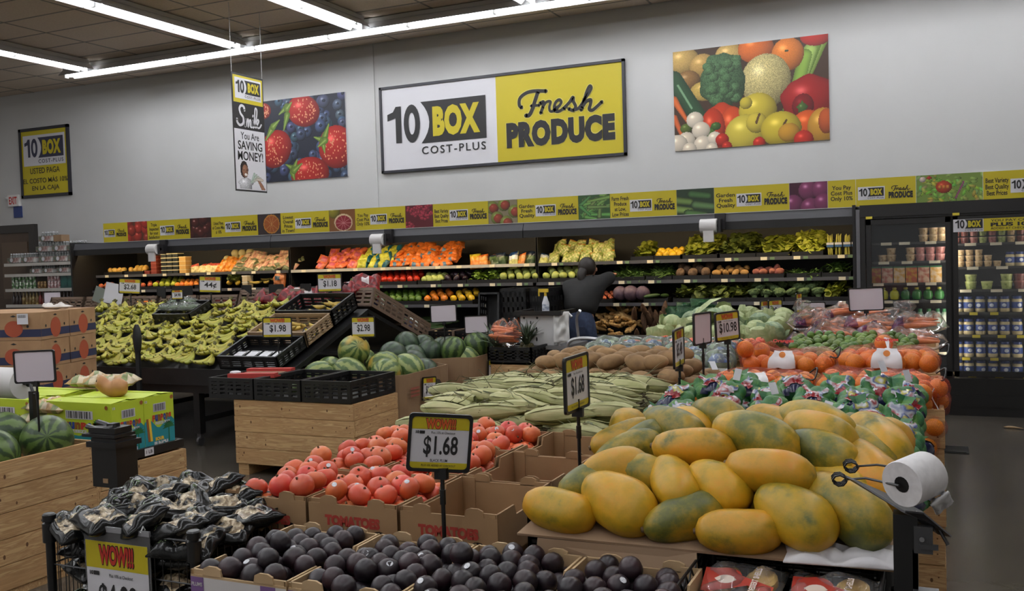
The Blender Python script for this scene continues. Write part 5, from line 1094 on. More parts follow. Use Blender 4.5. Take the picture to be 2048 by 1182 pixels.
def backfloor():
    # black mesh crates piled beside the cart
    tb = thing('low_stand', 'low black stand under the piled crates near the worker', 'stand', (-4.15, 9.42, 0)); MB().box(-.35, .48, -.3, .3, .88, .92).box(-.35, .48, -.3, .3, .1, .14).build('top', case_k, tb)
    for sx in (-.33, .44):
        for sy in (-.28, .26): MB().box(sx, sx+.03, sy, sy+.03, 0, .88).build('leg', case_k, tb)
    rpc(.24, .4, .26, rpc_k, (-4.42, 9.36, 1.06), (PI/2-.12, 0, .1), 'solid-fronted black crate standing on its side left of the mesh crates', 'crates near the worker')
    rpc(.3, .42, .4, rpc_k, (-4.15, 9.4, .925), (0, 0, .05), 'black mesh crate with a white label, in the middle of the pile', 'crates near the worker')
    rpc(.2, .4, .4, rpc_k, (-3.84, 9.42, .925), (0, 0, -.12), 'narrow black mesh crate next to the spray bottle', 'crates near the worker')
    P = settle(40, .028, -4.27, -4.03, 9.23, 9.56, .95, 80, seed=3); heap(PM['tomatillo'], 'walnut_onion', P, 'small brown onion inside the black mesh crate', 'onion', 'small onions in the crate')
    # pineapple crate on a wooden box, carrots beside
    rpc(.46, .42, .16, rpc_k, (-3.7, 8.3, .645), (0, 0, 0), 'black crate of pineapples on the small wooden box', 'crates near the worker')
    wooden_crate((-3.7, 8.32, 0), .4, .45, .64, 4, 'small light wooden box under the pineapple crate')
    lf = mat('pineapple_leaf', (70, 86, 60), .5, rnd=.15); pm = mat('pineapple_skin', (112, 92, 50), .7, col2=(76, 74, 44), tex='voronoi', scale=60, bump=.6, lo=.1, hi=.6)
    body = MB().lathe([(.03, 0), (.058, .03), (.064, .09), (.055, .14), (.02, .16)], 12).mesh('pineapple_body', pm, True)
    q = random.Random(8); mb = MB()
    for i in range(26):
        a = i*2.4; t = i/26; l = .16*(1-.3*t)*q.uniform(.8, 1.1); o = .75*(1-t)+.1; vs = []
        for k in range(4): s = k/3; r = .012+l*s*math.sin(o*(.4+.8*s)); z = .155+l*s*math.cos(o*(.4+.8*s)); w = .012*(1-s*.95); vs += [(r*math.cos(a)-w*math.sin(a), r*math.sin(a)+w*math.cos(a), z), (r*math.cos(a)+w*math.sin(a), r*math.sin(a)-w*math.cos(a), z)]
        mb.add(vs, [(2*k, 2*k+1, 2*k+3, 2*k+2) for k in range(3)])
    crown = bpy.data.meshes.new('crown'); crown.from_pydata(mb.v, [], mb.f); crown.materials.append(lf)
    for i, (x, y, z, r) in enumerate(((-3.83, 8.2, .68, (.4, -.3, .4)), (-3.84, 8.36, .7, (.3, -.5, 0)), (-3.7, 8.42, .68, (.2, .2, 1)), (-3.6, 8.4, .67, (.3, .2, -1)))):
        t = thing('pineapple', 'pineapple with spiky grey-green crown in the black crate', 'pineapple', (x, y, z), r, 'pineapples in the crate'); link('body', body, t); link('crown', crown, t, (0, 0, -.09), None, 1.6)
    t = thing('carrot_sack', 'large clear sack of whole carrots beside the white box', 'bag', (-3.75, 8.14, .81))
    for i in range(22): link('carrot', PM['carrot'], t, (U(-.02, .02), .1*math.cos(i*1.1), .11+.085*math.sin(i*1.1)*(.4+.6*(i % 3)/2)), (U(-.1, .1), U(-.15, .15), U(-.15, .15)), 1.25)
    o = link('film', pillow('film', [film('clear_film', (255, 255, 255), .04, .12, gloss=.7)], .28, .3, .24, 3, 14, 12, .25), t, (0, 0, .11))
    # stocking cart with the white box
    st = mat('cart_steel', (176, 176, 178), .3, .7); t = thing('stock_cart', 'grey platform cart with bent silver tube handle next to the worker', 'cart', (-3.35, 8.75, 0))
    MB().box(-.48, .1, -.3, .3, .75, .785).build('platform', mat('cart_deck', (112, 110, 110), .5), t)
    MB().tube(catmull([(.1, -.28, .1), (.02, -.28, .72), (.0, -.26, 1.0), (.06, -.2, 1.1), (.12, -.2, 1.06)], 4), .016, 8).tube(catmull([(.1, .28, .1), (.02, .28, .72), (.0, .26, 1.0), (.06, .2, 1.1)], 4), .016, 8).build('push_handle', st, t, True)
    MB().tube(catmull([(.12, -.35, .55), (.12, -.35, .78), (.2, -.35, .86), (.42, -.35, .86), (.48, -.35, .8), (.48, -.35, .6)], 5), .017, 8).build('tube_rail', st, t, True)
    for x in (-.44, .08):
        for y in (-.26, .26): MB().tube([(x, y, .1), (x, y, .76)], .018, 8).build('leg', st, t, True); MB().lathe([(.045, -.015), (.05, 0), (.045, .015)], 12, Matrix.Translation((x, y, .05)) @ Matrix.Rotation(PI/2, 4, 'X')).build('wheel', case_k, t, True)
    b = thing('white_carton', 'tall white carton with oval air holes standing on the cart', 'box', (-3.6, 8.62, .787)); MB().box(-.15, .2, -.13, .17, 0, .295).build('body', mat('white_card', (206, 206, 206), .6), b); hm = MB()
    for x, z, w, h in ((-.11, .27, .012, .012), (.03, .27, .012, .012), (-.04, .225, .007, .018), (-.1, .16, .009, .022), (.02, .16, .009, .022), (-.04, .11, .024, .009), (-.1, .06, .009, .022), (.02, .06, .009, .022)): hm.add([(x+w*math.cos(k*PI/6), -.131, z+h*math.sin(k*PI/6)) for k in range(12)], [tuple(range(12))])
    flat(hm, 'air_holes', [blk], b)
    place('tray', MB().box(-.2, .22, -.2, .2, 0, .012).box(-.24, .26, -.22, -.2, .005, .045).box(-.24, -.2, -.2, .2, .005, .045).box(.22, .26, -.2, .2, .005, .045).mesh('tray', tray_m, False), (-3.55, 8.64, 1.083), (0, 0, 0), 'empty black produce tray on top of the white carton', 'tray')
    b = thing('spray_bottle', 'white spray bottle with yellow trigger head on the black tray', 'bottle', (-3.52, 8.6, 1.096)); MB().lathe([(.034, 0), (.036, .01), (.036, .1), (.02, .15), (.013, .17)], 14).build('body', mat('bottle_white', (206, 208, 214), .4), b, True); MB().lathe([(.0365, .03), (.0365, .09)], 14).build('label', mat('spray_label', (130, 140, 160), .5, col2=(220, 224, 230), scale=30), b, True)
    MB().lathe([(.013, .165), (.013, .205), (.01, .206)], 10).cbox((-.02, 0, .225), (.1, .024, .034)).box(-.075, -.06, -.006, .006, .17, .22).build('trigger_head', mat('spray_yellow', (214, 180, 50), .4), b)
    tw = pillow('towel', [mat('towel_white', (206, 206, 204), .9)], .16, .3, .03, 4, 10, 14, 1.2); place('towel', tw, (-3.31, 8.47, .97), (1.45, 0, .35), 'white cloth hanging over the cart handle', 'cloth')
    # crates of onions on their ends
    for i in range(3):
        x = -5.35+.33*i; c = rpc(.3, .4, .22, rpc_k, (x, 9.35, .645), (0, 0, 0), 'black crate of onions in the row below the case, '+('first', 'second', 'third', 'fourth')[i]+' from the left', 'onion crates')
        MB().box(-.165, -.15, -.21, .2, 0, .23).box(.15, .165, -.21, .2, 0, .23).build('brown_side', rpc_b, c)
        P = settle(16, .042, x-.14, x+.14, 9.17, 9.53, .67, 60, seed=i); P[:, 2] += .05; heap([PM['onion'], PM['onion'], PM['sweet_potato']] if i > 1 else PM['onion'], 'onion', P, 'pale yellow onion in the black crates below the case', 'onion', 'onions in the crates')
    tb = thing('onion_stand', 'low dark stand carrying the onion crates', 'stand', (-5.02, 9.35, 0)); MB().box(-.52, .52, -.22, .22, .6, .64).build('top', case_k, tb)
    for sx in (-.5, .47):
        for sy in (-.2, .17): MB().box(sx, sx+.03, sy, sy+.03, 0, .6).build('leg', case_k, tb)
backfloor()
# ------------------------------------------------------------------ banana display
def banana_table():
    yA, zA, yB, zB = 6.6, .70, 7.92, 1.19; s = math.atan2(zB-zA, yB-yA); x0, x1 = -9.85, -5.15
    t = thing('banana_table', 'long black sloping display table on casters carrying the bananas', 'display table', ((x0+x1)/2, 7.9, 0)); h = (x1-x0)/2
    dm = mat('table_black', (20, 20, 21), .45); D = yA-7.9
    MB().poly([(-h, D, zA), (h, D, zA), (h, yB-7.9, zB), (-h, yB-7.9, zB)], .04).build('front_slope', dm, t)
    MB().poly([(-h, yB-7.9, zB), (h, yB-7.9, zB), (h, 1.32, .68), (-h, 1.32, .68)], .04).build('rear_slope', dm, t)
    MB().box(-h, h, D-.03, D, zA-.12, zA+.03).build('front_lip', dm, t)
    for y in (D+.02, 1.2): MB().box(-h, h, y, y+.06, .5, .58).build('rail', dm, t)
    for x in (-h+.1, -1.0, .1, 1.24, h-.08):
        MB().box(x, x+.07, D+.04, D+.11, .12, .58).box(x, x+.07, 1.14, 1.21, .12, .58).build('leg', dm, t); MB().box(x+.01, x+.06, D+.08, 1.2, .5, .55).box(x+.01, x+.06, D+.08, 1.2, .22, .26).build('cross_rail', dm, t)
        MB().box(x+.015, x+.055, .0, .04, .5, zB-.04).build('ridge_post', dm, t)
        for y in (D+.075, 1.175): MB().lathe([(.03, -.014), (.045, -.012), (.045, .012), (.03, .014)], 12, Matrix.Translation((x+.035, y, .047)) @ Matrix.Rotation(PI/2, 4, 'Y')).box(x+.012, x+.058, y-.02, y+.02, .07, .125).build('caster', mat('caster', (90, 90, 92), .4, .5), t)
    # bunches laid in rows up the slope, crowns at the top
    dn = Vector((0, -math.cos(s), -math.sin(s))); nn = Vector((0, -math.sin(s), math.cos(s))); side = nn.cross(dn)
    B = Matrix((dn, side, nn)).transposed()
    q = random.Random(11); rowsN = 9
    protos = []
    for pz in range(3):
        r = thing('banana_bunch', 'x', 'bananas', (0, 0, -5)); n = (5, 6, 5)[pz]
        for k in range(n):
            a = (k-(n-1)/2)*.34+q.uniform(-.05, .05); M = Matrix.Rotation(a, 4, 'Z') @ Matrix.Translation((.1, 0, .02+.012*math.cos(a*2))) @ Matrix.Rotation(q.uniform(-.25, .25)+(.35 if k % 2 else -.1), 4, 'X') @ Matrix.Rotation(.12, 4, 'Y')
            o = link('banana', PM['banana'], r); o.matrix_local = M @ Matrix.Scale(q.uniform(1.15, 1.35), 4)
        MB().tube([(-.012, 0, .012), (.016, 0, .02)], [.014, .02], 8).build('crown', mat('banana_crown', (136, 128, 54), .6), r, True)
        protos.append(r)
    used = [False]*3
    for j in range(rowsN):
        f = (j+.55)/rowsN; y = yA+.1+(yB-yA-.02)*f; z = zA+(zB-zA)*((y-yA)/(yB-yA)); nx = 15
        for i in range(nx):
            x = -8.75+(2.82)*(i+.5*(j % 2))/nx+q.uniform(-.03, .03)
            if -7.52 < x < -7.0 and 7 <= j: continue
            M = B @ Matrix.Rotation(q.uniform(-.7, .7), 3, 'Z') @ Matrix.Rotation(q.uniform(-.32, .02), 3, 'Y')
            p = Vector((x, y, z))+nn*(.055+q.uniform(-.01, .02)); k = q.randrange(3)
            r = protos[k] if not used[k] else dup(protos[k]); used[k] = True
            r.location = p; r.rotation_euler = M.to_euler(); r['label'] = 'green-yellow banana bunch in the %s row up the sloping banana display' % ORD[j]; r['group'] = 'banana bunches row %d' % (j+1)
    # small tray of wrapped packs among the bananas
    rpc(.5, .36, .1, rpc_k, (-7.26, 7.62, 1.15), (.37, 0, 0), 'low black tray of clear packs set among the bananas', 'crates on the banana table')
    fm = film('clear_pack', (220, 230, 220), .15, .1); av = mat('pack_green', (96, 116, 70), .5, col2=(60, 72, 50), scale=18)
    for i in range(5):
        p = thing('wrapped_pack', 'clear wrapped pack of green vegetables among the bananas', 'pack', (-7.42+.14*(i % 3), 7.56+.13*(i//3), 1.24+.05*(i//3)), (.37, 0, .3*(i % 2)), 'wrapped packs among the bananas'); link('greens', PM['cucumber'], p, (0, .02, 0)); link('greens', PM['cucumber'], p, (0, -.03, .01)); link('film', pillow('film', [fm], .22, .14, .08, i, 8, 6, .4), p)
    price_sign((-7.32, 7.6, 1.375), '$4.98', 'small $4.98 sign standing among the bananas', .15, .11, .1, 0, 0, .12)
    # crate column at the right end of the slope: plantains above, punnets below
    def on_slope(d, off): return Vector((0, yA, zA))+Vector((0, math.cos(s), math.sin(s)))*d+nn*off
    xs = -5.56
    p = on_slope(.23, .03); rpc(.66, .44, .13, rpc_k, (xs, p.y, p.z), (s, 0, 0), 'tilted black crate of berry punnets at the lower end of the crate column', 'crates on the banana table')
    for i in range(4):
        a = on_slope(.18, .075); b = thing('berry_punnet', 'small clear berry punnet with a white label in the tilted crate', 'punnet', (xs-.22+.145*i, a.y, a.z), (s, 0, 0), 'berry punnets'); MB().box(-.06, .06, -.08, .08, -.03, .02).build('box', mat('punnet', (40, 40, 44), .2), b); MB().box(-.045, .045, -.05, .05, .021, .024).build('label', wht, b)
    p = on_slope(.69, .03); c = rpc(.66, .44, .15, mat('crate_tan', (146, 122, 92), .6), (xs, p.y, p.z), (s, 0, 0), 'tilted tan crate of plantains in the middle of the crate column', 'crates on the banana table')
    p = on_slope(1.14, .03); rpc(.66, .44, .17, rpc_k, (xs, p.y, p.z), (s, 0, 0), 'tilted black crate of plantains at the top of the crate column', 'crates on the banana table')
    for i in range(26):
        d = q.uniform(.55, .85) if i < 14 else q.uniform(.98, 1.26); a = on_slope(d, .1+q.uniform(0, .05)); place('plantain', PM['plantain'], (xs+q.uniform(-.26, .26), a.y, a.z), (s+q.uniform(-.4, .4), q.uniform(-.3, .3), q.uniform(-1.6, 1.6)), 'yellow plantain lying loose in the '+('tan' if i < 14 else 'upper black')+' tilted crate', 'plantain', 'plantains '+('tan crate' if i < 14 else 'black crate'))
    price_sign((-5.3, 7.13, 1.0), '$2.18', 'small tilted $2.18 card clipped to the plantain crate', .14, .1, .1, -.3, .45, 0)
    # brown crates of bagged apples on the far slope
    s2 = math.atan2(.51, 1.32)
    for i in range(8):
        for k in range(1):
            y = 8.3+.6*k; rpc(.56, .62, .2, rpc_b, (-5.45-.58*i, y, 1.05+(.05 if i < 3 else 0)-.235*k), (-s2, 0, 0), 'brown crate on the far slope of the banana table, '+ORD[i]+' from the right end', 'brown crates on the far slope')
    rpc(.56, .62, .2, rpc_b, (-5.45, 8.86, .865), (-s2, 0, 0), 'brown crate at the lower right corner of the far slope', 'brown crates on the far slope')
    rb = [bagmesh('bag', [(150, 40, 44), (206, 196, 196), (110, 24, 32)], .3, .26, .14, i, lambda u, v, f, i=i: 1 if abs(u) < .3 and abs(v-.1) < .35 and not f else (2 if (u*3+v*2) % 1 > .6 else 0), .5) for i in range(3)]
    for i, (x, y, z) in enumerate(((-6.5, 8.1, 1.3), (-6.2, 8.12, 1.31), (-5.95, 8.1, 1.3), (-5.72, 8.12, 1.33), (-5.5, 8.12, 1.36), (-5.35, 8.2, 1.42), (-5.6, 8.3, 1.34), (-5.95, 8.32, 1.32), (-6.3, 8.3, 1.3))): place('apple_bag', rb[i % 3], (x, y, z), (q.uniform(.2, 1.0), q.uniform(-.3, .3), q.uniform(-.6, .6)), 'red plastic bag of apples in the brown crates, behind the $1.18 sign', 'bag', 'red apple bags')
    mix = [bagmesh('bag', c, .22, .2, .12, i, lambda u, v, f: 1 if v > .3 else 0, .4) for i, c in enumerate(([(190, 196, 150), (150, 40, 44)], [(60, 60, 90), (190, 190, 180)], [(206, 206, 190), (60, 70, 110)]))]
    for i in range(8): f = i/7; place('vegetable_bag', mix[i % 3], (-5.42+q.uniform(-.12, .05), 8.35+.75*f, 1.3-.36*f), (-.3+q.uniform(-.4, .4), q.uniform(-.4, .4), q.uniform(-1, 1)), 'mixed printed bag sliding down the far end of the brown crates', 'bag', 'bags on the far slope')
    # signs standing along the ridge
    price_sign((-8.15, 7.75, 1.47), '$2.68', '$2.68 sign on a tall pole above the left of the bananas', .235, .17, .55, .05, .08, .35)
    price_sign((-7.05, 7.8, 1.47), '44\u00a2', '44 cent sign on a tall pole above the bananas', .25, .18, .3, 0, .05, .35)
    price_sign((-5.56, 7.86, 1.46), '$1.18', '$1.18 sign on a tall pole above the plantain crates', .25, .185, .35, 0, 0, .35)
    price_sign((-5.33, 6.72, 1.1), '$1.98', '$1.98 sign standing in the berry punnet crate', .26, .185, .45, 0, .02, .36)
    for i, (x, w) in enumerate(((-8.02, .17), (-7.66, .15), (-6.8, .15), (-6.4, .16), (-6.02, .17), (-5.5, .15))):
        price_sign((x, 8.08, 1.385), '', 'black back of a small sign on the ridge crates, '+('first', 'second', 'third', 'fourth', 'fifth', 'sixth')[i]+' from the left', .16, .13, .4 if i % 2 else -.2, 0, 0, .14, dark=True, group='black sign backs')
    o = place('paper_card', MB().box(-.13, .13, -.002, .002, -.12, .12).mesh('paper_card', wht, False), (-8.69, 8.02, 1.38), (-.1, .2, .1), 'tilted white paper card by the $2.68 sign', 'paper card')
    place('paper_card', MB().box(-.1, .1, -.002, .002, -.09, .09).mesh('paper_card', mat('card_grey', (120, 126, 116), .5), False), (-8.93, 8.05, 1.36), (-.1, .35, .1), 'small grey printed card left of the white card', 'paper card')
def P_tip(): return PM['ban_m'][1]
banana_table()

# ------------------------------------------------------------------ stack of produce cartons
def carton_stack():
    kr = mat('carton_kraft', (168, 132, 96), .8, col2=(156, 120, 86), scale=6); ora = mat('carton_orange', (166, 78, 50), .7); blu = mat('carton_blue', (44, 48, 78), .7)
    W, D, H = .5, .413, .238
    def carton(loc, rz, label):
        t = thing('fruit_carton', label, 'box', loc, (0, 0, rz), 'stacked fruit cartons')
        MB().box(0, W, 0, D, .003, H).build('body', kr, t)
        for face in range(2):
            L = W if face == 0 else D; e = .0015
            def q(u, z): return (u, -e, z) if face == 0 else (W+e, u, z)
            mb = MB(); mb.m(0); mb.add([q(.0, .03), q(L, .03), q(L, .095), q(0, .095)], [(0, 1, 2, 3)]); mb.m(1); c = L*.5
            mb.add([tuple(Vector(q(c+(.085 if face == 0 else .075)*math.cos(a*PI/10), .1+(.07 if face == 0 else .088)*math.sin(a*PI/10)))+Vector((0, -.001, 0) if face == 0 else (.001, 0, 0))) for a in range(20)], [tuple(range(20))])
            mb.m(2)
            for u in (c-.14, c+.13): mb.add([tuple(Vector(q(u+.012*math.cos(a), .12+.014*math.sin(a)))+Vector((0, -.001, 0) if face == 0 else (.001, 0, 0))) for a in (0, 1, 2, 3, 4, 5)], [(0, 1, 2, 3, 4, 5)])
            mb.add([q(c-.03, .207), q(c, .2), q(c+.03, .207), q(c, .218)], [(0, 1, 2, 3)])
            mb.m(1); mb.add([q(c-.022, .1), q(c+.022, .1), q(c+.022, .12), q(c-.022, .12)], [])
            flat(mb, 'printing', [blu, ora, blk], t)
        return t
    a = math.radians(17.6); e1 = Vector((math.cos(a), math.sin(a))); e2 = Vector((-math.sin(a), math.cos(a))); o = Vector((-6.96, 5.63))-e1*W
    for k in range(5):
        for i in range(2):
            for j in range(2):
                p = o-e1*(W+.004)*i+e2*(D+.004)*j+Vector((random.uniform(-.006, .006), random.uniform(-.006, .006)))
                carton((p.x, p.y, .12+k*.2385), a, 'brown fruit carton with orange oval and blue band, %s layer, %s of the stack' % (('bottom', 'second', 'middle', 'fourth', 'top')[k], ('front right', 'rear right', 'front left', 'rear left')[i*2+j]))
    t = thing('wooden_pallet', 'wooden pallet under the stack of fruit cartons', 'pallet', (o.x-.5*e1.x, o.y-.5*e1.y, 0), (0, 0, a)); 
    for i in range(6): MB().box(-.02, 1.04, .02+.14*i, .12+.14*i, .1, .118).build('deck_board', WOOD[i % 3], t)
    for i in range(3): MB().box(0+.46*i, .08+.46*i, 0, .84, 0, .1).build('bearer', WOOD[1], t)
    q = random.Random(1)
    for i in range(2): place('loose_film', pillow('loose_film', [mat('paper_white', (206, 200, 194), .7)], .22, .1, .03, i, 8, 6, 1), (-7.3-.25*i, 6.1+.1*i, 1.335), (0, 0, q.uniform(0, 3)), 'crumpled white paper on the top cartons, '+('nearer' if i == 0 else 'farther')+' piece', 'paper')
    b = thing('shipping_label', 'white shipping label on the top front carton', 'label', (-7.09, 5.56, 1.26), (0, 0, a)); MB().box(-.05, .05, -.004, -.002, -.045, .045).build('paper', wht, b); mb = MB(); [mb.add([(-.04+.006*i, -.0045, .01), (-.037+.006*i, -.0045, .01), (-.037+.006*i, -.0045, .035), (-.04+.006*i, -.0045, .035)], [(0, 1, 2, 3)]) for i in range(12)]; flat(mb, 'barcode', [blk], b)
    price_sign((-10.03, 8.3, 1.31), '', 'white blank sign card behind the fruit cartons', .235, .2, .3, 0, 0, 1.31, blank=True)
carton_stack()

# ------------------------------------------------------------------ left foreground: melon crate, freeze-pop boxes
def left_front():
    wooden_crate((-4.91, 3.19, 0), 1.2, 1.24, .7, 5, 'large light wooden crate of watermelons at the left edge', .04, .5, 2)
    P = [(-4.73, 3.55, .72, 0), (-4.46, 3.61, .7, 1), (-4.5, 3.3, .68, 0), (-4.8, 3.26, .7, 0), (-5.0, 3.6, .7, 0), (-5.08, 3.3, .69, 0)]
    for i, (x, y, z, k) in enumerate(P): place('watermelon', PM['melon'][0], (x, y, z+.03), (1.2, .3+i, .8*i) if i != 1 else tuple(Vector((.75, -.6, .3)).to_track_quat('Z', 'Y').to_euler()), ('round watermelon with its pale blossom end turned to the viewer' if i == 1 else 'dark striped watermelon in the left wooden crate')+('' if i < 2 else ', partly hidden'), 'watermelon', 'watermelons in the left crate', 1.02 if i == 1 else 1.0)
    wooden_crate((-4.91, 4.15, 0), 1.2, .68, .52, 4, 'lower wooden crate under the green freeze-pop boxes', .04, None, 3)
    place('black_tray', MB().box(-.56, .56, -.3, .3, 0, .012).box(-.58, .58, -.32, -.3, 0, .05).box(-.58, .58, .3, .32, 0, .05).box(.56, .585, -.32, .32, 0, .05).box(-.585, -.56, -.32, .32, 0, .05).mesh('black_tray', tray_m, False), (-4.93, 4.19, .525), (0, 0, 0), 'shallow black tray under the freeze-pop boxes', 'tray')
    b = thing('tray_label', 'small white number label on the black tray edge', 'label', (-4.343, 4.22, .55)); MB().box(0, .002, -.035, .035, -.022, .022).build('paper', wht, b); mb = MB(); put_text(mb, '1 LB', 0, 0, .05, .02, .02, y=0); o = flat(mb, 'lettering', [blk], b); o.rotation_euler = (0, 0, PI/2); o.location = (.0026, 0, 0)
    gm = mat('pop_green', (186, 206, 50), .5); tm = mat('pop_teal', (36, 140, 150), .5); pr = [mat('pop_'+k, c, .5) for k, c in (('red', (190, 56, 40)), ('yellow', (236, 196, 60)), ('blue', (44, 66, 150)), ('palm', (34, 104, 52)), ('brown', (150, 90, 40)))]
    W, D, H = .53, .242, .335
    def side(t, L, face):
        """box print: green sky, teal wave below, palm, two sticks, lettering, barcode"""
        e = .0015
        def Q(u, z, k=0): return (u-L/2, -e-k*.0006, z)
        mb = MB(); wave = [Q(0, .0), Q(L, 0)]+[Q(L*(1-i/12), .165+.03*math.sin(i*.75)) for i in range(13)]; mb.m(0); mb.add(wave, [tuple(range(len(wave)))])
        mb.m(1); mb.add([Q(L*.3, .236, 1), Q(L*.72, .236, 1), Q(L*.72, .286, 1), Q(L*.3, .286, 1)], [(0, 1, 2, 3)]); mb.m(2)
        for i in range(14): mb.add([Q(L*(.32+.027*i), .24, 2), Q(L*(.32+.027*i+.008+.006*(i % 3)), .24, 2), Q(L*(.32+.027*i+.008+.006*(i % 3)), .282, 2), Q(L*(.32+.027*i), .282, 2)], [(0, 1, 2, 3)])
        for i, (c, s_) in enumerate(zip((3, 5, 7, 3, 5, 7, 3), 'FunPops')): mb.m(c); put_text(mb, s_, (.3+.092*i-.5)*L, .196, L*.085, .042, .06, y=-e-.0012)
        mb.m(1); put_text(mb, 'FREEZE POPS', .1*L, .163, L*.5, .018, .04, y=-e-.0012); put_text(mb, 'PUNCH', .02*L, .035, L*.46, .036, .07, y=-e-.0018); mb.m(4); put_text(mb, 'SOUR', -.02*L, .068, L*.3, .022, .06, y=-e-.0018)
        mb.m(6)
        cx, cz = L*.8, .2 if L > .4 else .125
        for k in range(9):
            a = .2+k*.36; r = .055; mb.add([Q(cx, cz, 2), Q(cx+r*.6*math.cos(a-.2), cz+r*.6*math.sin(a-.2), 2), Q(cx+r*math.cos(a), cz+r*math.sin(a)-.01, 2), Q(cx+r*.6*math.cos(a+.2), cz+r*.6*math.sin(a+.2), 2)], [(0, 1, 2, 3)])
        mb.add([Q(cx-.004, .04, 2), Q(cx+.004, .04, 2), Q(cx+.003, cz, 2), Q(cx-.003, cz, 2)], [(0, 1, 2, 3)])
        for c, u in ((7, .1), (4, .17)): mb.m(c); mb.add([Q(L*u, .06, 2), Q(L*u+.018, .06, 2), Q(L*u+.006, .2, 2), Q(L*u-.012, .2, 2)], [(0, 1, 2, 3)])
        mb.m(7); mb.add([Q(L*.93+.013*math.cos(a*.5), .31+.013*math.sin(a*.5), 2) for a in range(12)], [tuple(range(12))]); mb.m(1); put_text(mb, '12', -.43*L, .305, .02, .014, .05, y=-e-.001)
        return flat(mb, 'printing', [tm, wht, blk, pr[0], pr[1], pr[2], pr[3], pr[4]], t)
    def popbox(x, y, label):
        t = thing('freeze_pop_box', label, 'box', (x, y, .54), (0, 0, 0), 'freeze-pop boxes'); MB().box(-W/2, W/2, -D/2, D/2, .002, H).build('body', gm, t)
        MB().poly([(-W/2, -D/2, H), (W/2, -D/2, H), (W/2, -.01, H+.012), (-W/2, -.01, H+.008)], .003).build('flap', gm, t); MB().poly([(-W/2, .02, H+.006), (W/2, .02, H+.01), (W/2, D/2, H), (-W/2, D/2, H)], .003).build('flap', gm, t)
        o = side(t, W, 0); o.location = (0, -D/2, 0); o = side(t, D, 1); o.rotation_euler = (0, 0, PI/2); o.location = (W/2, 0, 0)
    popbox(-4.64, 4.1, 'lime green freeze-pop box with palm print, nearest of the pair on the tray'); popbox(-4.64, 4.345, 'lime green freeze-pop box behind its twin on the tray')
    popbox(-5.3, 4.1, 'lime green freeze-pop box half hidden behind the watermelons'); popbox(-5.3, 4.345, 'lime green freeze-pop box at the rear left of the tray')
    t = place('butternut_squash', PM['butternut'], (-4.6, 4.22, .925), (.0, .0, .5), 'tan butternut squash lying on the green freeze-pop boxes', 'squash', None, 1.0)
    pk = [bagmesh('bag', [(196, 160, 110), (150, 160, 110), (216, 200, 170)], .34, .13, .07, i, lambda u, v, f, i=i: (int((u+1)*4+i) % 3), .5) for i in range(2)]
    for i in range(8): place('vegetable_pack', pk[i % 2], (-4.98+.05*(i % 2), 4.02+.12*(i//4), .6+.075*(i % 4)+.0), (0, 0, .15*(i % 3)), 'plastic packs of pale vegetables wedged between the green boxes', 'pack', 'vegetable packs between the boxes')
    for i in range(2): place('vegetable_pack', pk[i], (-5.02+.16*i, 4.44, .93), (.1, 0, .3), 'plastic pack lying on the rear boxes, '+('left one' if i == 0 else 'by the squash'), 'pack')
    # white bag roll behind, blank sign
    t = thing('bag_roll_holder', 'white bag roll on a black holder at the left edge', 'bag dispenser', (-4.86, 3.72, 1.02)); MB().lathe([(.03, -.1), (.09, -.098), (.09, .098), (.03, .1)], 22, Matrix.Rotation(PI/2, 4, 'Y')).build('bag_roll', mat('bag_roll_white', (206, 204, 202), .5), t, True); MB().tube([(-.12, 0, 0), (.15, 0, 0), (.2, -.02, -.06)], .01, 6).sphere((.14, 0, 0), .02, 8, 6).box(.17, .2, -.03, .0, -1.02, -.04).build('holder', plas, t)
    price_sign((-4.39, 3.5, 1.15), '', 'white blank back of a framed sign standing in the melon crate', .225, .175, .4, 0, -.02, .45, blank=True)
    # black bag-holder post in front of the crates
    t = thing('bag_holder_post', 'black post carrying an empty bag dispenser box beside the wooden crates', 'bag dispenser', (-3.4, 3.1, 0))
    MB().box(-.02, .02, -.02, .02, 0, .96).build('post', plas, t); MB().box(-.075, .075, -.06, .06, .68, .9).box(-.09, .09, -.075, .075, .86, .885).box(-.1, .06, -.05, .05, .92, .945).box(-.12, .08, -.07, .05, .905, .918).build('dispenser', plas, t); MB().tube([(-.13, -.03, .945), (-.05, -.03, .93), (.04, -.03, .95)], .012, 6).tube([(-.13, .03, .955), (-.05, .03, .94)], .012, 6).build('spring_arm', plas, t); MB().box(-.01, .02, -.0625, -.06, .7, .72).build('label', mat('tan_label', (150, 120, 90), .6), t); MB().box(-.1, .1, -.1, .1, 0, .01).build('foot_plate', plas, t)
    t = thing('flat_scoop_stand', 'tall black paddle-shaped stand in front of the bananas', 'stand', (-6.2, 5.95, 0)); MB().box(-.02, .02, -.012, .012, 0, 1.0).build('post', plas, t); MB().lathe([(.012, .9), (.04, .97), (.052, 1.06), (.04, 1.15), (.02, 1.185)], 12, None, lambda a, t_: 1-.5*abs(math.sin(a))).build('paddle', plas, t, True); MB().box(-.12, .12, -.12, .12, 0, .012).build('foot_plate', plas, t)
left_front()

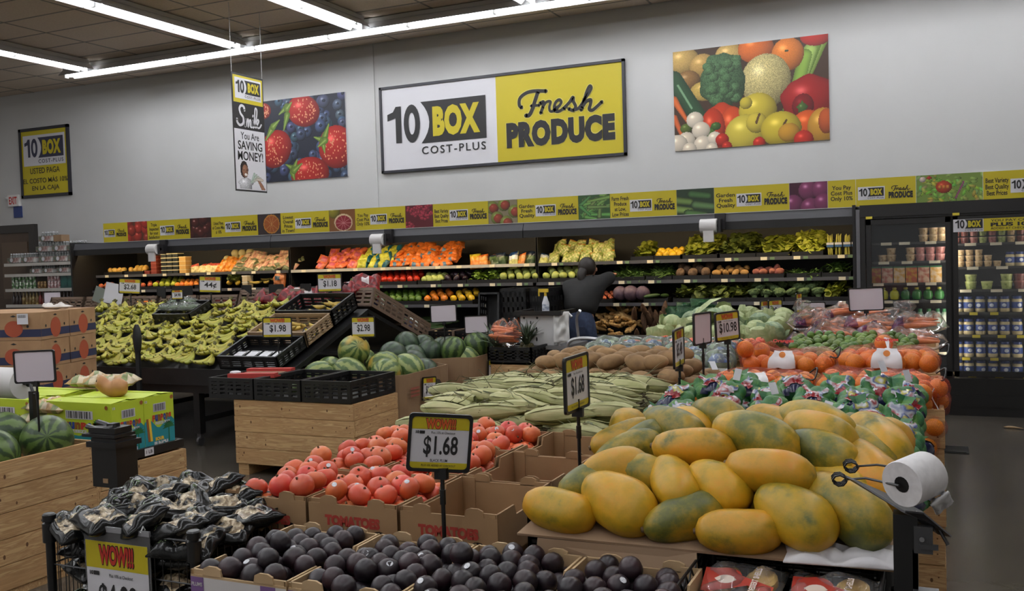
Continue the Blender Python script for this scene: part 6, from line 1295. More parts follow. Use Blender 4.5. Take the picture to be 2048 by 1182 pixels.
# ------------------------------------------------------------------ centre: wooden crate with black crates, melon bins
def centre():
    wooden_crate((-4.52, 6.15, 0), 1.12, .64, .6, 4, 'light wooden crate with black crates on top, centre of the aisle', .09, None, 1)
    for i in range(3):
        rpc(.44, .64, .165, rpc_k, (-5.1+.455*i, 6.14, .605), (0, 0, 0), 'black produce crate on the wooden crate, '+('left one with a red box', 'middle one', 'right one, empty')[i], 'black crates on the wooden crate')
    b = thing('red_carton', 'flat open red carton lying in the left black crate', 'box', (-5.06, 6.16, .755), (0, 0, .25)); MB().box(-.2, .2, -.2, .2, 0, .01).box(-.2, .2, -.21, -.13, .0, .035).box(-.2, .2, .13, .21, 0, .035).build('tray', mat('red_card', (176, 56, 50), .6), b); MB().box(-.17, .17, -.1, .1, .012, .016).build('liner', mat('kraft3', (130, 100, 76), .8), b); MB().sphere((-.16, -.15, .04), .05, 8, 5, (1, .8, .3)).build('paper_patch', wht, b)
    P = [(-4.66, 6.05, .665), (-4.58, 6.18, .665), (-4.72, 6.2, .665)]; heap(PM['avocado'], 'avocado', P, 'dark avocado left in the middle black crate', 'avocado', 'avocados in the crate')
    kr = mat('bin_kraft', (146, 118, 88), .8, col2=(136, 108, 80), scale=4, rnd=.04); pr = mat('bin_print', (150, 84, 66), .8); gr = mat('bin_print_green', (86, 104, 76), .8); dk = mat('bin_print_dark', (70, 60, 50), .8)
    def octbin(cx, cy, w, d, h, label, k):
        t = thing('melon_bin', label, 'cardboard bin', (cx, cy, 0), (0, 0, 0), 'cardboard melon bins'); c = .2; o = [(w/2, -d/2+c), (w/2, d/2-c), (w/2-c, d/2), (-w/2+c, d/2), (-w/2, d/2-c), (-w/2, -d/2+c), (-w/2+c, -d/2), (w/2-c, -d/2)]
        R = []
        for i in range(8):
            a, b = Vector(o[i]), Vector(o[(i+1) % 8]); n = (b-a).normalized(); n = Vector((n.y, -n.x)) if (Vector((n.y, -n.x)).dot(a+b) > 0) else Vector((-n.y, n.x))
            for s in range(4): f = s/4; R.append(a+(b-a)*f+n*.035*math.sin(PI*f))
        m = len(R); vs = [(p.x, p.y, 0.01) for p in R]+[(p.x, p.y, h+.012*math.sin(i*.7)) for i, p in enumerate(R)]+[(p.x*.985, p.y*.985, h+.012*math.sin(i*.7)) for i, p in enumerate(R)]+[(p.x*.985, p.y*.985, 0.02) for p in R]; fs = []
        for i in range(m):
            j = (i+1) % m; fs += [(i, j, m+j, m+i), (m+i, m+j, 2*m+j, 2*m+i), (2*m+i, 2*m+j, 3*m+j, 3*m+i)]
        fs.append(tuple(range(3*m, 4*m))); MB().add(vs, fs).build('wall', kr, t)
        mb = MB(); X = w/2+.0385
        if k == 0:
            mb.m(0); [mb.add([(X-.012, -d/2+c+.02, z), (X-.004, -d/2+c+.15, z), (X-.004, -d/2+c+.15, z+.018), (X-.012, -d/2+c+.02, z+.018)], [(0, 1, 2, 3)]) for z in (.52, .55, .58)]
            mb.m(1); mb.add([(X, .09+.09*math.cos(a*.4), .42+.17*math.sin(a*.4)) for a in range(16)], [tuple(range(16))]); mb.m(0); mb.add([(X+.001, .05+.08*math.cos(a*.4), .36+.1*math.sin(a*.4)) for a in range(8)], [tuple(range(8))]); mb.m(2); mb.add([(X-.001, .1+.12*math.cos(a*.4), .42+.2*math.sin(a*.4)) for a in range(16)], [tuple(range(16))])
        else:
            mb.m(0); mb.add([(X, .12+.16*math.cos(a*.4), .36+.1*math.sin(a*.4)) for a in range(8)], [tuple(range(8))]); mb.m(2); mb.add([(X, -.12, .32), (X, -.08, .32), (X, -.08, .46), (X, -.12, .46)], [(0, 1, 2, 3)]); mb.m(0); mb.add([(X-.001, -.2, .32), (X-.001, -.0, .32), (X-.001, -.0, .42), (X-.001, -.2, .42)], [(0, 1, 2, 3)])
        flat(mb, 'printing', [pr, gr, dk], t)
    octbin(-4.58, 7.06, 1.14, 1.12, .71, 'octagonal cardboard bin of light striped watermelons behind the wooden crate', 0)
    octbin(-4.53, 8.24, 1.14, 1.12, .73, 'octagonal cardboard bin of dark round watermelons, farther from the wooden crate', 1)
    q = random.Random(4)
    P = [(-4.9, 6.72, .68, 1), (-4.58, 6.72, .7, 1), (-4.3, 6.86, .7, 1), (-4.72, 7.0, .87, 1), (-4.42, 7.02, .74, 1), (-4.24, 7.12, .7, 1), (-4.22, 7.36, .64, 2), (-4.85, 7.3, .74, 1), (-4.5, 7.3, .8, 2), (-4.4, 7.48, .7, 2), (-5.0, 7.02, .68, 1)]
    for i, (x, y, z, k) in enumerate(P): place('watermelon', PM['melon'][k], (x, y, z), (q.uniform(.8, 2), q.uniform(-1, 1), q.uniform(0, 6)), ('dark' if k == 2 else 'pale yellow-green striped')+' watermelon heaped in the nearer cardboard bin', 'watermelon', 'melons in the nearer bin', q.uniform(.94, 1.06))
    P = [(-4.26, 8.02, .78, 0), (-4.14, 8.28, .8, 0), (-4.12, 8.54, .76, 2), (-4.5, 7.98, .76, 2), (-4.45, 8.3, .76, 2), (-4.74, 7.95, .84, 2), (-4.75, 8.3, .78, 2), (-4.6, 7.82, .72, 2), (-4.16, 8.1, .66, 1), (-4.7, 8.6, .72, 2)]
    for i, (x, y, z, k) in enumerate(P): place('watermelon', PM['melon'][k], (x, y, z), (q.uniform(-.4, .6), q.uniform(-.4, .4), q.uniform(0, 6)), ('green round' if k == 0 else 'small striped' if k == 1 else 'very dark round')+' watermelon in the farther cardboard bin', 'watermelon', 'melons in the farther bin', q.uniform(.92, 1.02))
    price_sign((-3.955, 6.98, .56), '$4.98', '$4.98 paper sign stuck on the nearer melon bin', .2, .2, PI/2-.1, .0, .08, 0); price_sign((-3.9, 8.15, .58), '$4.98', '$4.98 paper sign stuck on the farther melon bin', .2, .2, PI/2-.1, 0, .08, 0)
    price_sign((-4.6, 6.98, 1.085), '$2.98', '$2.98 sign on a pole rising from the watermelons', .215, .185, .3, 0, 0, .4)
    price_sign((-4.4, 8.1, 1.13), '', 'white blank sign card above the dark watermelons, left of the two', .26, .175, .35, 0, -.02, .35, blank=True); price_sign((-4.12, 8.25, 1.01), '', 'white blank sign card above the pineapples, right of the two', .235, .175, .35, 0, -.02, .3, blank=True)
centre()

# ------------------------------------------------------------------ the near island
kraft_in = mat('lug_kraft', (156, 124, 88), .8, col2=(146, 114, 80), scale=5, rnd=.04); redprint = mat('lug_red_print', (164, 56, 44), .7)
def lug_mesh(w, d, h, m, m2=None, seed=0, hole=True):
    """open corrugated box: walls with stepped rims, stacking tabs, folded corners and hand holes"""
    mb = MB(); k = .006; q = random.Random(seed)
    mb.box(-w/2, w/2, -d/2, d/2, 0, k)
    for s in (-1, 1):
        mb.box(-w/2, w/2, s*d/2-(k if s > 0 else 0), s*d/2+(0 if s > 0 else k), 0, h-.012)
        for x in (-w*.27, w*.27):
            o = [(-.03, 0), (-.026, .02), (-.012, .026), (.012, .026), (.026, .02), (.03, 0)]; y = s*(d/2-k/2)
            mb.poly([(x+a, y-k/2, h-.014+b) for a, b in o], 0).poly([(x+a, y+k/2, h-.014+b) for a, b in o[::-1]], 0)
            for i in range(5): mb.add([(x+o[i][0], y-k/2, h-.014+o[i][1]), (x+o[i+1][0], y-k/2, h-.014+o[i+1][1]), (x+o[i+1][0], y+k/2, h-.014+o[i+1][1]), (x+o[i][0], y+k/2, h-.014+o[i][1])], [(0, 1, 2, 3)])
        x = s*w/2
        prof = [(-d/2, h), (-d*.2, h), (-d*.17, h-.03), (d*.17, h-.03), (d*.2, h), (d/2, h)]
        for i in range(5):
            (a, za), (b, zb) = prof[i], prof[i+1]
            xs = (x-s*k, x) ; vs = [(xx, yy, zz) for xx in xs for yy, zz in ((a, 0), (b, 0), (b, zb), (a, za))]
            mb.add(vs, [(0, 1, 2, 3), (7, 6, 5, 4), (3, 2, 6, 7), (0, 4, 5, 1)])
        for e in (-1, 1): mb.box(min(x, x-s*.05), max(x, x-s*.05), e*(d/2-k) - k/2, e*(d/2-k)+k/2, 0, h)
        if hole: mb.m(1); [mb.add([(x2*w*.3+.022*math.cos(a*.524), s*d/2*1.0+s*.0008, h*.5+.012*math.sin(a*.524)) for a in range(12)], [tuple(range(12))]) for x2 in (1,)]; mb.m(0)
    me = bpy.data.meshes.new('lug'); me.from_pydata(mb.v, [], mb.f); me.materials.append(m); me.materials.append(plas); me.polygons.foreach_set('material_index', mb.mi); me.update(); return me
STK = None
def stickered(name, me, p, r, label, cat, group, up):
    o = place(name, me, p, rr(), label, cat, group)
    global STK
    if STK is None: STK = MB().add([(.0075*math.cos(a*.524), .0085*math.sin(a*.524), 0) for a in range(12)], [tuple(range(12))]).mesh('sticker', mat('sticker_white', (222, 222, 226), .4, col2=(150, 160, 170), scale=500, lo=.5, hi=.6), False)
    d = Vector(up).normalized(); M = o.rotation_euler.to_matrix().inverted(); dl = M @ d
    s = link('sticker', STK, o, dl*(r+.0007)); s.rotation_euler = dl.to_track_quat('Z', 'Y').to_euler(); return o
def tables():
    dm = mat('table_black2', (20, 20, 21), .5)
    for nm, lb, x0, x1, y0, y1, zt in (('plum_table', 'black low table under the plum boxes', -1.74, -.56, 1.73, 2.21, .766), ('tomato_table', 'black low table under the tomato boxes', -2.06, -1.07, 2.24, 3.47, .768)):
        t = thing(nm, lb, 'display table', ((x0+x1)/2, (y0+y1)/2, 0)); w, d = (x1-x0)/2, (y1-y0)/2; MB().box(-w, w, -d, d, zt-.04, zt).build('top', dm, t); MB().box(-w+.03, w-.03, -d+.03, d-.03, zt-.1, zt-.04).build('apron', dm, t)
        for x in (-w, w-.05):
            for y in (-d, d-.05): MB().box(x, x+.05, y, y+.05, 0, zt-.04).build('leg', dm, t)
    wooden_crate((-.575, 3.2, 0), 1.0, 1.8, .8, 5, 'wooden crate under papayas and lime bags, its side along the right aisle', .04, .72, 4)
    wooden_crate((-.55, 5.15, 0), 1.16, 1.2, .92, 5, 'wooden crate under the bagged oranges, its side along the right aisle', .04, .8, 5)
    wooden_crate((-.55, 6.95, 0), 1.14, 2.2, .92, 5, 'wooden crate under the loose limes and carrot bags', .04, .86, 6)
    wooden_crate((-1.62, 4.05, 0), 1.02, 1.1, .84, 5, 'wooden crate under the corn', .04, .78, 7); wooden_crate((-1.66, 5.22, 0), 1.02, 1.1, .82, 5, 'wooden crate under the potatoes', .04, .76, 8)
    wooden_crate((-1.66, 7.05, 0), 1.02, 2.4, .86, 5, 'wooden crate under lettuce bags and cabbages', .04, .8, 9)
tables()
def tomatoes():
    me = lug_mesh(.306, .386, .185, kraft_in, seed=1); X = [-1.877, -1.56, -1.243]; Yy = [2.465, 2.865, 3.255]
    nm = [['left column, front', 'left column, second', 'left column, rear'], ['middle column, front', 'middle column, second', 'middle column, rear'], ['right column, front, empty', 'right column, second, nearly empty', 'right column, rear, empty']]
    for i, x in enumerate(X):
        for j, y in enumerate(Yy):
            t = thing('tomato_box', 'open cardboard tomato box: '+nm[i][j], 'box', (x, y, .77), group='cardboard tomato boxes'); link('carton', me, t)
            if j == 0:
                mb = MB(); f = -.386/2-.0012
                if i == 0: put_text(mb, 'TOMATOES', .0, .11, .19, .03, .07, y=f)
                else: put_text(mb, 'TOMATOES', 0, .125, .19, .032, .07, y=f)
                put_text(mb, '5x6', -.055, .065, .055, .03, .03, y=f); put_text(mb, '4x5', .105, .065, .055, .03, .03, y=f)
                for cx in (-.115, .045):
                    for a, b, c, d in ((-.016, .016, .013, .016), (-.016, .016, -.016, -.013), (-.016, -.013, -.016, .016), (.013, .016, -.016, .016)): mb.add([(cx+a, f, .065+c), (cx+b, f, .065+c), (cx+b, f, .065+d), (cx+a, f, .065+d)], [(0, 1, 2, 3)])
                flat(mb, 'red_printing', [redprint], t)
            if i < 2:
                P = settle(36, .0355, x-.145, x+.145, y-.185, y+.185, .775, 150, seed=i*3+j); P[:, 2] += max(0, .962-np.sort(P[:, 2])[-8])
                for k, p in enumerate(P):
                    l = 'ripe red tomato in the %s tomato box' % nm[i][j].replace(',', ''); g = 'tomatoes: '+nm[i][j]
                    if p[2] > .93 and (k*7+i+j) % 6 == 0: stickered('tomato', PM['tomato'][k % 3], tuple(p), .034, 'ripe red tomato with a round white sticker in the %s box' % nm[i][j].replace(',', ''), 'tomato', 'stickered '+g, (.3+U(-.3, .3), -.6+U(-.3, .3), .8))
                    else: place('tomato', PM['tomato'][k % 3], tuple(p), (U(-.5, .5), U(-.5, .5), U(0, 6)), l, 'tomato', g)
            elif j == 1:
                for k, (a, b, c) in enumerate(((-.05, .05, .835), (-.03, -.03, .825), (.06, .06, .835), (.075, -.02, .825), (.02, .1, .83))): place('tomato', PM['tomato'][k % 3], (x+a, y+b, c), (.3*k, .2, k), 'one of few tomatoes left in the nearly empty right box', 'tomato', 'last tomatoes')
            elif j == 0: place('tomato', PM['tomato'][0], (x+.02, y-.1, .8), (0, 0, 0), 'single tomato low in the empty front box', 'tomato')
tomatoes()
def plums():
    lk = mat('plum_box', (188, 160, 122), .75, col2=(176, 148, 110), scale=6); me = lug_mesh(.292, .412, .135, lk, seed=2, hole=False); whp = mat('plum_box_white', (196, 192, 190), .7); pur = mat('plum_box_purple', (116, 84, 134), .6)
    for i in range(4):
        x = -1.55+.298*i; nm = ('first', 'second', 'third', 'fourth')[i]
        t = thing('plum_box', 'open cardboard box of dark plums, %s from the left' % nm, 'box', (x, 1.97, .768), group='cardboard plum boxes'); link('carton', me, t)
        f = -.412/2; mb = MB(); mb.m(0); mb.add([(-.146, f-.001, .004), (.146, f-.001, .004), (.146, f-.001, .118), (-.146, f-.001, .118)], [(0, 1, 2, 3)]); mb.m(1); mb.add([(-.146, f-.0016, .004), (-.105, f-.0016, .004), (-.105, f-.0016, .118), (-.146, f-.0016, .118)], [(0, 1, 2, 3)]); mb.add([(.07, f-.0016, .03), (.115, f-.0016, .03), (.115, f-.0016, .118), (.07, f-.0016, .118)], [(0, 1, 2, 3)]); mb.m(0); put_text(mb, 'PLUMS', -.126, .1, .034, .01, .03, y=f-.0022); mb.add([(-.143, f-.0022, .05), (-.109, f-.0022, .05), (-.109, f-.0022, .08), (-.143, f-.0022, .08)], [(0, 1, 2, 3)]); flat(mb, 'printing', [whp, pur], t)
        P = settle(66, .0285, x-.142, x+.142, 1.77, 2.17, .79, 150, seed=20+i); P[:, 2] += .9-np.sort(P[:, 2])[-10]
        for k, p in enumerate(P):
            if p[2] > .88 and (k*5+i) % 9 == 0: stickered('plum', PM['plum'][k % 3], tuple(p), .028, 'dark plum with an oval white sticker in the %s plum box' % nm, 'plum', 'stickered plums, %s box' % nm, (.2+U(-.4, .4), -.6+U(-.3, .3), .8))
            else: place('plum', PM['plum'][k % 3], tuple(p), rr(), 'dark purple plum in the %s plum box from the left' % nm, 'plum', 'plums, %s box' % nm)
    price_sign((-1.22, 2.2, 1.16), '$1.68', '$1.68 BLACK PLUM sign on a black pole behind the plum boxes', .172, .158, .55, .03, .1, .33, item='BLACK PLUM')
plums()
PAP = [(-0.907, 2.264, 0.988, 0.206, -0.173, -0.087, 0), (-0.752, 2.287, 1.013, 0.26, -0.475, -0.273, 0), (-0.574, 2.272, 0.99, 0.206, 0.535, 0.184, 2), (-0.435, 2.238, 0.982, 0.182, 0.183, 0.04, 0), (-0.311, 2.274, 1.02, 0.231, -0.54, -0.308, 1), (-0.2, 2.331, 1.033, 0.253, -0.64, -0.328, 2), (-0.62, 2.351, 1.057, 0.201, -0.964, -0.351, 1), (-0.507, 2.355, 1.058, 0.19, -0.548, -0.298, 0), (-0.38, 2.363, 1.1, 0.208, -0.21, -0.094, 0), (-0.223, 2.474, 1.064, 0.199, -0.699, -0.291, 0), (-0.408, 2.409, 1.02, 0.094, -0.117, -0.239, 2), (-0.841, 2.389, 1.035, 0.212, 0.53, 0.204, 2), (-0.743, 2.413, 1.061, 0.186, -0.269, -0.058, 2), (-0.793, 2.405, 1.069, 0.184, 0.3, 0.146, 0), (-0.597, 2.471, 1.124, 0.204, -0.013, -0.027, 1), (-0.441, 2.517, 1.154, 0.238, -0.38, -0.208, 2), (-0.273, 2.517, 1.124, 0.178, -0.475, -0.212, 2), (-0.157, 2.508, 1.082, 0.236, -0.966, -0.368, 0), (-0.805, 2.564, 1.084, 0.194, 0.624, 0.23, 2), (-0.783, 2.628, 1.098, 0.13, 0.901, 0.284, 2), (-0.847, 2.674, 1.098, 0.148, 0.522, 0.177, 0), (-0.705, 2.69, 1.132, 0.223, -0.608, -0.125, 2), (-0.674, 2.768, 1.129, 0.191, -0.716, -0.143, 0), (-0.59, 2.776, 1.161, 0.134, -0.622, -0.128, 2), (-0.424, 2.739, 1.153, 0.173, -0.493, -0.104, 0), (-0.304, 2.682, 1.16, 0.253, -0.638, -0.189, 2), (-0.285, 2.594, 1.161, 0.131, -0.562, -0.193, 1), (-0.148, 2.668, 1.127, 0.245, -1.025, -0.286, 0), (-0.175, 2.617, 1.116, 0.16, -0.806, -0.313, 2), (-0.347, 2.665, 1.076, 0.124, -0.397, -0.206, 2), (-0.169, 2.498, 1.04, 0.161, -0.64, -0.286, 0), (-0.51, 2.556, 1.082, 0.137, -0.631, -0.129, 2)]
def papayas():
    bd = mat('liner_card', (150, 124, 98), .85, col2=(140, 114, 88), scale=5)
    rpc(.6, .4, .13, rpc_k, (-.74, 2.56, .805), (0, 0, 0), 'black crate under the left side of the papaya board', 'crates under the papayas'); rpc(.36, .4, .13, rpc_k, (-.255, 2.56, .805), (0, 0, 0), 'black crate under the right side of the papaya board', 'crates under the papayas')
    t = thing('cardboard_liner', 'sloping cardboard sheet with a folded front flap under the papayas', 'cardboard sheet', (0, 0, 0))
    MB().poly([(-1.0, 2.2, .935), (-.07, 2.21, .935), (-.07, 2.95, 1.08), (-.9, 2.95, 1.08)], .006).build('sheet', bd, t); MB().poly([(-.95, 2.185, .83), (-.52, 2.17, .845), (-.53, 2.205, .93), (-.94, 2.195, .93)], .005).build('front_flap', bd, t)
    w = pillow('white_plastic_sheet', [mat('white_film', (206, 204, 206), .4)], .26, .1, .012, 2, 14, 8, 2.5); place('white_plastic_sheet', w, (-.2, 2.24, .945), (.15, 0, .1), 'crumpled white plastic sheet under the right front papayas', 'plastic sheet')
    grp = lambda i: 0 if i < 6 else 1 if i < 14 else 2 if i < 18 else 3
    order = [sorted([j for j in range(len(PAP)) if grp(j) == g], key=lambda j: PAP[j][0]/PAP[j][1]) for g in range(4)]
    for i, (x, y, z, n, az, el, k) in enumerate(PAP):
        d = Vector((math.cos(az)*math.cos(el), math.sin(az)*math.cos(el), math.sin(el))); e = (-d).to_track_quat('Z', 'Y').to_euler()
        m = PM['papaya'][(0, 1, 3)[i % 3] if k != 2 else 2]; s = max(.8, min(.98, n/.25))
        where = 'front row' if i < 6 else 'second row' if i < 14 else 'third row' if i < 18 else 'back of the pile'
        place('papaya', m, (x, y, z), e, ('greenish' if k == 2 else 'yellow-orange')+' papaya in the '+where+', %s from the left' % (ORD+('thirteenth', 'fourteenth'))[order[grp(i)].index(i)], 'papaya', 'papayas, '+where, s)
    for i in range(9): place('papaya', PM['papaya'][2 if i % 2 else 1], (-.9+.095*i, 2.86+.07*(i % 2), 1.1), (1.4, U(-.2, .2), U(-1, 1)), 'papaya at the very back, mostly hidden by other papayas', 'papaya', 'hidden papayas', .85)
papayas()
def corn():
    q = random.Random(3); n = 0
    def ear(x, y, z, rz, rx, ry):
        h, s, l = PM['corn'][q.randrange(3)]; t = thing('corn_ear', 'pale green corn ear in its husk, in the long corn pile', 'corn', (x, y, z), (rx, ry, rz), 'corn ears in the pile'); sc = q.uniform(.95, 1.15); t.scale = (sc,)*3
        link('husk', h, t); link('silk', s, t); link('husk_leaf', l, t)
    for lay in range(3):
        for j in range(15-lay):
            for i in range(3 if lay < 2 else 3):
                x = -2.0+.3*i+q.uniform(-.07, .07)+.1*(j % 2); y = 3.53+.07*j+.04*lay; z = .87+.062*lay+.05*math.sin(PI*j/14)
                if x > -1.1: x = -1.14
                ear(x, y, z, q.uniform(-.35, .35)+(PI if q.random() < .4 else 0), q.uniform(-1, 1), q.uniform(-.12, .12))
    price_sign((-1.04, 2.78, 1.25), '$1.68', '$1.68 sign seen at a steep angle in front of the corn', .19, .178, 1.52, 0, -.02, .5)
corn()
def potatoes():
    bx = mat('grape_box', (190, 190, 186), .7); t = thing('potato_box', 'white and green printed grape box holding the potatoes', 'box', (-1.66, 5.13, .835), group=None)
    MB().box(-.52, .52, -.55, .55, 0, .01).box(-.52, .52, -.555, -.545, 0, .11).box(-.52, -.51, -.55, .55, 0, .11).box(.51, .52, -.55, .55, 0, .11).box(-.52, .52, .545, .555, 0, .11).build('body', bx, t)
    mb = MB(); put_text(mb, 'TABLE GRAPES', .0, .06, .2, .022, .03, y=-.5565); put_text(mb, 'Fresh', .28, .06, .14, .04, .02, y=-.5565); flat(mb, 'printing', [mat('grape_ink', (70, 72, 64), .7)], t); MB().box(.39, .52, -.5562, -.555, .005, .105).build('green_panel', mat('grape_green', (120, 140, 86), .7, col2=(90, 110, 66), scale=60), t)
    P = []; q = random.Random(6)
    for lay in range(3):
        ny = 6-lay; nx = 8-lay
        for j in range(ny):
            for i in range(nx): P.append((-2.12+.07*lay+.128*i+q.uniform(-.02, .02), 4.65+.17*j+.085*lay+q.uniform(-.02, .02), .93+.07*lay+q.uniform(-.008, .008)))
    for k, p in enumerate(P): place('potato', PM['potato'][k % 3], p, (q.uniform(-.25, .25), PI/2+q.uniform(-.25, .25), q.uniform(-.6, .6)), 'large brown russet potato in the %s layer of the potato pile' % ('bottom' if k < 48 else 'middle' if k < 83 else 'top'), 'potato', 'potatoes, layer %d' % (0 if k < 48 else 1 if k < 83 else 2), q.uniform(1.1, 1.3))
    price_sign((-1.07, 4.2, 1.22), '$5.48', '$5.48 sign seen at a steep angle beside the potatoes', .19, .178, 1.58, 0, -.02, .45); price_sign((-1.12, 4.9, 1.25), '', 'narrow-looking blank sign back between the $5.48 and $10.98 signs', .19, .17, 1.3, 0, .0, .4, blank=True); price_sign((-1.06, 5.25, 1.235), '$10.98', '$10.98 sign behind the blank sign near the oranges', .18, .165, .95, 0, -.05, .35)
potatoes()
def lumpy(name, centers, r, m, nu=22, nv=14, grow=1.0, part=None):
    """surface drawn tight over a few balls; part(direction) limits it to a patch"""
    cs = [Vector(c) for c in centers]; mb = MB(); D = []
    for i in range(nv+1):
        for j in range(nu):
            th = PI*i/nv; a = 2*PI*j/nu; d = Vector((math.sin(th)*math.cos(a), math.sin(th)*math.sin(a), math.cos(th))); best = .3*r
            for c in cs:
                b = d.dot(c); disc = b*b-(c.length_squared-r*r)
                if disc > 0: best = max(best, b+math.sqrt(disc))
                else: best = max(best, b*.96 if (c-d*b).length < r*1.5 else 0)
            D.append(d); mb.v.append(tuple(d*best*grow))
    for i in range(nv):
        for j in range(nu):
            f = (i*nu+j, (i+1)*nu+j, (i+1)*nu+(j+1) % nu, i*nu+(j+1) % nu)
            if part and not all(part(D[k]) for k in f): continue
            mb.f.append(f); mb.mi.append(0)
    me = bpy.data.meshes.new(name); me.from_pydata(mb.v, [], mb.f); me.materials.append(m); me.polygons.foreach_set('use_smooth', [True]*len(mb.f)); me.update(); return me
def lime_bags():
    net = mat('green_net', (34, 104, 58), .42, rnd=.15, col2=(92, 138, 62), scale=26, detail=2, lo=.42, hi=.72, bump=.35, bscale=420); q = random.Random(9)
    pr = mat('bag_print', (196, 198, 200), .2, col2=((170, 160, 50), (56, 74, 130), (190, 192, 198), (150, 36, 40), (200, 200, 204)), scale=20, detail=1.5, lo=.3, hi=.7, rnd=.05, bump=.5, bscale=60); rd = mat('bag_print_red', (140, 30, 36), .22, bump=.4, bscale=60); bl = mat('bag_print_blue', (26, 30, 64), .22)
    var = []
    for s in range(4):
        c = []
        for gx in (-1, 0, 1):
            for gy in (-1, 0, 1): c.append((gx*.034+q.uniform(-.009, .009), gy*.042+q.uniform(-.01, .01), (.012 if gx == 0 else 0)+q.uniform(-.008, .012)))
        g = lambda d: d.x*.0+d.y*-.35+d.z*.93
        a = lumpy('net', c, .029, net, 34, 20)
        b = lumpy('print', c, .033, pr, 34, 20, 1.06, lambda d: abs(d.x) < .7 and d.z > .05 and -.5 < d.y < .7); r = lumpy('red_band', c, .033, rd, 34, 20, 1.075, lambda d: abs(d.x) < .62 and d.z > .0 and -.78 < d.y < -.28); e = lumpy('blue_band', c, .032, bl, 34, 20, 1.035, lambda d: abs(d.x) < .6 and d.z > -.15 and -.95 < d.y < -.68)
        tl = MB(); tl.add([(-.012, .06, 0), (-.03, .105, .02), (.0, .112, .0), (.03, .1, .016), (.014, .06, .008)], [(0, 1, 2), (0, 2, 4), (4, 2, 3)]); var.append((a, b, r, e, tl.mesh('net_tail', net, False)))
    tg = MB().box(-.012, .012, -.02, .02, 0, .002).mesh('price_tag', wht, False)
    def bag(x, y, z, rot, lab, grp, k, tagged):
        t = thing('lime_bag', lab, 'net bag', (x, y, z), rot, grp, 1.22)
        for nm, me in zip(('net', 'net_print', 'red_band', 'blue_band', 'net_tail'), var[k]): link(nm, me, t)
        if tagged: link('price_tag', tg, t, (.02, .07, .06), (.5, .2, .3))
    for lay in range(2):
        for j in range(6-lay):
            for i in range(6):
                x = -.985+.178*i+(.06 if (j+lay) % 2 else 0)+q.uniform(-.03, .03); y = 3.2+.215*j+.1*lay+q.uniform(-.03, .03); z = .86+.09*lay+.022*j+q.uniform(-.01, .015); x = min(x, -.12)
                bag(x, y, z, (.5+q.uniform(-.25, .25), q.uniform(-.25, .25), q.uniform(-.6, .6)), 'green net bag with shiny printed label, %s layer, %s row behind the papayas' % ('top' if lay else 'lower', ORD[j]), 'green net bags %d %d' % (lay, j), q.randrange(4), (i+j) % 4 == 0 and lay)
    for i in range(3): bag(-.1, 3.25+.27*i, .87+.02*i, (.5, .5, .9), 'green net bag slumping over the right edge of the crate, %s one' % ('nearest', 'middle', 'farthest')[i], None, i, False)
lime_bags()
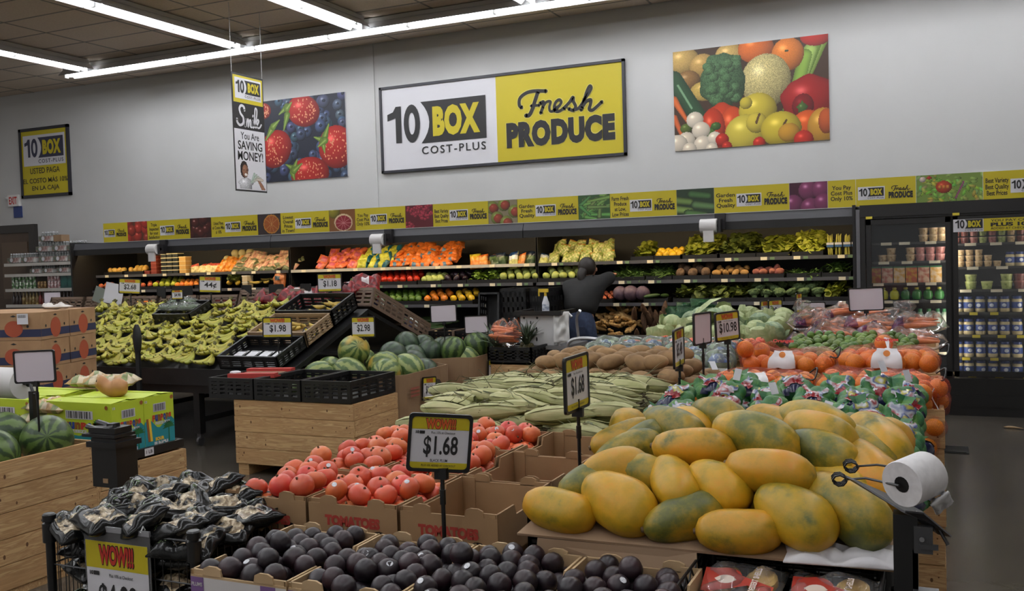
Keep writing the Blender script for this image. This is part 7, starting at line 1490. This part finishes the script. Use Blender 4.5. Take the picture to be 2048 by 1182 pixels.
def orange_bags():
    nt = film('red_net', (206, 52, 32), .12, .3, net=130, gloss=.2); wl2 = mat('orange_label', (214, 212, 214), .45); q = random.Random(2)
    spec = [(-1.06, -.56, 4.62, 5.06, .93, 'the front left orange bag'), (-.53, .0, 4.62, 5.06, .94, 'the front right orange bag'), (-1.0, -.5, 5.14, 5.56, .98, 'the rear left orange bag'), (-.48, .02, 5.14, 5.58, 1.0, 'the rear right orange bag')]
    for k, (x0, x1, y0, y1, z, nm) in enumerate(spec):
        P = settle(23, .049, x0, x1, y0, y1, z, 150, seed=40+k); heap(PM['orange'], 'orange', P, 'orange inside '+nm, 'orange', 'oranges in '+nm, PI, (1.14, 1.2))
        cx, cy, top = (x0+x1)/2, (y0+y1)/2, P[:, 2].max()+.05
        t = thing('orange_bag', 'red net bag with white label holding the oranges: '+nm[4:], 'net bag', (cx, cy, z)); link('net', lumpy('net', [tuple(Vector(p)-Vector((cx, cy, (z+top)/2))) for p in P], .054, nt, 40, 24, 1.02), t, (0, 0, (top-z)/2))
        cs = [tuple(Vector(p)-Vector((cx, cy, (z+top)/2))) for p in P]; o = link('label', lumpy('label', cs, .06, wl2, 60, 40, 1.03, lambda d: abs(d.x) < .32 and d.z > -.25 and d.y < .5), t, (0, 0, (top-z)/2))
        mb = MB(); put_text(mb, 'Oranges', 0, .0, .11, .03, .04, y=0); lo = flat(mb, 'label_print', [redm], t); lo.location = (0, (y0-cy)*.72, (top-z)*.97); lo.rotation_euler = (-.75, 0, 0); 
        c = Vector((0, (y0-cy)*.95, (top-z)*.6)); MB().lathe([(.002, -.001), (.017, 0), (.002, .001)], 14, Matrix.Translation(c) @ Matrix.Rotation(1.2, 4, 'X')).build('fruit_emblem', mat('emblem_orange', (216, 130, 50), .5), t)
        MB().tube(catmull([((x1-cx), (y0-cy)*.5, .12), ((x1-cx)+.04, (y0-cy)*.7, .15), ((x1-cx)+.03, (y0-cy)*.9, .1), ((x1-cx)-.01, (y0-cy)*.8, .1)], 4), .004, 5).build('tie', plas, t)
    P = [(-.06, 4.62, .93), (.005, 4.66, 1.0), (-.01, 4.57, .84), (-.06, 4.55, .99), (.01, 4.75, .93), (-.04, 4.57, .75)]
    heap(PM['orange'], 'orange', P, 'orange sagging over the front corner of the crate', 'orange', 'oranges over the corner', PI, (1.1, 1.1))
    t = thing('orange_bag', 'sagging red net bag hanging over the corner of the orange crate', 'net bag', (-.02, 4.63, .88)); link('net', lumpy('net', [tuple(Vector(p)-Vector((-.02, 4.63, .88))) for p in P], .054, nt, 30, 20, 1.04), t)
    MB().tube(catmull([(.04, .05, .16), (.0, -.04, .1), (.03, -.07, .02), (-.01, -.06, -.08)], 5), .003, 5).build('draw_string', wl2, t)
    for i in range(4): o = place('orange', PM['orange'], (-1.1+.03*i, 4.62-.03*i, .9+.045*(i % 2)), rr(), 'loose orange at the left front corner of the orange bags', 'orange', 'loose oranges', 1.1)
orange_bags()
def rear_island():
    q = random.Random(12)
    tr = film('clear_tray', (220, 224, 222), .12, .08); t = thing('clear_tray', 'clear plastic tray edge in front of the loose limes', 'tray', (-.48, 6.35, .93)); MB().box(-.42, .42, -.36, -.355, 0, .1).box(-.42, .42, -.36, .36, 0, .006).build('tray', tr, t)
    P = settle(110, .0275, -.88, -.1, 6.0, 6.75, .95, 120, seed=5, slope=.12); heap(PM['lime'], 'lime', P, 'loose green lime in the pile behind the orange bags', 'lime', 'loose limes', PI, (1, 1.12))
    fm = film('carrot_film', (255, 250, 245), .05, .12, gloss=.6); pu = film('carrot_purple', (80, 40, 92), .6, .2)
    for k in range(13):
        x = -.82+.17*(k % 5)+q.uniform(-.04, .04); y = 6.95+.3*(k//5)+q.uniform(-.05, .05); z = 1.0+.06*(k//5)+.03*(k % 2)
        t = thing('carrot_bag', 'clear bag of carrots with purple ends, %s row of the pile' % ('front', 'middle', 'rear')[k//5], 'bag', (x, y, z), (q.uniform(-.2, .3), q.uniform(-.2, .2), q.uniform(-.7, .7)), 'carrot bags')
        for i in range(7): link('carrot', PM['carrot'], t, (q.uniform(-.02, .02), -.05+.017*i, q.uniform(-.01, .03)), (0, 0, q.uniform(-.1, .1)), 1.3)
        link('film', pillow('film', [fm, pu], .38, .19, .12, k, 14, 9, .35, lambda u, v, f: 1 if u < -.6 and v < -.1 else 0), t)
        if k % 4 == 1: link('film_knot', pillow('film', [fm], .12, .16, .09, k+5, 9, 9, 1.6), t, (-.1, 0, .1), (1.3, 0, .3))
    price_sign((-.47, 7.45, 1.265), '', 'pinkish blank sign back standing above the carrot bags', .25, .175, .1, 0, -.03, .3, blank=True)
    lf = film('lettuce_film', (210, 226, 214), .2, .12); lm = mat('iceberg', (150, 176, 130), .5, col2=(186, 200, 164), scale=16, rnd=.08, dist=1.5)
    head = MB().sphere((0, 0, 0), .07, 14, 10, disp=lambda d: 1+.05*noise3(d, 5, 2)).mesh('lettuce_head', lm, True, 70)
    for k in range(18):
        t = thing('lettuce_bag', 'bagged pale lettuce head with blue print, %s row behind the potatoes' % ORD[k//6], 'lettuce', (-2.05+.165*(k % 6)+q.uniform(-.03, .03), 5.78+.17*(k//6), .95+.025*(k//6)), (0, 0, q.uniform(-1, 1)), 'bagged lettuces'); link('head', head, t, (0, 0, 0), rr()); link('film', lumpy('film', [(0, 0, 0), (.03, .02, .02), (-.03, -.02, .03)], .074, lf, 14, 9, 1.03), t); link('blue_print', lumpy('print', [(0, 0, 0)], .078, mat('lettuce_print', (90, 110, 160), .4, col2=(206, 214, 220), scale=50, lo=.5, hi=.6), 16, 10, 1.04, lambda d: d.z > .2 and d.y < -.2), t)
    place('tomato_tray', MB().box(-.53, .53, -.19, .19, 0, .06).box(-.53, .53, -.2, -.19, 0, .075).box(-.53, .53, .19, .2, 0, .075).mesh('tomato_tray', kraft_in, False), (-1.6, 6.5, .92), (0, 0, 0), 'shallow cardboard tray under the red tomatoes', 'tray'); P = settle(62, .036, -2.1, -1.08, 6.32, 6.68, .98, 100, seed=8); heap(PM['tomato'], 'vine_tomato', P, 'bright red tomato in the band between lettuce bags and cabbages', 'tomato', 'tomatoes behind the lettuce', .6, (.95, 1.05))
    P = settle(26, .1, -2.1, -1.02, 6.8, 8.15, .88, 120, seed=6, slope=.1); heap(PM['cabbage'], 'cabbage', P, 'pale green cabbage with loose outer leaves in the rear pile', 'cabbage', 'cabbages', .5, (.95, 1.15))
    place('cabbage_leaf', leafy_mesh('cabbage_leaf', MATS['cabbage_leaf'], .05, .05, .12, 3, .24, .09, 3, .9), (-1.62, 7.3, 1.13), (.2, -.3, .4), 'single upright cabbage leaf on top of the cabbage pile', 'leaf')
    price_sign((-1.23, 8.1, 1.15), '98\u00a2', 'small yellow price sign at a steep angle behind the cabbages', .17, .17, 1.0, 0, 0, 1.15); price_sign((-1.3, 8.0, 1.15), '98\u00a2', 'thin-looking yellow price sign just left of its neighbour behind the cabbages', .17, .17, 1.3, 0, 0, 1.15)
    price_sign((-1.05, 8.2, 1.2), '98\u00a2', 'price sign seen almost edge-on behind the cabbages', .17, .17, 1.42, 0, 0, 1.2); price_sign((-.98, 8.45, 1.11), '', 'white blank sign card low behind the cabbages', .24, .17, .1, 0, 0, 1.1, blank=True)
rear_island()
def wire_rack(name, x0, x1, y0, y1, zt, zb, label):
    t = thing(name, label, 'wire basket', ((x0+x1)/2, (y0+y1)/2, 0), group='black wire racks'); w, d = (x1-x0)/2, (y1-y0)/2; k = plas
    for sx in (-1, 1):
        for sy in (-1, 1): MB().lathe([(.013, 0), (.013, zt), (.019, zt+.002), (.019, zt+.02), (.015, zt+.024)], 12, Matrix.Translation((sx*w, sy*d, 0))).tube([(sx*w, sy*d, zt-.06), (sx*w, sy*d, zt-.005)], .02, 10).build('post', k, t, True)
    for nm, a, b in (('front', (-w, -d), (w, -d)), ('back', (-w, d), (w, d)), ('left', (-w, -d), (-w, d)), ('right', (w, -d), (w, d))):
        A, B = Vector((*a, 0)), Vector((*b, 0)); mb = MB()
        for z in (zt-.008, zt-.042, zb): mb.tube([A+Vector((0, 0, z)), B+Vector((0, 0, z))], .0038, 6)
        n = int((B-A).length/.05)*2; pts = [A+(B-A)*i/n+Vector((0, 0, zt-.01 if i % 2 else zt-.04)) for i in range(n+1)]; mb.tube(pts, .0024, 5)
        m = int((B-A).length/.028)
        for i in range(1, m): p = A+(B-A)*i/m; mb.tube([p+Vector((0, 0, zb)), p+Vector((0, 0, zt-.042))], .0018, 4, False)
        for z in (zb+(zt-zb)*.33, zb+(zt-zb)*.66): mb.tube([A+Vector((0, 0, z)), B+Vector((0, 0, z))], .0026, 5)
        mb.build('wire_side', k, t)
    mb = MB()
    for i in range(12): y = -d+2*d*i/11; mb.tube([(-w, y, zb), (w, y, zb)], .002, 4, False)
    mb.build('wire_floor', k, t)
def mushrooms():
    wire_rack('wire_rack', -2.38, -1.83, 1.92, 2.36, .92, .55, 'black wire rack filled with black mushroom bags, left foreground')
    bk = mat('mushroom_bag', (18, 18, 19), .2, rnd=.1, col2=(28, 29, 28), scale=30, spec=.3); q = random.Random(3)
    cr = mat('mushroom_window', (20, 20, 21), .18, col2=((30, 28, 26), (150, 134, 108), (204, 188, 158), (128, 110, 86)), scale=26, detail=6, lo=.38, hi=.62, bump=.4, bscale=70); gp = mat('mushroom_green_print', (22, 24, 22), .16, col2=((24, 26, 24), (104, 124, 84), (26, 28, 26)), scale=70, detail=3, lo=.5, hi=.62)
    ms = [pillow('bag', [bk, cr, gp], .185, .135, .055, i+2, 18, 14, .3, lambda u, v, f, i=i: 0 if f else (1 if (abs(u-.25) < .5 and abs(v+.05*i) < .6) else (2 if (abs(u+.5) < .35 and abs(v) < .6) else 0))) for i in range(5)]
    def bag(x, y, z, rx, ry, rz, lab): place('mushroom_bag', ms[q.randrange(5)], (x, y, z), (rx, ry, rz), lab, 'bag', 'mushroom bags')
    for lay, z in enumerate((.6, .68, .76, .84)):
        for i in range(3):
            for j in range(3): bag(-2.28+.17*i+q.uniform(-.015, .015), 1.99+.15*j, z, q.uniform(-.15, .15), q.uniform(-.15, .15), q.uniform(-.4, .4), 'black mushroom bag down inside the wire rack')
    for i in range(5):
        for j in range(4):
            z = .905+.02*math.sin(PI*i/3)+.006*j; bag(-2.31+.108*i+q.uniform(-.02, .02), 1.97+.11*j+q.uniform(-.02, .02), z, .25+q.uniform(-.3, .3), q.uniform(-.35, .35), q.uniform(-.9, .9), 'shiny black mushroom bag with cream window on the rack, %s row from the front' % ORD[j])
    t = thing('hanging_price_sign', '$4.98 sign in a clear sleeve clipped to the front of the wire rack', 'price sign', (-2.1, 1.908, .81)); W, H = .25, .36
    MB().box(-W/2, W/2, -.002, 0, -.25, .12).build('sleeve', film('sleeve', (120, 120, 122), .55, .2), t); MB().box(-W/2+.008, W/2-.008, -.004, -.003, -.25, .077).build('card', wht, t); MB().box(-W/2+.008, W/2-.008, -.0046, -.004, .0, .077).build('yellow_band', yel, t)
    MB().box(-W/2, W/2, -.004, .002, .105, .12).build('sleeve_edge', film('sleeve_edge', (200, 200, 204), .5, .2), t)
    mb = MB(); mb.m(0); put_text(mb, 'WOW!!!', .0, .04, .135, .062, .09, y=-.0052); mb.m(1); put_text(mb, 'WOW!!!', .0, .04, .13, .056, .05, y=-.0058); mb.m(0); put_text(mb, '10', -.098, -.015, .014, .012, .05, y=-.0052); mb.add([(-.09, -.0052, -.021), (-.068, -.0052, -.021), (-.068, -.0052, -.009), (-.09, -.0052, -.009)], [(0, 1, 2, 3)]); put_text(mb, 'Plus 10% at Checkout', .015, -.018, .09, .01, .005, y=-.0052); put_text(mb, '$4.98', .0, -.085, .145, .085, .02, y=-.0052); flat(mb, 'lettering', [blk, mat('wow_red', (186, 48, 36), .5)], t)
    for x in (-W/2+.03, W/2-.03): MB().tube([(x, -.004, .115), (x, .006, .13), (x, .012, .118)], .0022, 6).build('hook', mat('hook_white', (200, 200, 200), .4), t)
mushrooms()
def shells():
    wire_rack('wire_rack', -.53, -.115, 1.6, 2.33, .92, .6, 'black wire rack holding packs of dessert shells, right foreground')
    cake = mat('sponge_cake', (226, 186, 104), .7, col2=(206, 160, 84), scale=40); fm = film('shell_film', (255, 255, 255), .07, .06); red = mat('shell_red', (176, 56, 40), .4); cream = mat('shell_cream', (226, 206, 190), .5)
    cup = MB().lathe([(.03, 0), (.037, .006), (.037, .022), (.03, .028), (.02, .02), (.004, .019)], 14).mesh('sponge_cup', cake, True)
    def pack(x, y, z, rx, ry, rz, lab):
        t = thing('dessert_shell_pack', lab, 'cake pack', (x, y, z), (rx, ry, rz), 'dessert shell packs')
        MB().box(-.088, .088, -.06, .06, -.002, .002).build('tray', wht, t)
        for i in range(2):
            for j in range(2): link('sponge_cup', cup, t, (-.043+.086*i, -.038+.076*j, .002))
        link('film', pillow('film', [fm], .2, .16, .07, int(x*100) % 9, 14, 10, .3), t, (0, 0, .016))
        mb = MB(); z0 = .05; mb.m(0); mb.add([(-.075, -.05, z0-.004), (-.05, -.055, z0), (.03, -.022, z0), (.085, -.045, z0-.004), (.088, -.015, z0-.004), (.03, .002, z0), (-.04, .03, z0), (-.085, .035, z0-.004)], [tuple(range(8))]); mb.add([(-.03+.042*math.cos(a*.4), .0+.034*math.sin(a*.4), z0+.0006) for a in range(16)], [tuple(range(16))]); mb.m(1); mb.add([(-.025+.022*math.cos(a*.4)*(1.2 if a % 4 == 0 else 1), -.008+.015*math.sin(a*.4), z0+.0012) for a in range(16)], [tuple(range(16))])
        vs, fs, a, b, c, d = text_geo('DESSERT SHELLS', 1, .04); s = .085/(b-a); mb.m(1); mb.add([(.043-(w-(c+d)/2)*s*1.6, (u-(a+b)/2)*s-.002, z0+.0014) for u, w in vs], fs); flat(mb, 'wrapper_print', [red, cream], t)
    for i in range(2):
        for k in range(3): pack(-.42+.2*i, 2.2-.02*k, .64+.055*k, 0, 0, .05, 'dessert shell pack down in the rack, %s stack' % ('left' if i == 0 else 'right'))
        pack(-.42+.2*i, 2.17, .85, .35, -.05, -.12, 'dessert shell pack on top at the back, '+('left' if i == 0 else 'right')); pack(-.43+.2*i, 2.03, .8, .25, .03, -.1, 'dessert shell pack on top at the front, '+('left' if i == 0 else 'right'))
        for k in range(3): pack(-.43+.2*i, 1.85, .64+.055*k, 0, 0, -.04, 'dessert shell pack in the front stack of the rack, %s' % ('left' if i == 0 else 'right'))
    wire = 0
shells()
def dispenser():
    t = thing('bag_roll_stand', 'black post with a white bag roll on spring arms beside the papayas', 'bag dispenser', (-.06, 2.06, 0)); wm = mat('bag_roll_white2', (214, 212, 212), .55, col2=(204, 202, 202), scale=60, bump=.05)
    MB().box(-.024, .022, -.02, .02, 0, 1.105).build('post', plas, t); MB().box(-.09, .09, -.09, .09, 0, .012).build('foot_plate', plas, t)
    ax = Vector((.55, .8, .12)).normalized(); c = Vector((.018, -.01, 1.178)); M = Matrix.Translation(c) @ ax.to_track_quat('Z', 'Y').to_matrix().to_4x4()
    mb = MB(); mb.lathe([(.017, -.042), (.046, -.042), (.047, -.04), (.047, .04), (.046, .042), (.017, .042)], 28, M); mb.build('bag_roll', wm, t, True, 30); MB().lathe([(.0165, -.0425), (.0165, .0425)], 16, M).build('core', plas, t, True)
    pg = mat('plate_grey', (74, 74, 76), .35, .4)
    MB().poly([(-.125, .05, 1.165), (-.1, .02, 1.163), (.0, -.03, 1.115), (.06, .0, 1.085), (.03, .06, 1.095), (-.02, .06, 1.12)], .004).build('arm_plate', pg, t); MB().poly([(.0, -.03, 1.117), (.035, -.035, 1.117), (.085, .0, 1.065), (.06, .03, 1.06)], .004).build('side_plate', pg, t)
    sp = MB()
    for (x, y, z, e) in ((-.128, .03, 1.158, c-ax*.05), (-.108, .075, 1.178, c+ax*.05)):
        pts = []
        for k in range(34): a = k*.75; pts.append((x+.014*math.cos(a)-.001*k*.2, y+.0012*k-.02, z+.012*math.sin(a)))
        sp.tube(pts, .0022, 5); sp.tube([pts[-1], (x+.05, y+.0, z+.006), e], .0026, 6)
    sp.build('spring_arm', plas, t, True)
    tl = pillow('bag_tail', [mat('bag_tail', (206, 206, 208), .4)], .045, .09, .008, 3, 8, 12, 2.0); link('bag_tail', tl, t, (.068, .02, 1.125), (-.6, -.7, .3))
    MB().box(.015, .05, -.025, .025, 1.03, 1.085).box(.025, .06, -.028, -.02, 1.04, 1.05).build('knife_box', pg, t); MB().lathe([(.005, 0), (.005, .004)], 10, Matrix.Translation((.03, -.026, 1.06)) @ Matrix.Rotation(PI/2, 4, 'X')).build('bolt', steel, t); MB().tube([(.062, .0, 1.075), (.078, -.01, 1.048)], .0035, 6).build('lever', plas, t)
    MB().box(.012, .022, -.02, -.012, .955, 1.035).box(.012, .06, -.05, .0, .95, .954).build('lower_bracket', pg, t)
    MB().box(-.12, .12, -.12, .12, 0, .015).build
    place('floor_plate', MB().box(-.12, .12, -.14, .14, 0, .008).box(-.1, .1, -.12, .12, .008, .012).mesh('floor_plate', plas, False), (.11, 8.27, 0), (0, 0, 0), 'flat black plate lying on the aisle floor beside the orange crate', 'floor plate')
    lfm = elong('husk', mat('dry_husk', (150, 124, 92), .8), .16, .012, (.2, .9, 1, .7, .4, .1), 6, .1); place('dry_husk', lfm, (.62, 9.35, .012), (0, 0, -.3), 'dry brown husk scrap on the aisle floor', 'scrap')
dispenser()
# ------------------------------------------------------------------ the worker at the case, seen from behind
def skin_body(name, verts, edges, radii, m, parent, sub=2, root=0):
    me = bpy.data.meshes.new(name); me.from_pydata(verts, edges, []); me.materials.append(m)
    o = link(name, me, parent); md = o.modifiers.new('skin', 'SKIN'); md.use_smooth_shade = True
    for v, r in zip(me.skin_vertices[0].data, radii): v.radius = r if hasattr(r, '__len__') else (r, r)
    me.skin_vertices[0].data[root].use_root = True
    s = o.modifiers.new('sub', 'SUBSURF'); s.levels = sub; s.render_levels = sub
    dg = bpy.context.evaluated_depsgraph_get(); ev = o.evaluated_get(dg); nm = bpy.data.meshes.new_from_object(ev)
    o.modifiers.clear(); o.data = nm; nm.name = name
    if not nm.materials: nm.materials.append(m)
    for p in nm.polygons: p.use_smooth = True
    return o
def worker():
    t = thing('person', 'person in a black jacket and blue jeans leaning into the case, seen from behind', 'person', (-3.5, 9.5, 0), (0, 0, -.12))
    skin = mat('skin', (176, 130, 104), .6); jk = mat('jacket_black', (31, 30, 29), .8, col2=(25, 25, 25), scale=14, bump=.25, bscale=9); jn = mat('jeans_blue', (44, 54, 78), .85, col2=(54, 66, 92), scale=30, bump=.1); hr = mat('hair_dark', (30, 24, 21), .5, col2=(46, 36, 30), scale=40, stretch=(6, 6, 1))
    # facing +Y, bent slightly forward at the hips
    V = {'pel': (0, 0, .92), 'sp': (0, .06, 1.1), 'ch': (0, .13, 1.26), 'nk': (0, .19, 1.4), 'hd': (.01, .22, 1.5), 'hl': (-.1, 0, .88), 'kl': (-.11, .03, .48), 'al': (-.11, -.02, .09), 'fl': (-.11, .12, .04), 'hr': (.1, 0, .88), 'kr': (.11, .03, .48), 'ar': (.11, -.02, .09), 'fr': (.11, .12, .04),
         'sl': (-.17, .14, 1.33), 'el': (-.27, .22, 1.12), 'wl': (-.2, .46, 1.14), 'pl': (-.18, .54, 1.16), 'sr': (.17, .14, 1.34), 'er': (.2, .34, 1.4), 'wr': (.12, .58, 1.42), 'pr': (.1, .66, 1.43)}
    K = list(V); ix = {k: i for i, k in enumerate(K)}
    E = [('pel', 'sp'), ('sp', 'ch'), ('ch', 'nk'), ('nk', 'hd'), ('pel', 'hl'), ('hl', 'kl'), ('kl', 'al'), ('al', 'fl'), ('pel', 'hr'), ('hr', 'kr'), ('kr', 'ar'), ('ar', 'fr'), ('ch', 'sl'), ('sl', 'el'), ('el', 'wl'), ('wl', 'pl'), ('ch', 'sr'), ('sr', 'er'), ('er', 'wr'), ('wr', 'pr')]
    R = {'pel': .13, 'sp': .12, 'ch': .13, 'nk': .05, 'hd': .085, 'hl': .09, 'kl': .055, 'al': .035, 'fl': .03, 'hr': .09, 'kr': .055, 'ar': .035, 'fr': .03, 'sl': .055, 'el': .042, 'wl': .028, 'pl': .03, 'sr': .055, 'er': .042, 'wr': .028, 'pr': .03}
    for w, p, s in (('wl', 'pl', 1), ('wr', 'pr', -1)):     # five fingers rooted in each palm
        d = (Vector(V[p])-Vector(V[w])).normalized(); sd = Vector((1, 0, .2))
        for i in range(5):
            o = Vector(V[p])+sd*((i-1.5)*.021 if i < 4 else s*.04)+d*(.035 if i < 4 else .0); l = (.05, .062, .06, .048, .042)[i]; m_ = o+d*l*.55-Vector((0, 0, .006)); f = m_+d*l*.4-Vector((0, 0, .018))
            for n_, q_, r_ in (('a', o, .0095), ('b', m_, .0085), ('c', f, .0065)): V[p+str(i)+n_] = tuple(q_); R[p+str(i)+n_] = r_
            E += [(p, p+str(i)+'a'), (p+str(i)+'a', p+str(i)+'b'), (p+str(i)+'b', p+str(i)+'c')]
    K = list(V); ix = {k: i for i, k in enumerate(K)}
    body = skin_body('body', [V[k] for k in K], [(ix[a], ix[b]) for a, b in E], [R[k] for k in K], skin, t)
    # jacket: fuller torso and sleeves
    J = {'hem': (0, .0, 1.0), 'sp': (0, .05, 1.15), 'ch': (0, .12, 1.26), 'nk': (0, .17, 1.375), 'sl': (-.185, .14, 1.31), 'el': (-.285, .2, 1.12), 'wl': (-.215, .43, 1.135), 'sr': (.18, .15, 1.36), 'er': (.21, .33, 1.4), 'wr': (.13, .55, 1.415)}
    K2 = list(J); i2 = {k: i for i, k in enumerate(K2)}; E2 = [('hem', 'sp'), ('sp', 'ch'), ('ch', 'nk'), ('ch', 'sl'), ('sl', 'el'), ('el', 'wl'), ('ch', 'sr'), ('sr', 'er'), ('er', 'wr')]
    R2 = {'hem': (.205, .18), 'sp': (.2, .17), 'ch': (.185, .155), 'nk': (.095, .085), 'sl': (.095, .095), 'el': (.078, .078), 'wl': (.05, .05), 'sr': (.095, .095), 'er': (.08, .08), 'wr': (.05, .05)}
    skin_body('jacket', [J[k] for k in K2], [(i2[a], i2[b]) for a, b in E2], [R2[k] for k in K2], jk, t, 3)
    L = {'w': (0, .01, 1.12), 'p': (0, -.01, .93), 'hl': (-.1, 0, .82), 'kl': (-.112, .03, .48), 'al': (-.11, -.01, .08), 'hr': (.1, 0, .82), 'kr': (.112, .03, .48), 'ar': (.11, -.01, .08)}
    K3 = list(L); i3 = {k: i for i, k in enumerate(K3)}; E3 = [('w', 'p'), ('p', 'hl'), ('hl', 'kl'), ('kl', 'al'), ('p', 'hr'), ('hr', 'kr'), ('kr', 'ar')]; R3 = {'w': (.15, .125), 'p': (.19, .16), 'hl': .118, 'kl': .075, 'al': .06, 'hr': .118, 'kr': .075, 'ar': .06}
    skin_body('jeans', [L[k] for k in K3], [(i3[a], i3[b]) for a, b in E3], [R3[k] for k in K3], jn, t, 2, 1)
    for s in (-1, 1): MB().add([(s*.095-.05, -.158, .9), (s*.095+.05, -.158, .9), (s*.095+.045, -.152, .8), (s*.095, -.148, .78), (s*.095-.045, -.152, .8)], [(0, 1, 2, 3, 4)]).build('back_pocket', mat('jeans_pocket', (38, 46, 68), .85), t)
    # head: face turned to the shelf, dark hair gathered low
    hm = MB(); hm.sphere((.01, .235, 1.515), .088, 18, 12, (.92, 1.05, 1.18), disp=lambda d: 1+.03*noise3(d, 3)); hm.sphere((.0, .335, 1.5), .014, 8, 6, (.8, 1.2, 1.4)); hm.sphere((.102, .24, 1.5), .022, 8, 6, (.35, .7, 1)).sphere((-.085, .24, 1.5), .022, 8, 6, (.35, .7, 1))
    hm.m(1); [hm.sphere((s*.033+.01, .318, 1.525), .011, 8, 6) for s in (-1, 1)]; hm.m(2); hm.sphere((.01, .322, 1.465), .02, 8, 5, (1, .4, .35))
    he = hm.mesh('head', [skin], True, 80); bm = bmesh.new(); bm.from_mesh(body.data); bm.from_mesh(he); bm.to_mesh(body.data); bm.free(); body.data.materials.append(mat('eye_dark', (50, 40, 36), .3)); body.data.materials.append(mat('lips', (160, 96, 86), .5))
    MB().sphere((.005, .205, 1.53), .104, 20, 14, (.95, 1.0, 1.06), disp=lambda d: (1+.035*noise3(d, 9, 3)) if not (d.y > .45 and d.z < .3) else .72).build('hair', hr, t, True, 80)
    MB().tube(catmull([(.0, .12, 1.5), (-.005, .085, 1.44), (.01, .08, 1.38), (.03, .09, 1.34)], 4), [.05, .052, .054, .052, .05, .048, .046, .044, .042, .038, .03, .022, .012], 12).build('hair_tail', hr, t, True, 80)
    for x in (-.11, .11): MB().sphere((x, .05, .045), .055, 12, 8, (.85, 2.2, .8)).build('shoe', mat('shoe', (40, 40, 42), .6), t, True)
worker()
